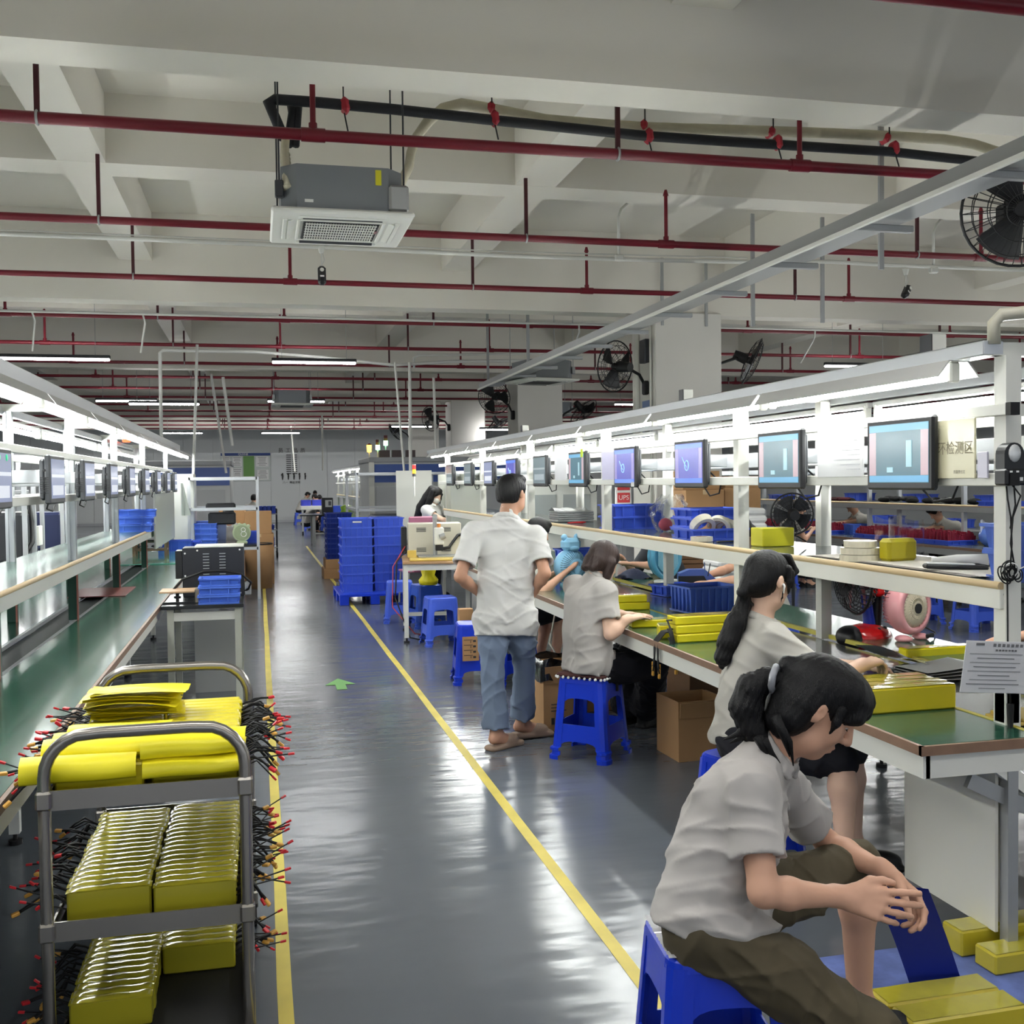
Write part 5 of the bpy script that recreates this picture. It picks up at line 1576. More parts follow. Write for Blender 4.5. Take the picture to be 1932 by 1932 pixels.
    if collar:
        C = SDF(nk - .14, nk + .16, min(h, .006))
        a_ = nrm(fw - nn * (fw @ nn)); b_ = np.cross(nn, a_)
        pr = None
        for i in range(17):
            an_ = -2.55 + 5.1 * i / 16
            p = nk + nn * (.012 + .028 * (1 - abs(an_) / 2.6)) + (a_ * -math.cos(an_) + b_ * math.sin(an_)) * (.064 + .008 * abs(an_) / 2.5) + a_ * .012
            if pr is not None:
                C.cone(pr, p, .0095, .0095, .004); C.cone(pr - nn * .018 + (pr - nk) * .15, p - nn * .018 + (p - nk) * .15, .0085, .0085, .012)
            pr = p
        obj('collar', C.mesh('collar', shirt, base), None, so)
    # ---- hair
    Hh = min(h, .006) if h < .009 else min(h, .009)
    hl, hh_ = hc - .24 * hs, hc + .2 * hs
    H_ = SDF(hl, hh_, Hh)
    W = hair_mesh(H_, hc, R, hair, hs)
    if fine or h < .009:
        def fg(x, y, z):
            # strand grooves fanning from the crown
            X = [x - hc[0], y - hc[1], z - hc[2]]
            lx = X[0] * R[0, 0] + X[1] * R[1, 0] + X[2] * R[2, 0]; ly = X[0] * R[0, 1] + X[1] * R[1, 1] + X[2] * R[2, 1]; lz = X[0] * R[0, 2] + X[1] * R[1, 2] + X[2] * R[2, 2]
            a = np.arctan2(lx, ly + .02)
            return (.0012 * np.sin(a * 46 + lz * 30) + .0008 * np.sin(a * 23 - lz * 50)).astype(np.float32)
        H_.warp(fg)
    ho = obj('hair', H_.mesh('hair', hairmat, base), None, t)
    if hair_fn: hair_fn(t, ho, W, R, hc, base, hairmat)
    if fine:
        mb = MB(base)
        eyes_t = t
        tt = bpy.data.objects  # children built in person space
        def place(fn):
            pass
        E = thing_children_offset(t, base, lambda: eyes(t, hc - V(*base), R, hs, skin))
        obj('lips', MB().ell(Vector(W(0, .0885, -.0605) - V(*base)), (.016, .0065, .0045), 12, 6, 0, Matrix([list(r) for r in R])).ell(Vector(W(0, .0865, -.0695) - V(*base)), (.014, .0065, .005), 12, 6, 0, Matrix([list(r) for r in R])), M_lip, t)
    if mask:
        K = SDF(hc - .2, hc + .2, .008)
        K.ell(W(0, .032, -.048), V(.066, .078, .058), R, .01)
        K.ell(W(0, .0, -.02), V(.085, .06, .12), R, .01, True)
        obj('face_mask', K.mesh('face_mask', M_mask, base), None, t)
    return t
def thing_children_offset(t, base, fn):
    return fn()

def seated(x, y, head_deg, lean=.35, look=.5, handL=None, handR=None, seat=.47, turn=0.0, s=1.0, knee=.42, feet=.38, spread=.10, hunch=.06):
    """joints of a seated figure; heading in degrees clockwise from +y"""
    a = math.radians(head_deg); f = V(math.sin(a), math.cos(a), 0); r = V(math.cos(a), -math.sin(a), 0); u = V(0, 0, 1)
    o = V(x, y, 0)
    pel = o + u * (seat + .095)
    sp = nrm(u * math.cos(lean) + f * math.sin(lean))
    ch = pel + sp * .34 * s; nk = pel + sp * .49 * s + f * hunch
    hd = nrm(f * math.cos(turn) + r * math.sin(turn)); hdir = nrm(hd * math.cos(look) - u * math.sin(look))
    head = nk + (sp * .7 + u * .5) * .125 * s + hd * .045
    J = dict(pel=pel, ch=ch, neck=nk, head=head, hdir=hdir, fwd=f)
    for q, k in ((1, 'R'), (-1, 'L')):
        sh = ch + sp * .07 * s + r * q * .165 * s + f * .01
        hand = handR if k == 'R' else handL
        if hand is None: hand = pel + f * .42 + r * q * .1 + u * .25
        hand = np.array(hand, float)
        el = ik(sh, hand, .27 * s, .24 * s, r * q * .5 - u - f * .3)
        J['sh' + k] = sh; J['el' + k] = el; J['wr' + k] = sh + nrm(hand - sh) * min(np.linalg.norm(hand - sh), .505 * s)
        J['hip' + k] = pel + r * q * .085 - u * .03
        J['kn' + k] = pel + f * knee + r * q * spread - u * .03
        J['an' + k] = o + f * feet + r * q * spread + u * .08
        J['toe' + k] = o + f * (feet + .16) + r * q * (spread + .02) + u * .04
    return J
def standing(x, y, head_deg, lean=.05, look=.3, handL=None, handR=None, turn=0.0, s=1.0):
    a = math.radians(head_deg); f = V(math.sin(a), math.cos(a), 0); r = V(math.cos(a), -math.sin(a), 0); u = V(0, 0, 1)
    o = V(x, y, 0); pel = o + u * .90 * s
    sp = nrm(u * math.cos(lean) + f * math.sin(lean))
    ch = pel + sp * .34 * s; nk = pel + sp * .49 * s
    hd = nrm(f * math.cos(turn) + r * math.sin(turn)); hdir = nrm(hd * math.cos(look) - u * math.sin(look))
    head = nk + (sp * .5 + u * .6) * .125 * s + hd * .03
    J = dict(pel=pel, ch=ch, neck=nk, head=head, hdir=hdir, fwd=f)
    for q, k in ((1, 'R'), (-1, 'L')):
        sh = ch + sp * .07 * s + r * q * .17 * s
        hand = handR if k == 'R' else handL
        if hand is None: hand = pel + r * q * .25 + f * .05 - u * .05
        hand = np.array(hand, float)
        J['sh' + k] = sh; J['el' + k] = ik(sh, hand, .28 * s, .25 * s, r * q * .6 - f * .8 - u * .3)
        J['wr' + k] = sh + nrm(hand - sh) * min(np.linalg.norm(hand - sh), .525 * s)
        J['hip' + k] = pel + r * q * .085 - u * .04; J['kn' + k] = o + r * q * .10 + u * .49 * s + f * .02
        J['an' + k] = o + r * q * .10 + u * .08; J['toe' + k] = o + r * q * .12 + f * .16 + u * .04
    return J

# ---------------------------------------------------------------- camera-space helper values were measured once and written down as world points
CAMC = V(0, 0, 1.6)
CM = np.array([[0.97255207, -0.01848254, 0.23195016], [-0.23237604, -0.02576554, 0.97228469], [-0.01199397, -0.99949714, -0.02935323]])
def at(u, v, zc):
    return CAMC + CM @ (V((u - 966) / 2000, (v - 966) / 2000, 1) * zc)

def ponytail(name, pts, rs, m, t, base, h=.005):
    pts = [np.array(p, float) for p in pts]
    P_ = np.stack(pts); mx = max(rs) + .03
    S = SDF(P_.min(0) - mx, P_.max(0) + mx, h)
    S.chain(pts, rs, .015)
    d = nrm(pts[-1] - pts[0])
    a = nrm(np.cross(d, V(.3, .9, .2))); b = np.cross(d, a)
    def fg(x, y, z):
        p = a[0] * x + a[1] * y + a[2] * z; q = b[0] * x + b[1] * y + b[2] * z; l = d[0] * x + d[1] * y + d[2] * z
        return (.0016 * np.sin(p * 420 + 3 * np.sin(l * 22)) + .0014 * np.sin(q * 380 + 2.5 * np.sin(l * 18 + 1))).astype(np.float32)
    S.warp(fg)
    return obj(name, S.mesh(name, m, base), None, t)

# ---- front woman in olive trousers, bending over the floor packs
J = dict(pel=at(1335, 1700, 2.63), ch=at(1392, 1508, 2.66), neck=at(1452, 1415, 2.68), head=at(1545, 1330, 2.65),
         hdir=nrm(V(.92, -.39, 0) * .77 - V(0, 0, .64)), fwd=V(.95, -.3, 0),
         shR=at(1418, 1492, 2.53), shL=at(1470, 1480, 2.84), elR=at(1440, 1683, 2.44), wrR=at(1590, 1692, 2.52),
         elL=at(1562, 1592, 2.98), wrL=at(1672, 1646, 2.80),
         hipR=at(1325, 1748, 2.55), hipL=at(1372, 1720, 2.72), knR=at(1640, 1950, 2.48), anR=at(1560, 2160, 2.62), toeR=at(1700, 2210, 2.62),
         knL=at(1618, 1632, 2.95), anL=at(1622, 1895, 3.0), toeL=at(1720, 1935, 2.95), wide=.06)
right_ = V(.88, -.475, 0); toward = V(-.45, -.89, 0)
def fr_hair(t, ho, W, R, hc, base, m):
    k = W(0, -.125, .035)
    # tied at the back of the head, hanging down and out
    o = ponytail('ponytail', [at(1474, 1284, 2.65), at(1446, 1280, 2.66), at(1418, 1298, 2.66), at(1408, 1335, 2.66), at(1420, 1375, 2.65), at(1446, 1402, 2.62)], [.022, .026, .036, .040, .034, .012], m, t, base)
    fl = MB(base)
    for i, (a, b, c) in enumerate([((1415, 1360), (1392, 1385), (1365, 1396)), ((1420, 1372), (1400, 1392), (1376, 1402)), ((1440, 1395), (1455, 1420), (1472, 1440)), ((1430, 1390), (1440, 1412), (1452, 1428)), ((1462, 1350), (1478, 1390), (1490, 1428)), ((1466, 1360), (1490, 1400), (1497, 1445)), ((1424, 1380), (1405, 1388), (1385, 1390))]):
        z = 2.64 if i < 2 or i > 5 else 2.58
        fl.tube([at(*a, z), at(*b, z), at(*c, z)], [.014, .008, .0015], 6)
    obj('loose_strands', fl, m, o, kind='stuff')
    obj('hair_tie', MB(base).tube([at(1464, 1258, 2.64), at(1458, 1274, 2.605), at(1455, 1294, 2.61), at(1458, 1306, 2.65), at(1467, 1294, 2.70), at(1470, 1270, 2.69)], .009, 8, closed=True), mat('silver hair tie', (150, 152, 158), .4, .3), o)
    S = SDF(hc - .2, hc + .2, .005)
    for q in (-1, 1):
        S.chain([W(q * .070, .030, .03), W(q * .075, .040, .0), W(q * .071, .046, -.03)], [.014, .010, .003], .01)
    obj('side_locks', S.mesh('side_locks', m, base), None, ho, kind='stuff')
person('woman with a short black ponytail and olive trousers, bending over floor packs at the front', J, M_polo, M_olive, 'fringe', h=.0055, fine=True, folds=.0045, hs=1.04, sleeve=.66, hem=.03,
       hands=dict(R=dict(d=nrm(right_ - V(0, 0, .12)), n=-toward + V(0, 0, -.35), curl=(.16, .24, .3, .36), spread=.14, thumb=(.25, .1), s=1.0),
                  L=dict(d=nrm(right_ * .75 - V(0, 0, .62) + toward * .25), n=nrm(-V(0, 0, .6) + toward * .55 - right_ * .4), curl=(.5, .62, .7, .75), spread=.05, thumb=(.4, .7), s=1.0)),
       rollL=.12, hair_fn=fr_hair, girth=.98)
# buckle and pocket rivets
# ---- woman with the long low ponytail
J = dict(pel=at(1395, 1382, 4.30), ch=at(1420, 1235, 4.33), neck=at(1432, 1172, 4.34), head=at(1450, 1092, 4.33), hdir=nrm(V(.97, .24, -.22)), fwd=V(.98, .19, 0),
         shR=at(1462, 1208, 4.17), shL=at(1425, 1190, 4.52), elR=at(1556, 1292, 4.05), wrR=at(1628, 1254, 4.10), elL=at(1528, 1252, 4.55), wrL=at(1618, 1258, 4.42),
         hipR=at(1400, 1402, 4.2), hipL=at(1412, 1392, 4.4), knR=at(1588, 1432, 4.05), knL=at(1606, 1416, 4.35), anR=at(1594, 1612, 4.0), anL=at(1610, 1590, 4.3), toeR=at(1650, 1640, 4.0), toeL=at(1660, 1618, 4.3))
def pt_hair(t, ho, W, R, hc, base, m):
    o = ponytail('ponytail', [W(0, -.115, -.075), at(1403, 1140, 4.30), at(1388, 1175, 4.28), at(1374, 1210, 4.27), at(1364, 1240, 4.27), at(1362, 1258, 4.28)], [.024, .030, .040, .041, .033, .012], m, t, base)
    obj('hair_tie', MB(base).torus(at(1409, 1134, 4.30), .026, .008, (-.55, .1, -.8), 16, 6), M_rubber, o)
    obj('earbud', MB(base).tube([W(.086, .002, -.014), W(.090, .008, -.02), W(.089, .012, -.05)], [.006, .0045, .0035], 8), M_paper, t)
    S = SDF(hc - .2, hc + .2, .006)
    for i in range(7):
        x = -.05 + i * .0166
        S.chain([W(x * .8, .05, .10), W(x * 1.1, .088, .05), W(x * 1.3, .086 - abs(x) * .5, .012)], [.016, .012, .006], .008)
    S.chain([W(.07, .03, .05), W(.080, .04, .0), W(.076, .048, -.05)], [.018, .012, .004], .008)
    obj('fringe', S.mesh('fringe', m, base), None, ho)
person('woman with a long low ponytail and an earbud, sitting at the right bench end', J, M_polo2, M_navy, 'pony', h=.0065, fine=True, folds=.0045, skin=M_skinlt, shorts=True, sleeve=.62,
       hands=dict(R=dict(d=nrm(V(.9, .3, .10)), n=V(.1, .1, -1), curl=(.55, .6, .65, .7), spread=.03), L=dict(d=nrm(V(.95, -.25, .05)), n=V(.1, -.2, -1), curl=(.5, .55, .6, .6), spread=.03)),
       hair_fn=pt_hair)
# ---- woman with bobbed hair
J = dict(pel=at(1108, 1252, 6.15), ch=at(1108, 1133, 6.18), neck=at(1122, 1092, 6.2), head=at(1140, 1058, 6.22), hdir=nrm(V(.80, .42, -.48)), fwd=V(.76, .65, 0),
         shR=at(1142, 1118, 6.04), shL=at(1085, 1108, 6.38), elR=at(1152, 1196, 5.98), wrR=at(1184, 1168, 6.0), elL=at(1140, 1170, 6.5), wrL=at(1168, 1158, 6.4),
         hipR=at(1125, 1262, 6.1), hipL=at(1100, 1258, 6.25), knR=at(1238, 1256, 6.25), knL=at(1200, 1246, 6.55), anR=at(1216, 1340, 6.85), anL=at(1180, 1338, 6.95), toeR=at(1240, 1352, 6.95), toeL=at(1200, 1350, 7.05), wide=.105)
person('woman with brown bobbed hair in a grey polo, sitting on a padded blue stool', J, M_polo, M_navy, 'bob', M_hairbrown, h=.0075, folds=.0045, skin=M_skinlt, sleeve=.66, girth=1.06,
       hands=dict(R=dict(d=nrm(V(.93, .25, .12)), n=V(0, .1, -1), curl=(.12, .14, .16, .2), spread=.05), L=dict(d=nrm(V(.9, -.2, 0)), n=V(0, 0, -1), curl=(.1, .1, .1, .1))))
# ---- standing man with his hands on his hips
J = dict(pel=at(955, 1150, 6.38), ch=at(955, 1040, 6.42), neck=at(957, 982, 6.42), head=at(967, 930, 6.44), hdir=nrm(V(.80, .58, -.05)), fwd=V(.35, .94, 0),
         shL=at(893, 1005, 6.36), shR=at(1010, 1012, 6.42), elL=at(868, 1088, 6.25), wrL=at(908, 1122, 6.42), elR=at(1028, 1082, 6.3), wrR=at(1006, 1118, 6.42),
         hipL=at(928, 1172, 6.36), hipR=at(980, 1170, 6.40), knL=at(930, 1272, 6.33), knR=at(990, 1262, 6.52), anL=at(937, 1384, 6.32), anR=at(985, 1362, 6.58), toeL=at(962, 1392, 6.40), toeR=at(1018, 1373, 6.62), wide=.082)
person('man in a white short sleeved shirt and washed jeans, standing with hands on his hips', J, M_shirt, M_jeans, 'short', h=.0075, folds=.005, sleeve=.72, sw=.074, hem=.10, shoes=M_slip, skin=mat('tan skin', (186, 140, 114), .52, vary=.04, vscale=9),
       hands=dict(R=dict(d=nrm(V(-.2, .75, -.55)), n=nrm(V(-.9, -.1, .1)), curl=(.45, .45, .45, .45), thumb=(-.3, .1), side=1), L=dict(d=nrm(V(.3, .8, -.4)), n=V(.9, 0, 0), curl=(.4, .4, .4, .4))))
# ---- woman with a face mask and long hair
J = standing(2.32, 14.6, 140, .12, .55, handL=(2.85, 14.3, 1.0), handR=(2.6, 14.15, 1.0), s=.93)
def mk_hair(t, ho, W, R, hc, base, m):
    for q, pts in ((1, [W(.06, -.01, .05), W(.082, .01, -.05), W(.09, .03, -.2), W(.08, .06, -.40)]), (-1, [W(-.06, -.01, .05), W(-.082, .01, -.05), W(-.10, .02, -.2), W(-.10, .04, -.42)]), (0, [W(0, -.08, .03), W(0, -.09, -.1), W(0, -.11, -.28), W(.0, -.12, -.42)])):
        ponytail('hair_lock', pts, [.045, .046, .05, .03] if q else [.07, .085, .09, .06], m, t, base, .009)
person('woman with long black hair and a white face mask, standing behind the welding machine', J, M_shirt, M_navy, 'pony', h=.012, folds=0, skin=M_skinlt, mask=True, hair_fn=mk_hair)
# ---- people farther off
J = seated(1.95, 8.15, 70, .25, .4, handL=(2.35, 8.3, .85), handR=(2.3, 7.9, .88), knee=.40, feet=.30)
person('person in shorts sitting at the bench, mostly hidden by the standing man', J, M_polo2, M_navy, 'short', h=.012, folds=0, shorts=True)
stool('blue stool under the person hidden behind the standing man', (1.93, 8.13, 0), .1, M_bluedk)
def far_person(label, J, shirt=None, hair='short', trousers=None, h=.013, **k):
    return person(label, J, shirt or M_polo2, trousers or M_navy, hair, h=h, folds=0, **k)
J = seated(3.98, 7.72, -80, .30, .5, handL=(3.36, 7.55, .80), handR=(3.38, 7.75, .82))
far_person('person writing with a pen across the right bench, face hidden behind the shelf', J, hair='pony', h=.011)
stool('blue stool of the person writing across the right bench', (3.98, 7.72, 0), .2, M_blue)
J = seated(3.80, 9.35, -110, .40, .6, handL=(3.25, 9.0, .84), handR=(3.30, 9.35, .84), hunch=.03)
far_person('person in a dark jacket with a wrist watch working across the right bench', J, mat('dark jacket', (40, 42, 48), .8), sleeve=.98, h=.011)
stool('blue stool of the person in the dark jacket', (3.80, 9.35, 0), .1, M_blue)
J = seated(4.05, 3.95, -85, .30, .5, handL=(3.42, 4.15, .82), handR=(3.45, 4.4, .80))
far_person('person at the right picture edge reaching a hand onto the bench', J, h=.011)
stool('blue stool at the right picture edge across the bench', (4.05, 3.95, 0), .1, M_blue)
J = seated(7.35, 14.0, 88, .35, .5)
far_person('person in pale clothes sitting behind the grey pedestal fan', J, h=.013)
stool('blue stool of the person behind the grey pedestal fan', (7.35, 14.0, 0), .1, M_blue)
J = seated(9.75, 13.2, -95, .62, .9, handL=(9.0, 13.4, .82), handR=(8.98, 13.0, .84), hunch=.1)
far_person('person in a pale polo leaning left over the red parts on the far line', J, h=.012)
stool('blue stool of the person leaning over the red parts', (9.75, 13.2, 0), .1, M_blue)
J = seated(9.7, 15.4, -90, .5, .9, handL=(8.95, 15.6, .82), handR=(8.95, 15.2, .84))
far_person('person bent over a blue bin on the far line, left of the red parts', J, h=.013)
stool('blue stool of the person bent over the blue bin', (9.7, 15.4, 0), .1, M_blue)
J = seated(1.5, 42.0, 80, .45, .6, handR=(1.95, 41.9, .85), handL=(2.0, 42.2, .85))
far_person('man with glasses sitting on a blue stool by the back wall', J, h=.016)
J = seated(2.15, 43.3, 170, .2, .5)
far_person('man sitting farther back behind the man with glasses', J, h=.016)
stool('blue stool of the man farthest back', (2.15, 43.3, 0), .1, M_blue)
J = seated(1.95, 40.6, 150, .75, .9)
far_person('person with head bowed low beside the man with glasses', J, h=.016)
stool('blue stool of the person with head bowed low', (1.95, 40.6, 0), .1, M_blue)
J = seated(2.2, 36.6, -60, .55, .6)
far_person('woman with dark hair bent over the far table behind the black tester', J, hair='pony', h=.016)
stool('blue stool of the woman bent over the far table', (2.2, 36.6, 0), .1, M_blue)
J = seated(1.42, 34.2, 60, .5, .8, seat=.25, knee=.35)
far_person('person in a grey top crouching under the far grey table', J, M_polo, h=.016)
J = seated(-.62, 30.5, -70, .4, .7)
far_person('woman with tied hair facing left at the far left bench', J, hair='pony', h=.016)
J = seated(-.2, 30.2, 20, .15, .2)
far_person('person with short black hair seen from behind at the far left bench', J, h=.016)
stool('blue stool of the woman facing left, far left bench', (-.62, 30.5, 0), .1, M_blue); stool('blue stool of the person seen from behind, far left bench', (-.2, 30.2, 0), .1, M_blue)
J = seated(-.42, 17.0, 185, .5, .8, handL=(-.3, 16.3, .82), handR=(-.6, 16.3, .82))
far_person('person in a white shirt bent over behind the green fan and black box', J, M_shirt, h=.013)
stool('blue stool of the person bent over behind the green fan', (-.42, 17.0, 0), .1, M_blue)
# ================================================================== things on the right bench
# red and black table fan
t = thing('table_fan', 'red and black table fan with a beetle shaped base on the right bench', 'fan', (3.12, 5.02, .751))
obj('base', MB().ell((0, 0, .0), (.125, .09, .062), 20, 10), M_red2, t)
obj('base_front', MB().ell((-.075, 0, .0), (.062, .08, .055), 16, 8), M_black, t)
sp = MB()
for a, b in [(-.02, -.05), (.03, -.055), (.07, -.04), (.01, -.02), (.06, 0)]: sp.ell((a, b, .05 - abs(b) * .2), (.012, .012, .008), 8, 4)
obj('spots', sp, M_black, t, kind='stuff')
obj('neck', MB().cyl((.02, 0, .05), (.0, 0, .19), .028, .022, 12), mat('blue neck', (30, 50, 150), .3), t)
obj('neck_bracket', MB().cyl((.055, 0, .04), (.06, 0, .2), .02, .024, 10), M_black, t)
t.scale = (1.18, 1.18, 1.18)
obj('motor', MB().cyl((.0, 0, .27), (.145, -.02, .275), .062, .055, 18).cyl((.145, -.02, .275), (.155, -.021, .275), .055, .03, 18), mat('dark gloss', (30, 30, 34), .15, coat=.6), t)
obj('motor_cap', MB().cyl((.14, -.019, .275), (.165, -.023, .275), .05, .044, 16), M_red2, t)
obj('oscillation_knob', MB().cyl((.05, -.01, .33), (.05, -.01, .355), .008, .012, 10), M_red2, t)
obj('tilt_knob', MB().ell((.045, -.03, .2), (.035, .02, .02), 12, 6), M_red2, t)
g = MB(); ax = Vector((-1, .12, .02)).normalized(); u = ax.orthogonal().normalized(); w = ax.cross(u); c = Vector((-.045, .005, .27))
R = .165
g.torus(c, R, .007, ax, 30, 6)
for i in range(36):
    d = u * math.cos(2 * PI * i / 36) + w * math.sin(2 * PI * i / 36)
    g.tube([c + d * R, c + d * R * .85 + ax * .045, c + d * .05 + ax * .06], .0022, 4).tube([c + d * R, c + d * R * .85 - ax * .04, c + d * .06 - ax * .045], .0022, 4)
for rr, z in ((.13, .05), (.09, .058), (.13, -.042)): g.torus(c + ax * z, rr, .002, ax, 26, 4)
g.cyl(c + ax * .05, c + ax * .064, .045, n=16)
obj('guard', g, M_black, t, kind='stuff')
for k in range(5):
    b = MB(); q = 2 * PI * k / 5
    def f(a, v):
        r = .03 + .115 * v; an = q + (a - .5) * 1.05
        return c + (u * math.cos(an) + w * math.sin(an)) * r + ax * ((a - .5) * .045)
    obj('blade', b.sheet(4, 3, f), mat('dark red blade', (120, 20, 34), .3), t)
# pink bear fan
M_pink = mat('pink plastic', (238, 168, 172), .32, coat=.2)
t = thing('table_fan', 'round pink animal shaped table fan with a cream front on the right bench', 'fan', (3.27, 4.86, .751), .35)
t.scale = (1.08, 1.08, 1.08)
ax = Vector((0.0, -1, .05)).normalized()
obj('body', MB().lathe([(.0, .09), (.04, .088), (.075, .07), (.105, .04), (.122, 0), (.126, -.03), (.124, -.05)], (0, .02, .155), (0, 1, 0), 28), M_pink, t)
obj('front_ring', MB().lathe([(.122, -.05), (.128, -.03), (.13, 0), (.124, .018), (.098, .026), (.094, .014)], (0, -.02, .155), (0, -1, 0), 28), M_pink, t)
slots = MB()
for i in range(9):
    z = .155 - .07 + i * .0175; r = math.sqrt(max(.0, .118 ** 2 - (z - .155) ** 2))
    slots.tube([(-r * .97, .03, z), (-r * .80, .075, z), (-r * .5, .1, z)], .003, 4)
obj('rear_slots', slots, mat('deep pink slot', (196, 110, 118), .5), t, kind='stuff')
fr = obj('front_grille', MB().lathe([(.094, .0), (.08, .012), (.04, .017), (.0, .018)], (0, -.034, .155), (0, -1, 0), 28), mat('cream grille', (218, 206, 182), .4), t)
sv = MB()
for i in range(34):
    a = 2 * PI * i / 34
    sv.tube([(math.cos(a) * .038, -.053, .155 + math.sin(a) * .038), (math.cos(a + .2) * .09, -.042, .155 + math.sin(a + .2) * .09)], .0018, 4)
sv.torus((0, -.05, .155), .05, .003, (0, 1, 0), 24, 4)
obj('grille_bars', sv, mat('cream grille', ()), fr, kind='stuff')
obj('hub', MB().cyl((0, -.05, .155), (0, -.058, .155), .024, n=16), M_black, fr)
hd = obj('head', MB().box((0, .0, .285), (.13, .09, .075), .02), M_pink, t)
for s in (-1, 1):
    obj('ear', MB().ell((s * .062, .005, .315), (.024, .018, .024), 12, 8), M_pink, hd)
    obj('eye', MB().ell((s * .022, -.046, .29), (.004, .003, .005), 8, 5), M_black, hd)
obj('snout', MB().ell((0, -.047, .275), (.014, .008, .009), 10, 6), M_pink, hd)
for s in (-1, 1): obj('foot', MB().ell((s * .065, -.02, .012), (.035, .045, .018), 12, 6), M_pink, t)
obj('bow', MB().box((.06, -.065, .02), (.03, .012, .02), .004).box((.095, -.06, .02), (.03, .012, .022), .004), M_black, t)
obj('cord', MB().tube([(.09, .05, .05), (.15, .03, .05), (.2, .0, .02), (.24, .02, .004)], .004, 5), M_black, t)
# light blue bear fan near the standing man
M_bear = mat('light blue plastic', (138, 190, 222), .35)
t = thing('table_fan', 'light blue animal shaped table fan between the man and the bobbed woman', 'fan', (2.38, 8.0, .751), .25)
obj('body', MB().lathe([(.0, .10), (.06, .095), (.11, .06), (.14, .0), (.13, -.05), (.08, -.085), (0, -.09)], (0, 0, .17), (0, -1, 0), 28), M_bear, t)
sl = MB()
for i in range(40):
    a = 2 * PI * i / 40
    sl.tube([(math.cos(a) * .045, -.096, .17 + math.sin(a) * .045), (math.cos(a) * .085, -.083, .17 + math.sin(a) * .085), (math.cos(a) * .122, -.045, .17 + math.sin(a) * .122)], .0024, 4)
obj('slots', sl, mat('slot grey', (72, 100, 120), .5), t, kind='stuff')
obj('emblem', MB().torus((.0, -.1, .19), .028, .006, (0, 1, 0), 18, 5).ell((0, -.1, .15), (.03, .01, .04), 14, 6), M_bear, t)
hd = obj('head', MB().box((0, .0, .345), (.15, .12, .10), .03), M_bear, t)
for s in (-1, 1): obj('ear', MB().ell((s * .058, .0, .40), (.028, .02, .028), 12, 8), M_bear, hd)
obj('muzzle_lip', MB().ell((0, -.06, .315), (.045, .02, .02), 12, 6), M_bear, hd)
for s in (-1, 1): obj('foot', MB().ell((s * .085, -.06, .03), (.045, .055, .032), 12, 6), M_bear, t)
# teal round fan on the far side
t = thing('table_fan', 'tall teal round fan behind a post on the far side of the right bench', 'fan', (3.22, 8.1, .751), .5)
M_teal = mat('teal fan plastic', (96, 172, 204), .35)
obj('rim', MB().torus((0, 0, .22), .17, .022, (0, 1, 0), 30, 8).cyl((0, .03, .22), (0, .06, .22), .165, n=28), M_teal, t)
sl = MB()
for i in range(24): sl.b2(-.12 + i * .0104, -.117 + i * .0104, -.024, -.016, .22 - math.sqrt(max(0, .14 ** 2 - (-.12 + i * .0104) ** 2)), .22 + math.sqrt(max(0, .14 ** 2 - (-.12 + i * .0104) ** 2)))
obj('slats', sl, mat('pale teal', (150, 206, 224), .4), t, kind='stuff')
obj('emblem', MB().box((.03, -.03, .26), (.05, .008, .05), .006, (0, .78, 0)), mat('pale teal', ()), t)
obj('stand', MB().box((0, 0, .015), (.2, .12, .03), .01), M_white, t)
# bins
def bin_stack(n, loc, lx, ly, h, m, labels, rz=0, group=None, step=None, jit=.01, **k):
    for i in range(n):
        crate(labels[i] if i < len(labels) else labels[-1], (loc[0] + random.uniform(-jit, jit), loc[1] + random.uniform(-jit, jit), loc[2] + i * (step or h * .97)), lx, ly, h, m, rz + random.uniform(-.02, .02), group, **k)
bin_stack(2, (2.78, 9.1, .751), .36, .26, .12, M_blue, ['lower blue bin beside the light blue fan', 'upper blue bin beside the light blue fan'])
crate('shallow blue tray in the middle of the bench belt', (3.02, 7.45, .732), .28, .2, .08, M_blue, .25, feet=True)
crate('large ribbed blue crate on the bench left of the ponytailed woman', (2.83, 6.45, .735), .36, .28, .17, mat('mid blue plastic', (70, 104, 196), .4), .1, ribs=7)
t = thing('tablet_stand', 'black tablet and pencil tray lying behind the ribbed blue crate', 'tablet', (3.12, 7.0, .755), .2)
obj('slab', MB().box((0, 0, .02), (.34, .2, .012), .004, (.08, 0, 0)), M_black, t)
obj('stylus', MB().cyl((.06, -.12, .03), (.1, -.02, .05), .004, n=6), M_paper, t)
t = thing('pen_pair', 'two pencils held over the bench by the writing person', 'pen', (3.36, 7.64, .84))
obj('pen', MB().cyl((0, 0, 0), (-.01, .0, .11), .004, n=6), mat('blue pen', (60, 90, 140), .4), t)
obj('pen', MB().cyl((.03, .02, 0), (.05, .02, .1), .004, n=6), M_black, t)
single('cloth_bundle', 'dark blue cloth bundle under the hand with a wrist watch', 'cloth', MB().sheet(10, 8, lambda u, v: ((u - .5) * .28, (v - .5) * .2, .075 * math.sin(PI * u) ** .7 * math.sin(PI * v) ** .7 + .012 * math.sin(9 * u + 7 * v))), mat('dark blue cloth', (34, 40, 62), .85), (3.12, 8.6, .752))
t = thing('tape_dispenser', 'blue and black tape dispenser behind the shallow blue tray', 'tape dispenser', (3.33, 7.75, .751), -.2)
obj('cradle', MB().prism([(-.14, 0), (.16, 0), (.16, .05), (.06, .14), (-.06, .14), (-.14, .11)], -.05, .05, 'xz'), mat('slate blue', (70, 92, 160), .4), t)
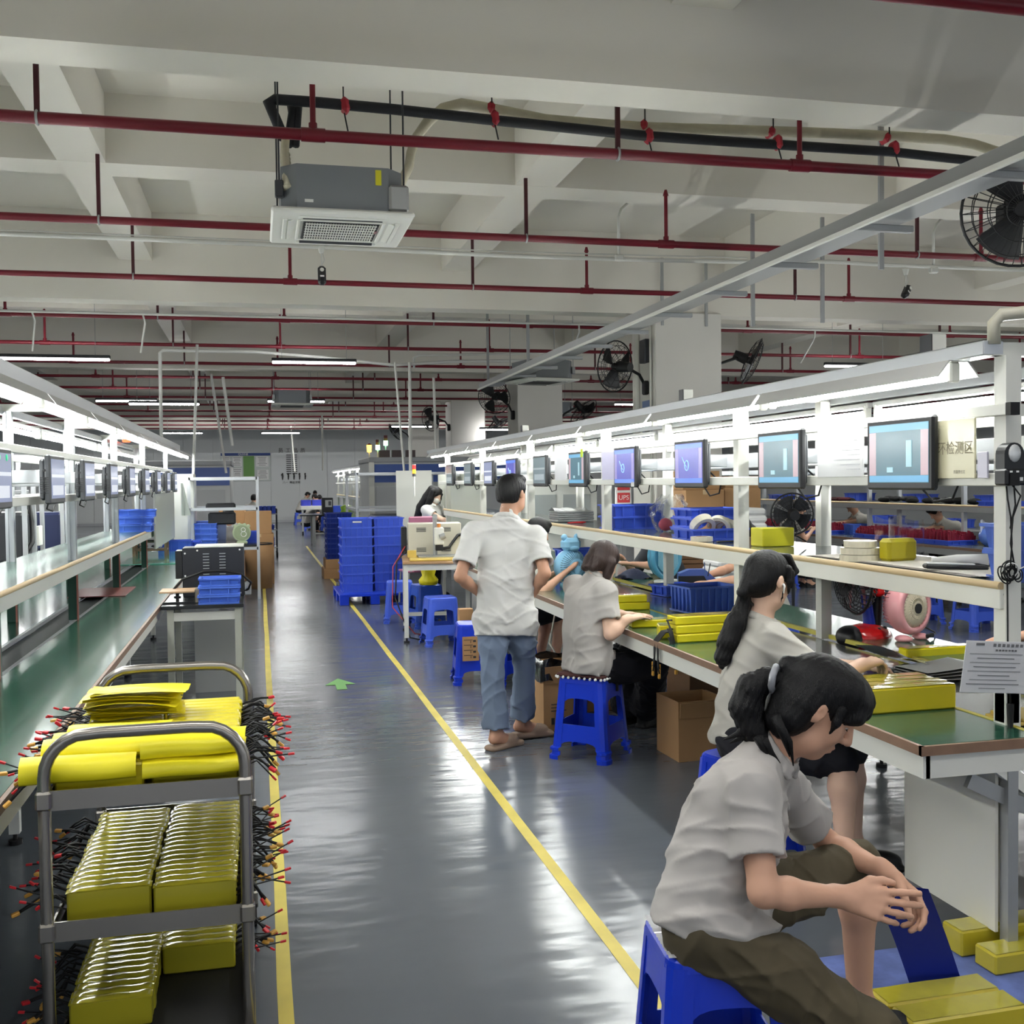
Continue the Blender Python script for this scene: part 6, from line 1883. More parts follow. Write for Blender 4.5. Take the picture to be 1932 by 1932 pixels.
obj('insert', MB().prism([(-.15, .004), (.10, .004), (.05, .09), (-.15, .09)], -.056, -.05, 'xz'), M_black, t)
t = thing('charger', 'small white adapter on the belt beside the shallow blue tray', 'charger', (3.0, 7.18, .745), .3)
obj('block', MB().box((0, 0, .012), (.06, .045, .024), .006), M_paper, t); obj('prongs', MB().box((.035, 0, .012), (.02, .02, .006)), M_galv, t)
cb = MB()
for k in range(4): cb.tube([(2.5 + .02 * k, 6.3 - .03 * k, .738), (2.62, 6.15 + .04 * k, .745), (2.78 + .03 * k, 6.0 - .02 * k, .738)], .004, 5)
single('cable_leads', 'black leads with amber plugs lying on the belt right of the yellow packs', 'cable', cb.box((2.86, 5.95, .745), (.04, .025, .02), .004, None, 1), [M_rubber, M_conn])
# papers, film, boards near the front end
for i in range(7):
    def f(u, v, i=i): return ((u - .5) * .30, (v - .5) * .2, .0015 + .02 * (u ** 2) * (.3 + .1 * i))
    single('film_sheet', '%s sheet from the bottom of the curling pile under the hands of the ponytailed woman' % ORD[i], 'sheet', MB().sheet(8, 3, f), M_black if i % 2 else M_paper, (2.83 + .008 * i, 4.0 + .01 * i, .735 + i * .0045), -.1 + .04 * i, 'film sheets in the pile on the belt')
single('curled_film', 'large silver grey film sheet curling up on the belt before the single yellow pack', 'sheet', MB().sheet(10, 6, lambda u, v: ((u - .5) * .36, (v - .5) * .3, .09 * (1 - u) ** 2 + .01 * math.sin(4 * v))), mat('grey film', (168, 170, 172), .25, coat=.4), (2.86, 4.25, .742), .1)
t = thing('paper_sheet', 'printed paper form in a sleeve leaning on the near right post', 'paper', (2.36, 3.02, .88))
R_ = Euler((.10, 0.075, 0)).to_matrix()
obj('sheet', MB().box((0, 0, .085), (.255, .003, .175), .001, R_), mat('form paper', (222, 222, 224), .3, coat=.3), t)
ln = MB()
for k in range(9):
    ln.box(R_ @ Vector((-.02 + .01 * (k % 3), -.003, -.045 + .0 * k + k * .0)) + Vector((0, -.002, .075 + .02 - k * .0 - .0)), (.0, .0, .0)) if False else None
    wdt = (.2, .14, .19, .16, .2, .12, .18, .2, .1)[k]
    ln.box(Vector((0, 0, .085)) + R_ @ Vector((-.01, -.0035, .045 - k * .0145)), (wdt, .002, .0022 if k % 2 else .0012), 0, R_)
for k in range(8): ln.box(Vector((0, 0, .085)) + R_ @ Vector((-.02 + k * .017, -.0035, .075)), (.009, .002, .010), 0, R_)
for k in range(7): ln.box(Vector((0, 0, .085)) + R_ @ Vector((-.01 + k * .012, -.0035, .058)), (.007, .002, .006), 0, R_)
ln.box(Vector((0, 0, .085)) + R_ @ Vector((-.075, -.0035, .077)), (.03, .002, .008), 0, R_)
obj('print', ln, mat('grey print', (120, 120, 122), .7), t)
for k in range(2):
    single('wooden_board', '%s thin tan board lying on the belt behind the nearest right post' % ['lower', 'upper'][k], 'board', MB().box((0, 0, .006), (.20, .16, .011), .002), mat('tan board', (206, 178, 92), .5, vary=.05, vscale=6), (2.60 + .02 * k, 3.18, .742 + k * .0115), .05 + .03 * k, 'tan boards on the belt')
# leads hanging over the edge near the bobbed woman
t = thing('cable_leads', 'bundle of black leads with amber plugs hanging over the bench edge', 'cable', (2.03, 5.2, .75))
c = MB()
ends = []
for k in range(6):
    e = Vector((-.03 + .012 * (k % 3), -.06 + .05 * k * .6, -.16 + .02 * (k % 3)))
    c.tube([(.08, .0 + .015 * k, .05), (.03, .0 + .012 * k, .045), (-.015, -.01 + .012 * k, .0), e * .6 + Vector((-.01, 0, -.02)), e], .0042, 5); ends.append(e)
obj('leads', c, M_rubber, t)
for e in ends: obj('connector', MB().box(e + Vector((0, 0, -.012)), (.014, .012, .026), .003), M_conn, t)

# ================================================================== things on the right shelf
t = thing('cloth_stack', 'stack of grey wrapped sheets on the shelf behind the standing man', 'stack', (2.70, 9.05, 1.231), .05)
for k in range(5):
    obj('layer', MB().box((.004 * (k % 2), 0, .011 + k * .019), (.34, .25, .018), .006), mat('grey wrap', (150, 152, 152), .3, coat=.3, bump=.3, bscale=16), t)
obj('crumpled_wrap', MB().sheet(14, 8, lambda u, v: ((u - .5) * .3 - .03, (v - .5) * .2, .098 + .03 * abs(math.sin(7 * u + 3 * v)) * math.sin(PI * v))), mat('white wrap', (206, 208, 208), .25, coat=.4), t)
single('plier', 'red handled tool lying on the shelf beside the grey stack', 'tool', MB().tube([(-.08, 0, .008), (-.02, .008, .01), (.05, .0, .01), (.08, .004, .012)], [.006, .009, .010, .006], 6), mat('red tool', (190, 34, 40), .5), (2.60, 8.55, 1.232))
bin_stack(2, (2.72, 7.55, 1.231), .40, .30, .095, M_blue, ['lower blue bin on the shelf left of the plastic bag', 'upper tilted blue bin on the shelf left of the plastic bag'], .06, step=.088)
single('black_film', 'black film poking out between the two shelf bins', 'sheet', MB().sheet(5, 3, lambda u, v: (u * .3 - .15, v * .2 - .1, .01 * math.sin(3 * u))), M_black, (2.76, 7.5, 1.318))
t = thing('plastic_bag', 'crumpled clear plastic bag with pink contents on the shelf', 'bag', (2.80, 7.02, 1.231))
rs = random.Random(3)
def bagf(u, v):
    a = 2 * PI * u; r = (.02 + .11 * math.sin(PI * min(1, .08 + v * .8)) ** .8) * (1 + .22 * math.sin(5 * a + 9 * v) * .6 + .12 * math.sin(11 * a - 14 * v))
    return (r * math.cos(a) * 1.0 + .03 * v, r * math.sin(a) * .8, .003 + .25 * v + .012 * math.sin(7 * a + 5 * v))
obj('film', MB().sheet(30, 14, bagf), M_clear, t)
obj('contents', MB().ell((-.02, -.02, .05), (.05, .04, .046), 14, 8), mat('pink packing', (206, 96, 116), .6, bump=.6, bscale=20), t)
obj('contents', MB().ell((.05, .03, .05), (.055, .04, .05), 14, 8), mat('white packing', (222, 220, 214), .7), t)
for i in range(2):
    single('white_box', '%s small white box behind the clear bag on the shelf' % ['lower', 'upper'][i], 'box', MB().box((0, 0, .03), (.09, .12, .058), .006), M_paper, (2.84, 6.75, 1.231 + .06 * i), .1)
bin_stack(3, (2.80, 6.32, 1.231), .36, .28, .062, M_blue, ['lowest shallow blue tray of the back shelf stack', 'middle shallow blue tray of the back shelf stack', 'top shallow blue tray of the back shelf stack'], .05, step=.06)
crate('blue tray holding white tape rolls at the shelf edge', (2.66, 5.98, 1.231), .36, .26, .07, M_blue, .08)
def roll(label, loc, R, r, w, tilt, m, core=None):
    t = thing('tape_roll', label, 'tape roll', loc)
    ax = Euler(tilt).to_matrix() @ Vector((0, 0, 1))
    obj('tape', MB().lathe([(r, -w / 2), (R, -w / 2), (R, w / 2), (r, w / 2), (r, -w / 2)], (0, 0, 0), ax, 28, 0, False), m, t)
    obj('core', MB().lathe([(r * .9, -w / 2 + .001), (r * .999, -w / 2 + .001), (r * .999, w / 2 - .001), (r * .9, w / 2 - .001), (r * .9, -w / 2 + .001)], (0, 0, 0), ax, 24, 0, False), core or M_card, t)
M_tape_w = mat('white tape', (226, 220, 202), .4)
roll('tilted white tape roll with a brown core in the shelf tray', (2.60, 5.95, 1.315), .075, .05, .05, (-.9, .2, .3), M_tape_w)
for i in range(3):
    roll('white tape roll %s of three leaning in the shelf tray' % ['first', 'middle', 'last'][i], (2.70 + .035 * i, 5.93 + .01 * i, 1.312 - .012 * i), .07, .048, .03, (-.3, 1.0, .5), M_tape_w)
roll('flat white tape roll on the shelf edge below the blue tray', (2.52, 5.78, 1.247), .065, .04, .028, (0, 0, 0), M_tape_w)
single('black_tool', 'thin black tool on the shelf edge beside the flat tape roll', 'tool', MB().box((0, 0, .006), (.16, .022, .01), .003), M_black, (2.62, 5.62, 1.231), .1)
t = thing('yellow_box', 'yellow box with an open white end on the shelf above the ponytailed woman', 'box', (2.70, 5.25, 1.231), .05)
obj('carton', MB().box((0, 0, .05), (.19, .13, .10), .004), mat('lemon box', (222, 214, 40), .4), t)
obj('open_end', MB().box((.098, 0, .05), (.006, .11, .085), .002), M_paper, t)
obj('lead', MB().tube([(.1, 0, .06), (.14, -.02, .05), (.19, -.03, .02)], .004, 5), M_rubber, t)
for i in range(3):
    roll('cream film roll, %s of three stacked flat on the shelf' % ['lowest', 'middle', 'top'][i], (2.56, 4.16, 1.246 + .03 * i), [.088, .084, .07][i], .035, .028, (0, 0, .1 * i), mat('cream film roll', (220, 214, 192), .3, coat=.4))
t = thing('plastic_bag', 'clear bag half full of yellow parts standing on the shelf beside the film rolls', 'bag', (2.68, 4.06, 1.231), .1)
obj('film', MB().sheet(10, 8, lambda u, v: ((u - .5) * .17, -.045 + .02 * math.sin(5 * u), .19 * v + .012 * math.sin(6 * u) * v)).sheet(10, 8, lambda u, v: ((u - .5) * .17, .045, .19 * v + .01 * math.sin(7 * u + 2) * v)), M_clear, t)
obj('contents', MB().box((0, 0, .052), (.155, .075, .10), .015), mat('yellow green filling', (176, 164, 24), .35), t)
t = thing('tape_cutter', 'white and black hand tape cutter lying on the shelf by the near post', 'tool', (2.62, 3.62, 1.236), -.25)
obj('blade_frame', MB().box((0, -.05, .012), (.24, .05, .018), .006, (0, .04, 0)), M_black, t)
obj('white_plate', MB().box((-.02, -.05, .024), (.18, .035, .008), .003, (0, .04, 0)), M_paper, t)
obj('handle', MB().tube([(-.05, .05, .03), (.05, .06, .032), (.16, .03, .03)], [.012, .02, .026], 10), M_paper, t)
obj('grip', MB().box((.12, .04, .012), (.14, .05, .014), .006), M_black, t)
for i in range(4):
    single('paper_sheet', '%s white sheet from the bottom lying along the near part of the right shelf' % ORD[i].capitalize().lower(), 'paper', MB().sheet(6, 10, lambda u, v: ((u - .5) * .40, (v - .5) * 1.2, .0012 + .0012 * math.sin(6 * u + 4 * v))), mat('warm white paper', (236, 230, 220), .5), (2.70 + .004 * i, 3.95 - .02 * i, 1.2315 + i * .0016), .004 * i, 'white sheets on the shelf')
bin_stack(2, (2.66, 3.22, 1.231), .24, .2, .10, mat('mid blue plastic', ()), ['lower blue bin on the shelf behind the near right post', 'upper blue bin on the shelf behind the near right post'], 0)

# ================================================================== behind the right bench
t = thing('pedestal_fan', 'black pedestal fan seen from behind through the right shelf', 'fan', (5.35, 9.95, 0))
ax = Vector((.35, .93, .05)).normalized(); u = ax.orthogonal().normalized(); w = ax.cross(u); c = Vector((0, 0, 1.22))
obj('base', MB().lathe([(.0, .03), (.18, .025), (.2, 0)], n=24), M_black, t)
obj('pole', MB().cyl((0, 0, .02), (0, 0, 1.14), .016, n=10), M_black, t)
obj('motor', MB().cyl(c - ax * .02, c - ax * .17, .065, .05, 16), M_black, t)
g = MB(); R = .215
g.torus(c + ax * .06, R, .009, ax, 32, 6)
for rr, z in ((.18, .01), (.145, -.01), (.11, -.02), (.18, .11), (.1, .13)): g.torus(c + ax * z, rr, .003, ax, 28, 4)
for i in range(30):
    d = u * math.cos(2 * PI * i / 30) + w * math.sin(2 * PI * i / 30)
    g.tube([c + ax * .06 + d * R, c + d * R * .82, c - ax * .025 + d * .06], .0022, 4).tube([c + ax * .06 + d * R, c + ax * .12 + d * R * .8, c + ax * .14 + d * .04], .0022, 4)
obj('guard', g, M_black, t, kind='stuff')
for k in range(5):
    q = 2 * PI * k / 5
    def f(a, v):
        r = .04 + .15 * v; an = q + (a - .5) * 1.0
        return c + ax * .06 + (u * math.cos(an) + w * math.sin(an)) * r + ax * ((a - .5) * .05)
    obj('blade', MB().sheet(4, 3, f), M_dark, t)
def carton(label, loc, s, rz=0, m=None, taped=True, open_=False, mark=False, group=None):
    t = thing('cardboard_box', label, 'box', loc, rz, group)
    m = m or M_card
    if open_:
        obj('body', tray_mb(MB(), s[0], s[1], s[2], .006, 0), m, t)
        for q, (dx, dy) in enumerate(((1, 0), (0, -1))):
            c_ = (dx * (s[0] / 2 + .01), dy * (s[1] / 2 + .01), s[2] * .86)
            obj('flap', MB().box(c_, (.008 if dx else s[0] * .96, .008 if dy else s[1] * .96, s[2] * .26), 0, (0, .12 * dx, 0) if dx else (.12, 0, 0)), m, t)
    else:
        obj('body', MB().box((0, 0, s[2] / 2), s, .004), m, t)
    if taped and not open_:
        obj('tape', MB().b2(-.025, .025, -s[1] / 2 - .002, s[1] / 2 + .002, s[2] - .05, s[2] + .0015), mat('parcel tape', (196, 168, 126), .25, coat=.3), t)
    if mark:
        mk = MB().b2(-s[0] * .1, s[0] * .12, -s[1] / 2 - .0025, -s[1] / 2, s[2] * .6, s[2] * .63)
        for k in range(4): mk.b2(-s[0] * .3 + k * .035, -s[0] * .3 + k * .035 + .022, -s[1] / 2 - .0025, -s[1] / 2, s[2] * .1, s[2] * .2)
        for k in range(3): mk.b2(-s[0] * .3, s[0] * .1 - k * .02, -s[1] / 2 - .0025, -s[1] / 2, s[2] * (.3 + .05 * k), s[2] * (.312 + .05 * k))
        obj('print', mk, M_ink, t)
    return t
carton('brown carton on the flattened boards behind the shelf, left one', (4.62, 10.7, 1.2), (.44, .4, .28))
carton('brown carton on top of the left carton behind the shelf', (4.6, 10.75, 1.481), (.42, .4, .2))
carton('brown carton behind the shelf post, right one', (5.08, 10.75, 1.2), (.42, .4, .30))
carton('taped brown carton above the white foam stack', (5.12, 10.8, 1.501), (.44, .4, .12))
for i in range(24):
    single('flat_carton', '%s flattened carton from the floor in the pile behind the right bench' % ORD[i], 'flat carton', MB().box((0, 0, .024), (.96 + random.uniform(-.03, .03), .5, .044), .004), M_carddk, (4.82 + random.uniform(-.015, .015), 10.7 + random.uniform(-.01, .01), i * .0498), random.uniform(-.02, .02), 'flattened cartons behind the right bench')
for i in range(18):
    single('foam_sheet', '%s white foam sheet from the floor in the stack right of the cartons' % ORD[i], 'foam sheet', MB().box((0, 0, .036), (.52 + random.uniform(-.015, .015), .42, .07), .022), mat('white foam', (226, 226, 224), .8), (4.60 + random.uniform(-.01, .01), 9.75 + random.uniform(-.01, .01), i * .0725), random.uniform(-.02, .02), 'white foam sheets behind the right bench')
# red parts on the far right line
M_dkred = mat('dark red parts', (128, 26, 46), .5)
def red_tray(label, loc, lx, ly):
    crate('blue tray under the red parts, ' + label, loc, lx, ly, .06, M_blue)
    t = thing('red_parts', 'upright dark red parts standing in the blue tray, ' + label, 'parts', (loc[0], loc[1], loc[2] + .006), kind='stuff')
    mb = MB(); rs = random.Random(int(loc[1] * 10))
    for i in range(16):
        for j in range(14):
            x = -lx / 2 + .03 + (lx - .06) * i / 15; y = -ly / 2 + .03 + (ly - .06) * j / 13
            hgt = .13 + .03 * math.sin(i * .7 + j * .4) + rs.uniform(-.01, .015)
            mb.box((x, y, hgt / 2), (.02, .02, hgt), 0, (rs.uniform(-.12, .12), rs.uniform(-.12, .12), 0))
    obj('pins', mb, M_dkred, t, kind='stuff')
red_tray('near the blue bag', (8.32, 11.75, .752), .42, 1.0)
red_tray('next to the leaning person', (8.32, 12.9, .752), .42, .9)
red_tray('left of the shelf post', (8.34, 14.6, .752), .42, 1.0)
red_tray('at the far left', (8.34, 15.8, .752), .42, .9)
red_tray('at the right behind the near post', (8.34, 9.9, .752), .42, .9)
t = thing('plastic_bag', 'blue plastic bin liner bag bulging on the far line, right of the red parts', 'bag', (8.55, 11.0, .752))
obj('bag', MB().lathe([(.0, 0), (.1, .0), (.16, .06), (.17, .14), (.13, .2), (.1, .22)], n=16), mat('sheer blue bag', (82, 116, 196), .2, coat=.5), t)
obj('liner', MB().sheet(8, 8, lambda u, v: (-.18 + .34 * u, .08 * math.sin(3 * u), .15 + .16 * v * (1 - .4 * u) + .02 * math.sin(9 * u))), mat('white liner', (220, 224, 232), .25), t)
bin_stack(1, (8.5, 13.9, .752), .3, .25, .16, mat('mid blue plastic', ()), ['blue bin with a white tag on the far line beside the leaning person'])
bin_stack(1, (8.55, 15.2, .752), .3, .25, .18, mat('mid blue plastic', ()), ['tall blue bin in front of the bent person on the far line'])
crate('blue tray on the far shelf behind the hanging wires', (8.62, 10.9, 1.231), .34, .5, .06, M_blue)
for i, (y, lx) in enumerate([(16.6, .5), (15.7, .4)]):
    crate('%s blue bin on the upper shelf of the far line' % ['farther', 'nearer'][i], (8.75, y, 1.231), .3, lx, .08, M_blue)
pl = MB(); rs = random.Random(9)
for i in range(14): pl.ell((rs.uniform(-.15, .15), -1 + i * .15, .03 + rs.uniform(0, .03)), (.1, .08, .04), 8, 5)
single('black_parts', 'heap of black cable parts on the far shelf above the leaning person', 'parts', pl, M_rubber, (8.75, 12.6, 1.231), kind='stuff')
single('dark_red_pouch', 'dark red pouch lying on the far shelf behind the post', 'pouch', MB().box((0, 0, .03), (.25, .4, .05), .02), mat('wine red', (92, 30, 40), .5), (8.72, 14.8, 1.231))
t = thing('parts_rack', 'dark rack with shelves of blue bins behind the far right line', 'rack', (11.2, 14.0, 0))
for z in (.3, .75, 1.15, 1.6): obj('shelf', MB().b2(-.3, .3, -5, 5, z - .03, z), M_galv, t)
for y in (-5, -2.5, 0, 2.5, 5): obj('upright', MB().b2(-.3, -.26, y - .02, y + .02, 0, 1.9), M_galv, t)
for i in range(10):
    crate('blue bin on the dark rack behind the far line, %s from the near end' % ORD[i], (11.1, 9.5 + i * .95, [.751, 1.151][i % 2]), .35, .5, .14, M_blue, 0, 'blue bins on the dark rack')
# UPS style red label board and screens behind the line
t = thing('label_rack', 'red and white labelled panel behind the shelf, left of the plastic bag', 'panel', (4.3, 12.2, 1.0))
obj('panel', MB().box((0, 0, .3), (.2, .03, .7), .005), M_paper, t)
obj('stand', MB().b2(-.03, .03, -.0, .03, -1.0, -.05), M_galv, t)
for k in range(4):
    l = obj('label', MB().box((0, -.018, .08 + k * .15), (.16, .004, .12), .002), mat('red label', (206, 70, 74), .5), t)
    text(['PS', 'A4', 'UPS', 'RP'][k], .08, (0, -.0215, .08 + k * .15), (PI / 2, 0, 0), M_paper, parent=l)
t = thing('equipment_cabinet', 'pale glazed test cabinets behind the middle of the right shelf', 'cabinet', (4.3, 14.3, 0))
obj('body', MB().b2(-.9, .35, 0, .6, 0, 1.55, .01), mat('pale cabinet', (204, 206, 200), .4), t)
obj('window', MB().b2(-.75, -.25, -.012, 0, .85, 1.4).b2(-.15, .25, -.012, 0, .85, 1.4), mat('cabinet window', (150, 156, 156), .15, coat=.5), t)
obj('door_handle', MB().cyl((-.2, -.03, .9), (-.2, -.03, 1.1), .01, n=8), M_galv, t)
obj('vent_strip', MB().b2(-.7, -.4, -.016, -.012, .5, .7), M_dark, t)

# ================================================================== centre: crates, welding table, machines
t = thing('plastic_pallet', 'blue plastic pallet carrying the crate stacks', 'pallet', (1.46, 14.55, 0))
obj('deck', MB().box((0, .0, .125), (.92, 1.3, .03), .004), M_bluedk, t)
for x in (-.40, 0, .40):
    for y in (-.58, 0, .58): obj('foot', MB().box((x, y, .056), (.12, .14, .11), .006), M_bluedk, t)
for col, (x, y, nm) in enumerate([(1.26, 14.45, 'left'), (1.69, 14.55, 'right')]):
    for i in range(8):
        crate('ribbed blue crate, %s from the bottom of the %s stack on the pallet' % (ORD[i], nm), (x, y, .1405 + i * .123), .40, .60, .122, M_blue, 0, 'blue crates stacked on the pallet', 5, tagm=M_white if (i == 7 and col == 0) else None)
t = thing('lid_sheet', 'clear plastic sheet lying on the right crate stack', 'sheet', (1.69, 14.55, 1.127))
obj('sheet', MB().sheet(6, 6, lambda u, v: ((u - .5) * .42, (v - .5) * .62, .004 + .006 * abs(math.sin(6 * u + 5 * v)))), M_clear, t)
for i in range(9):
    crate('dark blue crate, %s from the bottom of the stack behind the pallet' % ORD[i], (1.30, 18.2, .33 + i * .085), .42, .6, .084, mat('navy plastic', (20, 44, 130), .35), 0, 'navy crates behind the pallet')
carton('brown carton under the dark blue crates', (1.28, 18.2, 0), (.5, .65, .165)); carton('second brown carton under the dark blue crates', (1.29, 18.2, .166), (.46, .62, .16))
single('mat_stack', 'dark flat mat pile on the floor left of the pallet', 'mat', MB().box((0, 0, .05), (.5, .5, .1), .006), mat('dark mats', (84, 86, 82), .6), (1.36, 15.9, 0))
# welding table
t = thing('work_table', 'white framed wooden table with the welding machine beside the aisle', 'table', (1.80, 10.9, 0), -.12)
obj('top', MB().box((0, 0, .795), (.74, 1.0, .025), .004), mat('worn wood top', (176, 140, 100), .45, vary=.08, vscale=6), t)
obj('top_layer', MB().box((.02, .0, .818), (.64, .9, .018), .006), mat('tan board', ()), t)
for x in (-.34, .34):
    for y in (-.46, .46):
        l = obj('leg', MB().b2(x - .022, x + .022, y - .022, y + .022, .05, .785), M_white, t)
        obj('foot', MB().cyl((x, y, 0), (x, y, .015), .03, n=10).cyl((x, y, .015), (x, y, .06), .01, n=6), M_rubber, l)
for b_ in ((-.34, .34, -.47, -.45, .72, .78), (-.34, .34, .45, .47, .15, .19), (-.34, -.32, -.46, .46, .72, .78), (-.34, -.32, -.46, .46, .15, .19)): obj('rail', MB().b2(*b_), M_white, t)
t = thing('welding_machine', 'beige box welding machine with a spot head standing on the wooden table', 'machine', (1.80, 10.95, .828), -.12)
obj('casing', MB().b2(-.30, .26, .05, .40, 0, .335, .006), mat('beige casing', (206, 202, 186), .45), t)
v = MB()
for bx, bz in ((-.16, .27), (.1, .27), (-.16, .06), (.1, .06)):
    for k in range(4): v.b2(bx - .05, bx + .05, .047, .0495, bz - .02 + k * .012, bz - .014 + k * .012)
obj('vents', v, M_dark, t, kind='stuff')
obj('column', MB().cyl((-.02, -.06, 0), (-.02, -.06, .42), .022, n=12).box((-.02, -.06, .41), (.05, .05, .05), .006), M_galv, t)
hd = obj('weld_head', MB().b2(-.03, .07, -.14, -.04, .12, .3, .01), M_white, t)
obj('motor', MB().cyl((.03, -.15, .2), (.08, -.15, .22), .03, n=12), M_galv, hd); obj('lower_block', MB().b2(-.02, .06, -.13, -.05, .06, .12, .006), M_black, hd)
obj('cap', MB().cyl((.02, -.09, .3), (.02, -.09, .34), .02, n=10), mat('orange cap', (206, 130, 60), .4), hd)
obj('hose', MB().tube([(.05, -.12, .08), (.12, -.1, .09), (.17, -.04, .15), (.22, 0, .21), (.28, .05, .22)], .016, 8), M_rubber, t)
obj('base_plate', MB().b2(-.2, .2, -.25, .03, 0, .012), M_galv, t); obj('yellow_block', MB().b2(-.31, -.22, -.2, -.13, 0, .07), mat('tan board', ()), t)
obj('side_unit', MB().b2(-.37, -.31, .06, .3, .02, .3, .01), M_black, t)
obj('cables', MB().tube([(-.33, .0, .05), (-.42, -.1, -.05), (-.44, -.3, -.4), (-.30, -.5, -.78), (-.1, -.55, -.82)], .008, 6), M_rubber, t); obj('air_hose', MB().tube([(-.33, .05, .1), (-.46, -.1, -.1), (-.47, -.25, -.5), (-.25, -.45, -.75), (.0, -.3, -.8)], .006, 6), mat('red hose', (196, 60, 66), .4), t)
t = thing('plastic_bag', 'yellow plastic bag lying on the stool under the welding table', 'bag', (1.80, 11.55, .472))
obj('bag', MB().lathe([(.0, .0), (.1, .0), (.11, .05), (.07, .1), (.09, .17), (.05, .21), (0, .2)], n=12), M_sheet, t)
t = thing('plastic_chair', 'mauve plastic chair behind the blue crate stacks', 'chair', (1.98, 13.7, 0), .2)
M_mauve = mat('mauve plastic', (168, 104, 130), .4)
obj('seat', MB().box((0, 0, .45), (.38, .38, .03), .012), M_mauve, t); obj('backrest', MB().box((0, -.19, .93), (.34, .03, .46), .03, (.08, 0, 0)), M_mauve, t)
obj('back_frame', MB().cyl((-.14, -.18, .45), (-.14, -.19, .75), .014, n=8).cyl((.14, -.18, .45), (.14, -.19, .75), .014, n=8), M_galv, t)
for x in (-.16, .16):
    for y in (-.16, .16): obj('leg', MB().cyl((x, y, .44), (x * 1.15, y * 1.15, 0), .013, n=8), M_galv, t)
# aluminium frame cell
def alu_frame(label, x0, x1, y0, y1, h, rails, loc=None, m=None):
    t = thing('aluminium_frame', label, 'frame', (x0, y0, 0)); o = (x0, y0, 0)
    m = m or M_alu
    for x in (x0, x1):
        for y in (y0, y1): obj('post', MB(o).b2(x - .02, x + .02, y - .02, y + .02, 0, h), m, t)
    for z in rails:
        for y in (y0, y1): obj('rail', MB(o).b2(x0, x1, y - .02, y + .02, z - .02, z + .02), m, t)
        for x in (x0, x1): obj('rail', MB(o).b2(x - .02, x + .02, y0, y1, z - .02, z + .02), m, t)
    return t
t = alu_frame('large aluminium profile frame behind the blue crates', 1.52, 3.05, 17.0, 19.0, 1.76, (1.74, 1.16))
obj('clear_panel', MB((1.52, 17.0, 0)).b2(1.56, 1.9, 18.99, 19.0, .1, 1.7), M_clear, t)
t = thing('conveyor_machine', 'black belt conveyor inside the aluminium frame', 'machine', (2.3, 17.4, 0))
obj('bed', MB().b2(-.45, .75, 0, 1.2, .9, 1.05, .04), M_black, t); obj('side', MB().b2(-.44, .74, -.01, 0, .82, .9), M_white, t)
for x in (-.4, .7): obj('leg', MB().b2(x - .03, x + .03, .05, .1, 0, .85), M_galv, t)
def oven(label, x0, x1, y0, y1, h):
    t = thing('oven_machine', label, 'machine', (x0, y0, 0)); o = (x0, y0, 0)
    obj('body', MB(o).b2(x0, x1, y0, y1, .1, h, .01), mat('machine grey', (190, 192, 192), .4), t)
    obj('canopy', MB(o).b2(x0 - .02, x1 + .02, y0 - .03, y1, h, h + .09, .01), mat('machine top', (170, 172, 174), .45), t)
    obj('blue_band', MB(o).b2(x0 + .08, x1 - .02, y0 - .012, y0, h - .37, h - .04), mat('machine blue', (58, 86, 156), .35), t)
    obj('corner_post', MB(o).b2(x0 - .02, x0 + .07, y0 - .03, y0 + .05, .1, h), M_white, t)
    obj('door_panel', MB(o).b2(x0 + .1, x1 - .1, y0 - .008, y0, .3, h - .45, .003), mat('door grey', (176, 178, 180), .4), t)
    obj('plinth', MB(o).b2(x0 + .05, x1 - .05, y0 + .05, y1, 0, .1), M_rubber, t)
    return t
oven('long pale machine with a blue band behind the centre frame', 1.98, 4.6, 19.4, 21.5, 1.97)
oven('pale machine with a blue band at the end of the left line', -2.2, -.50, 20.2, 22.2, 1.95)
for i, (x, z, lit) in enumerate([(1.90, 2.06, 'amber'), (2.06, 2.06, 'green'), (2.21, 2.06, 'top')]):
    t = thing('signal_tower', ['signal lamp glowing amber on top of the centre machine', 'signal tower glowing green in the middle of three on the centre machine', 'tallest signal tower glowing pale green on the centre machine'][i], 'signal light', (x + .12, 19.9, z), group='signal towers on the centre machine')
    obj('stem', MB().cyl((0, 0, 0), (0, 0, .11 + .06 * i), .012, n=8), M_white, t); b = .11 + .06 * i - .02 * (i == 1)
    mg = lambda n, c, e: mat(n, c, .4, emit=e)
    if lit == 'amber': obj('lens', MB().cyl((0, 0, b), (0, 0, b + .13), .04, .045, 12), mg('amber glow', (255, 190, 60), 4), t); obj('cap', MB().cyl((0, 0, b + .13), (0, 0, b + .16), .045, .02, 12), mat('red cap', (150, 40, 36), .4), t)
    else:
        obj('lens', MB().cyl((0, 0, b), (0, 0, b + .09), .04, n=12), mg('green glow', (150, 255, 190), 4.5), t)
        obj('amber_segment', MB().cyl((0, 0, b + .09), (0, 0, b + .14), .036, n=12), mat('amber segment', (150, 116, 50), .4), t); obj('red_segment', MB().cyl((0, 0, b + .14), (0, 0, b + .19), .036, n=12), mat('red segment', (90, 24, 26), .4), t)
t = thing('signal_tower', 'red and amber signal tower on the frame beside the masked woman', 'signal light', (2.14, 14.9, 1.6))
obj('stem', MB().cyl((0, 0, -.2), (0, 0, .08), .012, n=8), M_white, t)
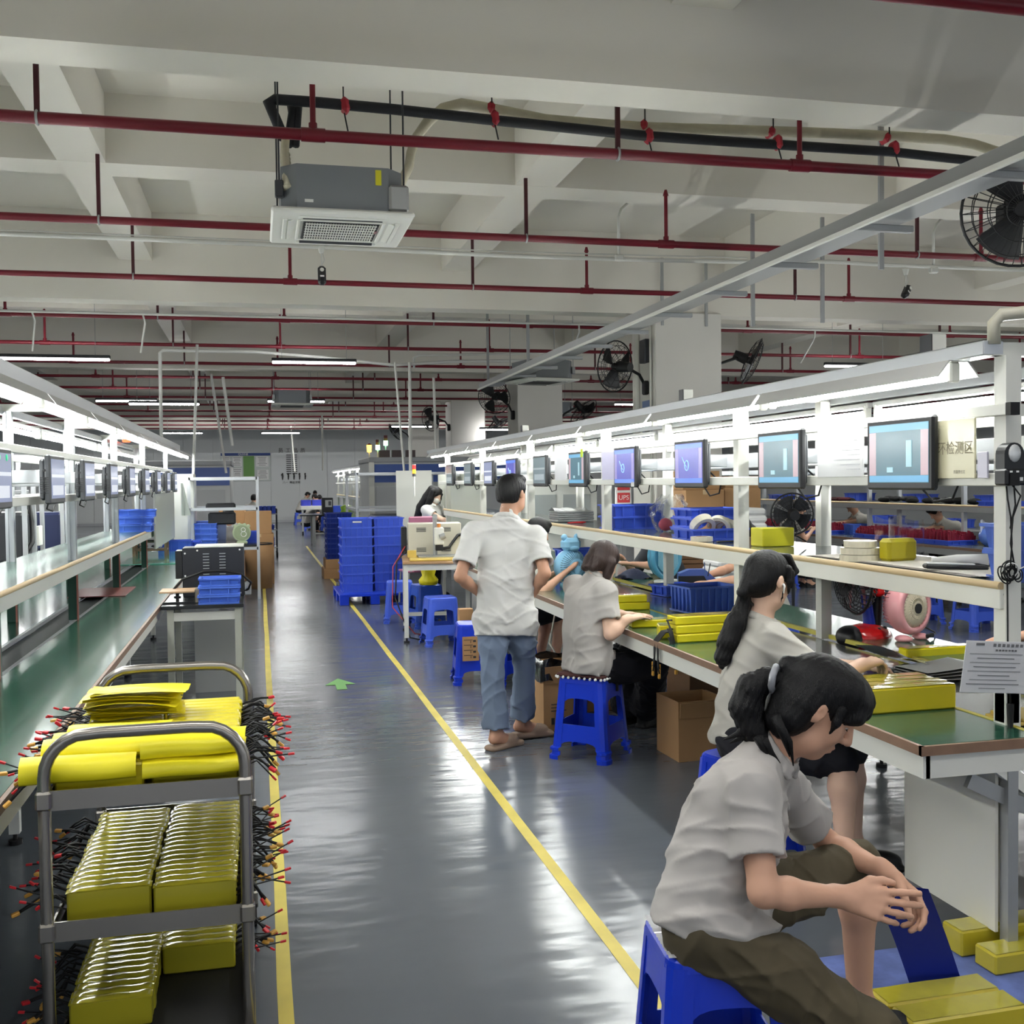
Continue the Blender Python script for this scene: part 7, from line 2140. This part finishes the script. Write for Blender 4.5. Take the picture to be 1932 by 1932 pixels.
obj('base_segment', MB().cyl((0, 0, .08), (0, 0, .12), .026, n=12), M_dark, t); obj('amber_segment', MB().cyl((0, 0, .12), (0, 0, .18), .026, n=12), mat('amber lit', (240, 150, 40), .4, emit=1.0), t); obj('red_segment', MB().cyl((0, 0, .18), (0, 0, .24), .026, n=12), mat('red lit', (196, 30, 30), .4, emit=.8), t); obj('cap', MB().cyl((0, 0, .24), (0, 0, .25), .026, n=12), M_white, t)
# small red light on the left line
single('signal_lamp', 'small glowing red lamp above the far left monitors', 'signal light', MB().box((0, 0, .0), (.09, .04, .06), .01), mat('red glow', (255, 70, 40), .4, emit=3), (-1.48, 13.0, 2.13))
single('label_boxes', 'row of small dark boxes on top of the centre machine', 'box', MB().b2(0, .2, -.05, .05, 0, .14).b2(.24, .44, -.05, .05, 0, .14).b2(.5, .68, -.05, .05, 0, .14), mat('maroon grey', (92, 78, 80), .6), (2.2, 19.9, 2.062), kind='stuff')

# ================================================================== left side: tester table, frame table
t = thing('work_table', 'black topped table with pale legs standing against the left workbench', 'table', (-.40, 8.15, 0))
obj('top', MB().box((0, 0, .74), (.56, .84, .025), .003), mat('black tabletop', (36, 38, 40), .25), t)
for x in (-.22, .24):
    for y in (-.36, .36): obj('leg', MB().b2(x - .022, x + .022, y - .022, y + .022, 0, .727), mat('grey green leg', (186, 188, 176), .45), t)
obj('apron', MB().b2(-.22, .24, -.37, -.345, .64, .70), M_white, t); obj('apron', MB().b2(-.22, .24, .345, .37, .64, .70), M_white, t)
obj('side_panel', MB().b2(-.1, .2, .3, .31, .0, .6), mat('pale sheet', (178, 180, 178), .45), t)
t = thing('battery_tester', 'black sheet metal tester with rows of louvres on the left table', 'machine', (-.36, 8.42, .753))
obj('casing', MB().b2(-.21, .24, -.1, .16, 0, .37, .004), mat('tester black', (34, 36, 42), .4), t)
obj('top_cover', MB().b2(-.12, .24, -.11, .17, .37, .385, .003), M_white, t); obj('side_wing', MB().b2(-.26, -.21, -.1, .1, .14, .35, .003), M_black, t)
lv = MB()
for bx in (-.06, .06):
    for k in range(11): lv.b2(bx, bx + .045, -.106, -.1, .10 + k * .022, .106 + k * .022)
obj('louvres', lv, M_galv, t, kind='stuff')
sc = MB()
for x, z in ((-.19, .33), (-.19, .16), (.21, .35), (.21, .02), (-.1, .35)): sc.cyl((x, -.1, z), (x, -.106, z), .007, n=8)
obj('screws', sc, M_paper, t, kind='stuff'); obj('side_block', MB().b2(.24, .29, -.1, .0, 0, .10, .006), M_galv, t)
obj('hose', MB().tube([(-.27, -.38, .07), (-.2, -.3, .15), (-.05, -.25, .20), (.1, -.22, .20), (.22, -.2, .17), (.29, -.16, .1), (.27, -.12, .05), (.24, -.08, .03)], .009, 8), M_rubber, t)
t = thing('clamp_stand', 'tan wooden plate on a black screw stand at the corner of the left table', 'stand', (-.58, 7.98, .753))
obj('plate', MB().box((0, .0, .085), (.24, .26, .012), .002), mat('pale wood', (206, 170, 132), .5), t)
obj('stand', MB().b2(-.1, .12, -.1, -.08, 0, .012).cyl((0, -.06, .01), (0, -.06, .08), .012, n=8).cyl((0, -.06, .035), (0, -.06, .05), .025, n=10), M_black, t)
obj('vise', MB().b2(.12, .16, -.1, .06, .0, .1, .006), mat('worn steel', (150, 140, 120), .4, .5), t)
for i in range(3):
    crate('blue bin, %s of three on the left table in front of the black tester' % ['bottom', 'middle', 'top'][i], (-.29 + .004 * i, 7.87, .753 + i * .062), .27, .2, .06, mat('light blue plastic bin', (78, 116, 216), .35), random.uniform(-.03, .03), 'blue bins in front of the tester', 2)
t = alu_frame('aluminium profile table frame at the far end of the left line', -.93, -.02, 15.1, 16.3, 1.70, (1.68, 1.26, .71))
obj('tabletop', MB((-.93, 15.1, 0)).b2(-.92, -.03, 15.09, 16.3, .735, .765), mat('black tabletop', ()), t)
for i in range(4):
    crate('blue bin, %s from the bottom of the stack on the far left frame table' % ORD[i], (-.72, 15.3, .767 + i * .075), .28, .3, .073, mat('light blue plastic bin', ()), random.uniform(-.03, .03), 'blue bins on the frame table', 2)
crate('blue bin standing behind the green fan', (-.13, 15.6, .767), .2, .3, .16, M_blue)
t = thing('storage_box', 'clear lidded box behind the blue bins on the far left table', 'box', (-.66, 15.75, .767)); obj('body', tray_mb(MB(), .4, .3, .30), mat('frosted blue plastic', (150, 166, 206), .25), t); obj('lid', MB().box((0, 0, .305), (.42, .32, .02), .006), mat('light blue plastic bin', ()), t)
t = thing('table_fan', 'round pale green table fan with a printed front at the far left table', 'fan', (-.24, 15.2, .767))
M_lg = mat('pale green plastic', (172, 184, 150), .4)
obj('body', MB().cyl((0, -.04, .16), (0, .05, .16), .125, .11, 26), M_lg, t); obj('front', MB().cyl((0, -.05, .16), (0, -.04, .16), .105, n=26), mat('sage front', (140, 154, 122), .5), t)
obj('print', MB().torus((.02, -.052, .20), .028, .004, (0, 1, 0), 16, 4).torus((.025, -.052, .14), .036, .004, (0, 1, 0), 16, 4), M_paper, t)
obj('foot', MB().box((0, 0, .02), (.15, .1, .04), .012), M_lg, t)
for a in (-.09, -.03, .04, .09): obj('crest', MB().ell((a, 0, .28 - abs(a) * .35), (.026, .02, .026), 10, 6), M_lg, t)
t = thing('parts_box', 'black plastic box held on the rails above the far left table', 'box', (-.52, 15.25, 1.04)); obj('upper', MB().b2(-.2, .2, 0, .2, .2, .30, .02), M_black, t); obj('lower', MB().b2(-.17, .2, 0, .2, 0, .17, .02), M_black, t)
for i, (x, y, z, s) in enumerate([(-.0, 17.6, 0, (.44, .5, .42)), (.0, 17.6, .421, (.44, .5, .38)), (-.02, 17.6, .802, (.42, .48, .36)), (-.42, 17.9, .0, (.42, .5, .8)), (-.42, 17.9, .801, (.42, .5, .4))]):
    carton('brown carton %s in the pile behind the far left frame table' % ['at the bottom right', 'in the middle right', 'on top right', 'at the lower left', 'at the upper left'][i], (x, y, z), s, 0, group='cartons behind the frame table')
t = thing('waste_bin', 'round brown drum with a dark open top behind the frame table leg', 'bin', (-.02, 16.75, 0)); obj('drum', MB().lathe([(.0, .0), (.2, .0), (.21, .68), (.195, .68), (.18, .3), (0, .3)], n=24), M_card, t); obj('liner', MB().torus((0, 0, .68), .205, .012, n=24), M_rubber, t)
# rolling cart with blue bins
t = thing('rolling_cart', 'dark wheeled cart loaded with blue bins by the left of the aisle', 'cart', (.18, 24.0, 0))
for x in (-.19, .19):
    for y in (-.3, .3): obj('post', MB().cyl((x, y, .08), (x, y, 1.05), .015, n=8), M_dark, t); obj('castor', MB().cyl((x - .02, y, .05), (x + .02, y, .05), .05, n=12), M_rubber, t)
for z in (.22, .60, .95): obj('shelf', MB().b2(-.2, .2, -.32, .32, z - .02, z), M_galv, t)
for z, n in ((.951, 4), (.601, 1), (.221, 2)):
    for k in range(n):
        lab = 'blue bin %s on the %s shelf of the rolling cart' % (ORD[k], {.951: 'top', .601: 'middle', .221: 'bottom'}[z])
        if z > .9: crate(lab, (.03 + k * .09, 23.85, z), .085, .4, .16, M_blue, .0, 'blue bins on the rolling cart', 2)
        else: crate(lab, (.16, 23.9, z + .1 * k), .3, .4, .1, M_blue, 0, 'blue bins on the rolling cart', 2)
# on the left bench
for i in range(3):
    crate('blue bin, %s of three on the far part of the left shelf' % ['bottom', 'middle', 'top'][i], (-1.24 + (.02 if i == 2 else 0), 11.35 + .06 * i, 1.131 + i * .075), .36, .28, .073, mat('light blue plastic bin', ()), .05 * i, 'blue bins on the left shelf', 2)
t = thing('wooden_rack', 'small wooden rack of striped parts near the far end of the left bench', 'rack', (-1.28, 13.35, .70))
for z in (.12, .22): obj('shelf', MB().b2(-.18, .2, -.15, .15, z, z + .02), M_wood, t)
for x in (-.17, .19):
    for y in (-.14, .14): obj('post', MB().b2(x - .015, x + .015, y - .015, y + .015, 0, .22), M_wood, t)
for k in range(4): obj('striped_part', MB().box((-.12 + k * .08, -.02, .17), (.03, .2, .012), 0, (0, .4, 0)), M_paper if k % 2 else M_black, t)
single('red_tray_sheet', 'thin dark red sheet lying across the left belt gutter', 'sheet', MB().box((0, 0, .004), (.42, .72, .006), .001), mat('dark red sheet', (126, 62, 60), .3, coat=.3), (-1.22, 8.95, .7505), 0)
t = thing('glass_plate', 'green glass plate at the far end of the left bench', 'plate', (-1.1, 12.9, .752)); obj('plate', MB().b2(-.36, .3, -1, 1.2, 0, .008), mat('green glass', (120, 200, 176), .08, coat=.5), t)
crate('blue tray on the left bench under the hanging grey board', (-1.05, 14.2, .752), .4, .3, .14, M_blue); crate('second blue tray at the far end of the left bench', (-.86, 14.6, .752), .2, .3, .1, M_blue)
t = thing('cloth_towel', 'white towel hanging at the far end of the left bench', 'towel', (-.98, 14.35, 1.2)); obj('cloth', MB().sheet(6, 8, lambda u, v: (.0 + .09 * v * u + .02 * math.sin(8 * u), .1 * u, .42 - .42 * v)), mat('pale towel', (206, 214, 206), .9), t)
# far table, far tester
t = thing('work_table', 'grey far table with black top by the right of the aisle', 'table', (1.5, 27.3, 0))
obj('top', MB().b2(-.5, .65, 0, 1.2, .77, .8), mat('black tabletop', ()), t)
for x in (-.15, .6):
    for y in (.1, 1.1): obj('leg', MB().b2(x - .04, x + .04, y - .04, y + .04, 0, .77), M_galv, t)
obj('rail', MB().b2(-.15, .6, .08, .12, .3, .34), M_galv, t)
t = thing('work_table', 'white trolley table in front of the man with glasses', 'table', (1.75, 33.2, 0))
obj('top', MB().b2(-.5, .5, 0, 1.0, .78, .9, .01), M_white, t)
for x in (-.45, .45): obj('leg', MB().b2(x - .03, x + .03, .05, .1, .1, .8), M_galv, t); obj('castor', MB().cyl((x - .02, .07, .06), (x + .02, .07, .06), .06, n=12), M_rubber, t)
t = thing('battery_tester', 'black far tester with a small screen standing on the grey far table', 'machine', (1.72, 27.7, .802)); obj('casing', MB().b2(-.14, .14, 0, .3, 0, .42, .01), M_black, t); obj('panel', MB().b2(-.06, .11, -.01, 0, .18, .36), M_galv, t); obj('screen', MB().b2(.02, .09, -.014, -.01, .22, .33), M_dark, t)
for i in range(3): crate('blue bin %s on the white far trolley table' % ['left', 'middle', 'right'][i], (1.42 + .33 * i, 33.6, .902), .3, .4, .18, mat('violet blue plastic', (70, 80, 200), .35), 0, 'blue bins on the far trolley table', 2)
crate('blue bin on the far table left of the green bag', (1.98, 28.1, .802), .3, .3, .2, M_blue); 
t = thing('plastic_bag', 'lime green bag on the far table beside the centre frame', 'bag', (2.0, 25.2, .78)); obj('bag', MB().lathe([(0, 0), (.14, 0), (.17, .08), (.12, .18), (.15, .26), (.06, .3), (0, .3)], n=12), mat('lime bag', (150, 190, 60), .35), t)
for i in range(4): single('tilted_bin', 'tilted pale bin, %s along the far centre shelf' % ORD[i], 'bin', tray_mb(MB(), .28, .3, .14), mat('pale bin', (186, 196, 216), .4) if i < 3 else mat('yellow bin', (224, 190, 60), .4), (2.72, 26.2 + i * 1.0, 1.232), 0, 'bins on the far centre shelf')
# boxes under the right bench
carton('tall open carton lined with a black bag behind the padded stool', (1.85, 6.62, 0), (.26, .26, .42), .12, open_=True, mark=True)
t = thing('bin_liner', 'shiny black bin liner folded over the tall carton', 'bag', (1.85, 6.62, .36), .12)
obj('liner', MB().sheet(24, 5, lambda u, v: ((.142 + .012 * math.sin(17 * u * 2 * PI / 2) * v - .02 * (v > .8)) * math.copysign(min(1, abs(1.35 * math.cos(2 * PI * u))), math.cos(2 * PI * u)), (.142 + .01 * math.sin(23 * u)) * math.copysign(min(1, abs(1.35 * math.sin(2 * PI * u))), math.sin(2 * PI * u)), -.04 + .14 * v + .012 * math.sin(31 * u))), mat('shiny black film', (18, 18, 20), .18, coat=.6, bump=.6, bscale=30), t)
t = carton('brown carton with a round mark under the bench behind the padded stool', (2.22, 7.1, 0), (.34, .3, .3), .1)
obj('round_mark', MB().torus((.02, -.153, .15), .035, .012, (0, 1, 0), 18, 5), M_ink, t)
carton('open brown carton on the floor left of the ponytailed woman', (2.42, 5.72, 0), (.3, .3, .34), .05, open_=True)
carton('dark carton under the bench beside the bobbed woman', (2.95, 6.6, 0), (.5, .4, .35), 0, M_carddk)
t = thing('drink_carton', 'cardboard scrap leaning by the stool with the sign', 'box', (1.72, 9.0, 0)); obj('body', MB().box((0, 0, .25), (.12, .1, .5), .003), M_card, t)
single('air_hose', 'thin grey and red hoses hanging under the right bench', 'hose', MB().tube([(2.06, 7.3, .7), (1.98, 7.2, .45), (2.05, 7.0, .25), (2.3, 6.9, .2)], .007, 6).tube([(2.12, 6.9, .62), (2.08, 6.85, .5), (2.1, 6.85, .3)], .009, 6, 1), [mat('grey hose', (170, 166, 156), .4), mat('red hose', ())])

# machines between the left line and its neighbour
M_navycab = mat('navy machine cover', (40, 48, 84), .45)
for i, (y, hgt) in enumerate([(5.3, 1.25), (7.0, 1.30), (8.9, 1.22), (11.0, 1.35), (13.0, 1.3)]):
    t = thing('test_fixture', 'dark test fixture with a pale frame behind the left workbench, %s from the near end' % ORD[i], 'machine', (-2.42, y, 0), 0, 'test fixtures behind the left workbench')
    obj('cabinet', MB().b2(-.22, .22, 0, .9, .08, .78, .01), M_navycab if i % 2 else M_dark, t)
    obj('head', MB().b2(-.18, .2, .1, .75, .86, hgt, .03), M_dark if i % 2 else M_navycab, t)
    obj('table', MB().b2(-.24, .24, -.02, .92, .78, .84), M_galv, t)
    for yy in (.03, .45, .87): obj('post', MB().b2(.2, .24, yy - .02, yy + .02, .84, 1.62), M_alu, t)
    obj('top_bar', MB().b2(.2, .24, 0, .9, 1.62, 1.66), M_alu, t)
    obj('column', MB().b2(.05, .15, .78, .88, .84, 1.5, .008), M_white, t)
    obj('hose', MB().tube([(.21, .1, .95), (.24, .25, 1.05), (.22, .36, 1.25), (.18, .38, 1.5)], .022, 8), M_rubber, t)
    obj('control_box', MB().b2(.21, .25, .55, .72, 1.0, 1.2, .006), M_white, t)

# ------------------------------------------------ lettering: curves to meshes
def convert_text():
    dg = bpy.context.evaluated_depsgraph_get()
    for o in TEXTS:
        me = bpy.data.meshes.new_from_object(o.evaluated_get(dg))
        n = bpy.data.objects.new('lettering', me)
        n.parent = o.parent; n.location = o.location; n.rotation_euler = o.rotation_euler
        COL.objects.link(n)
    for o in TEXTS:
        bpy.data.objects.remove(o)
convert_text()
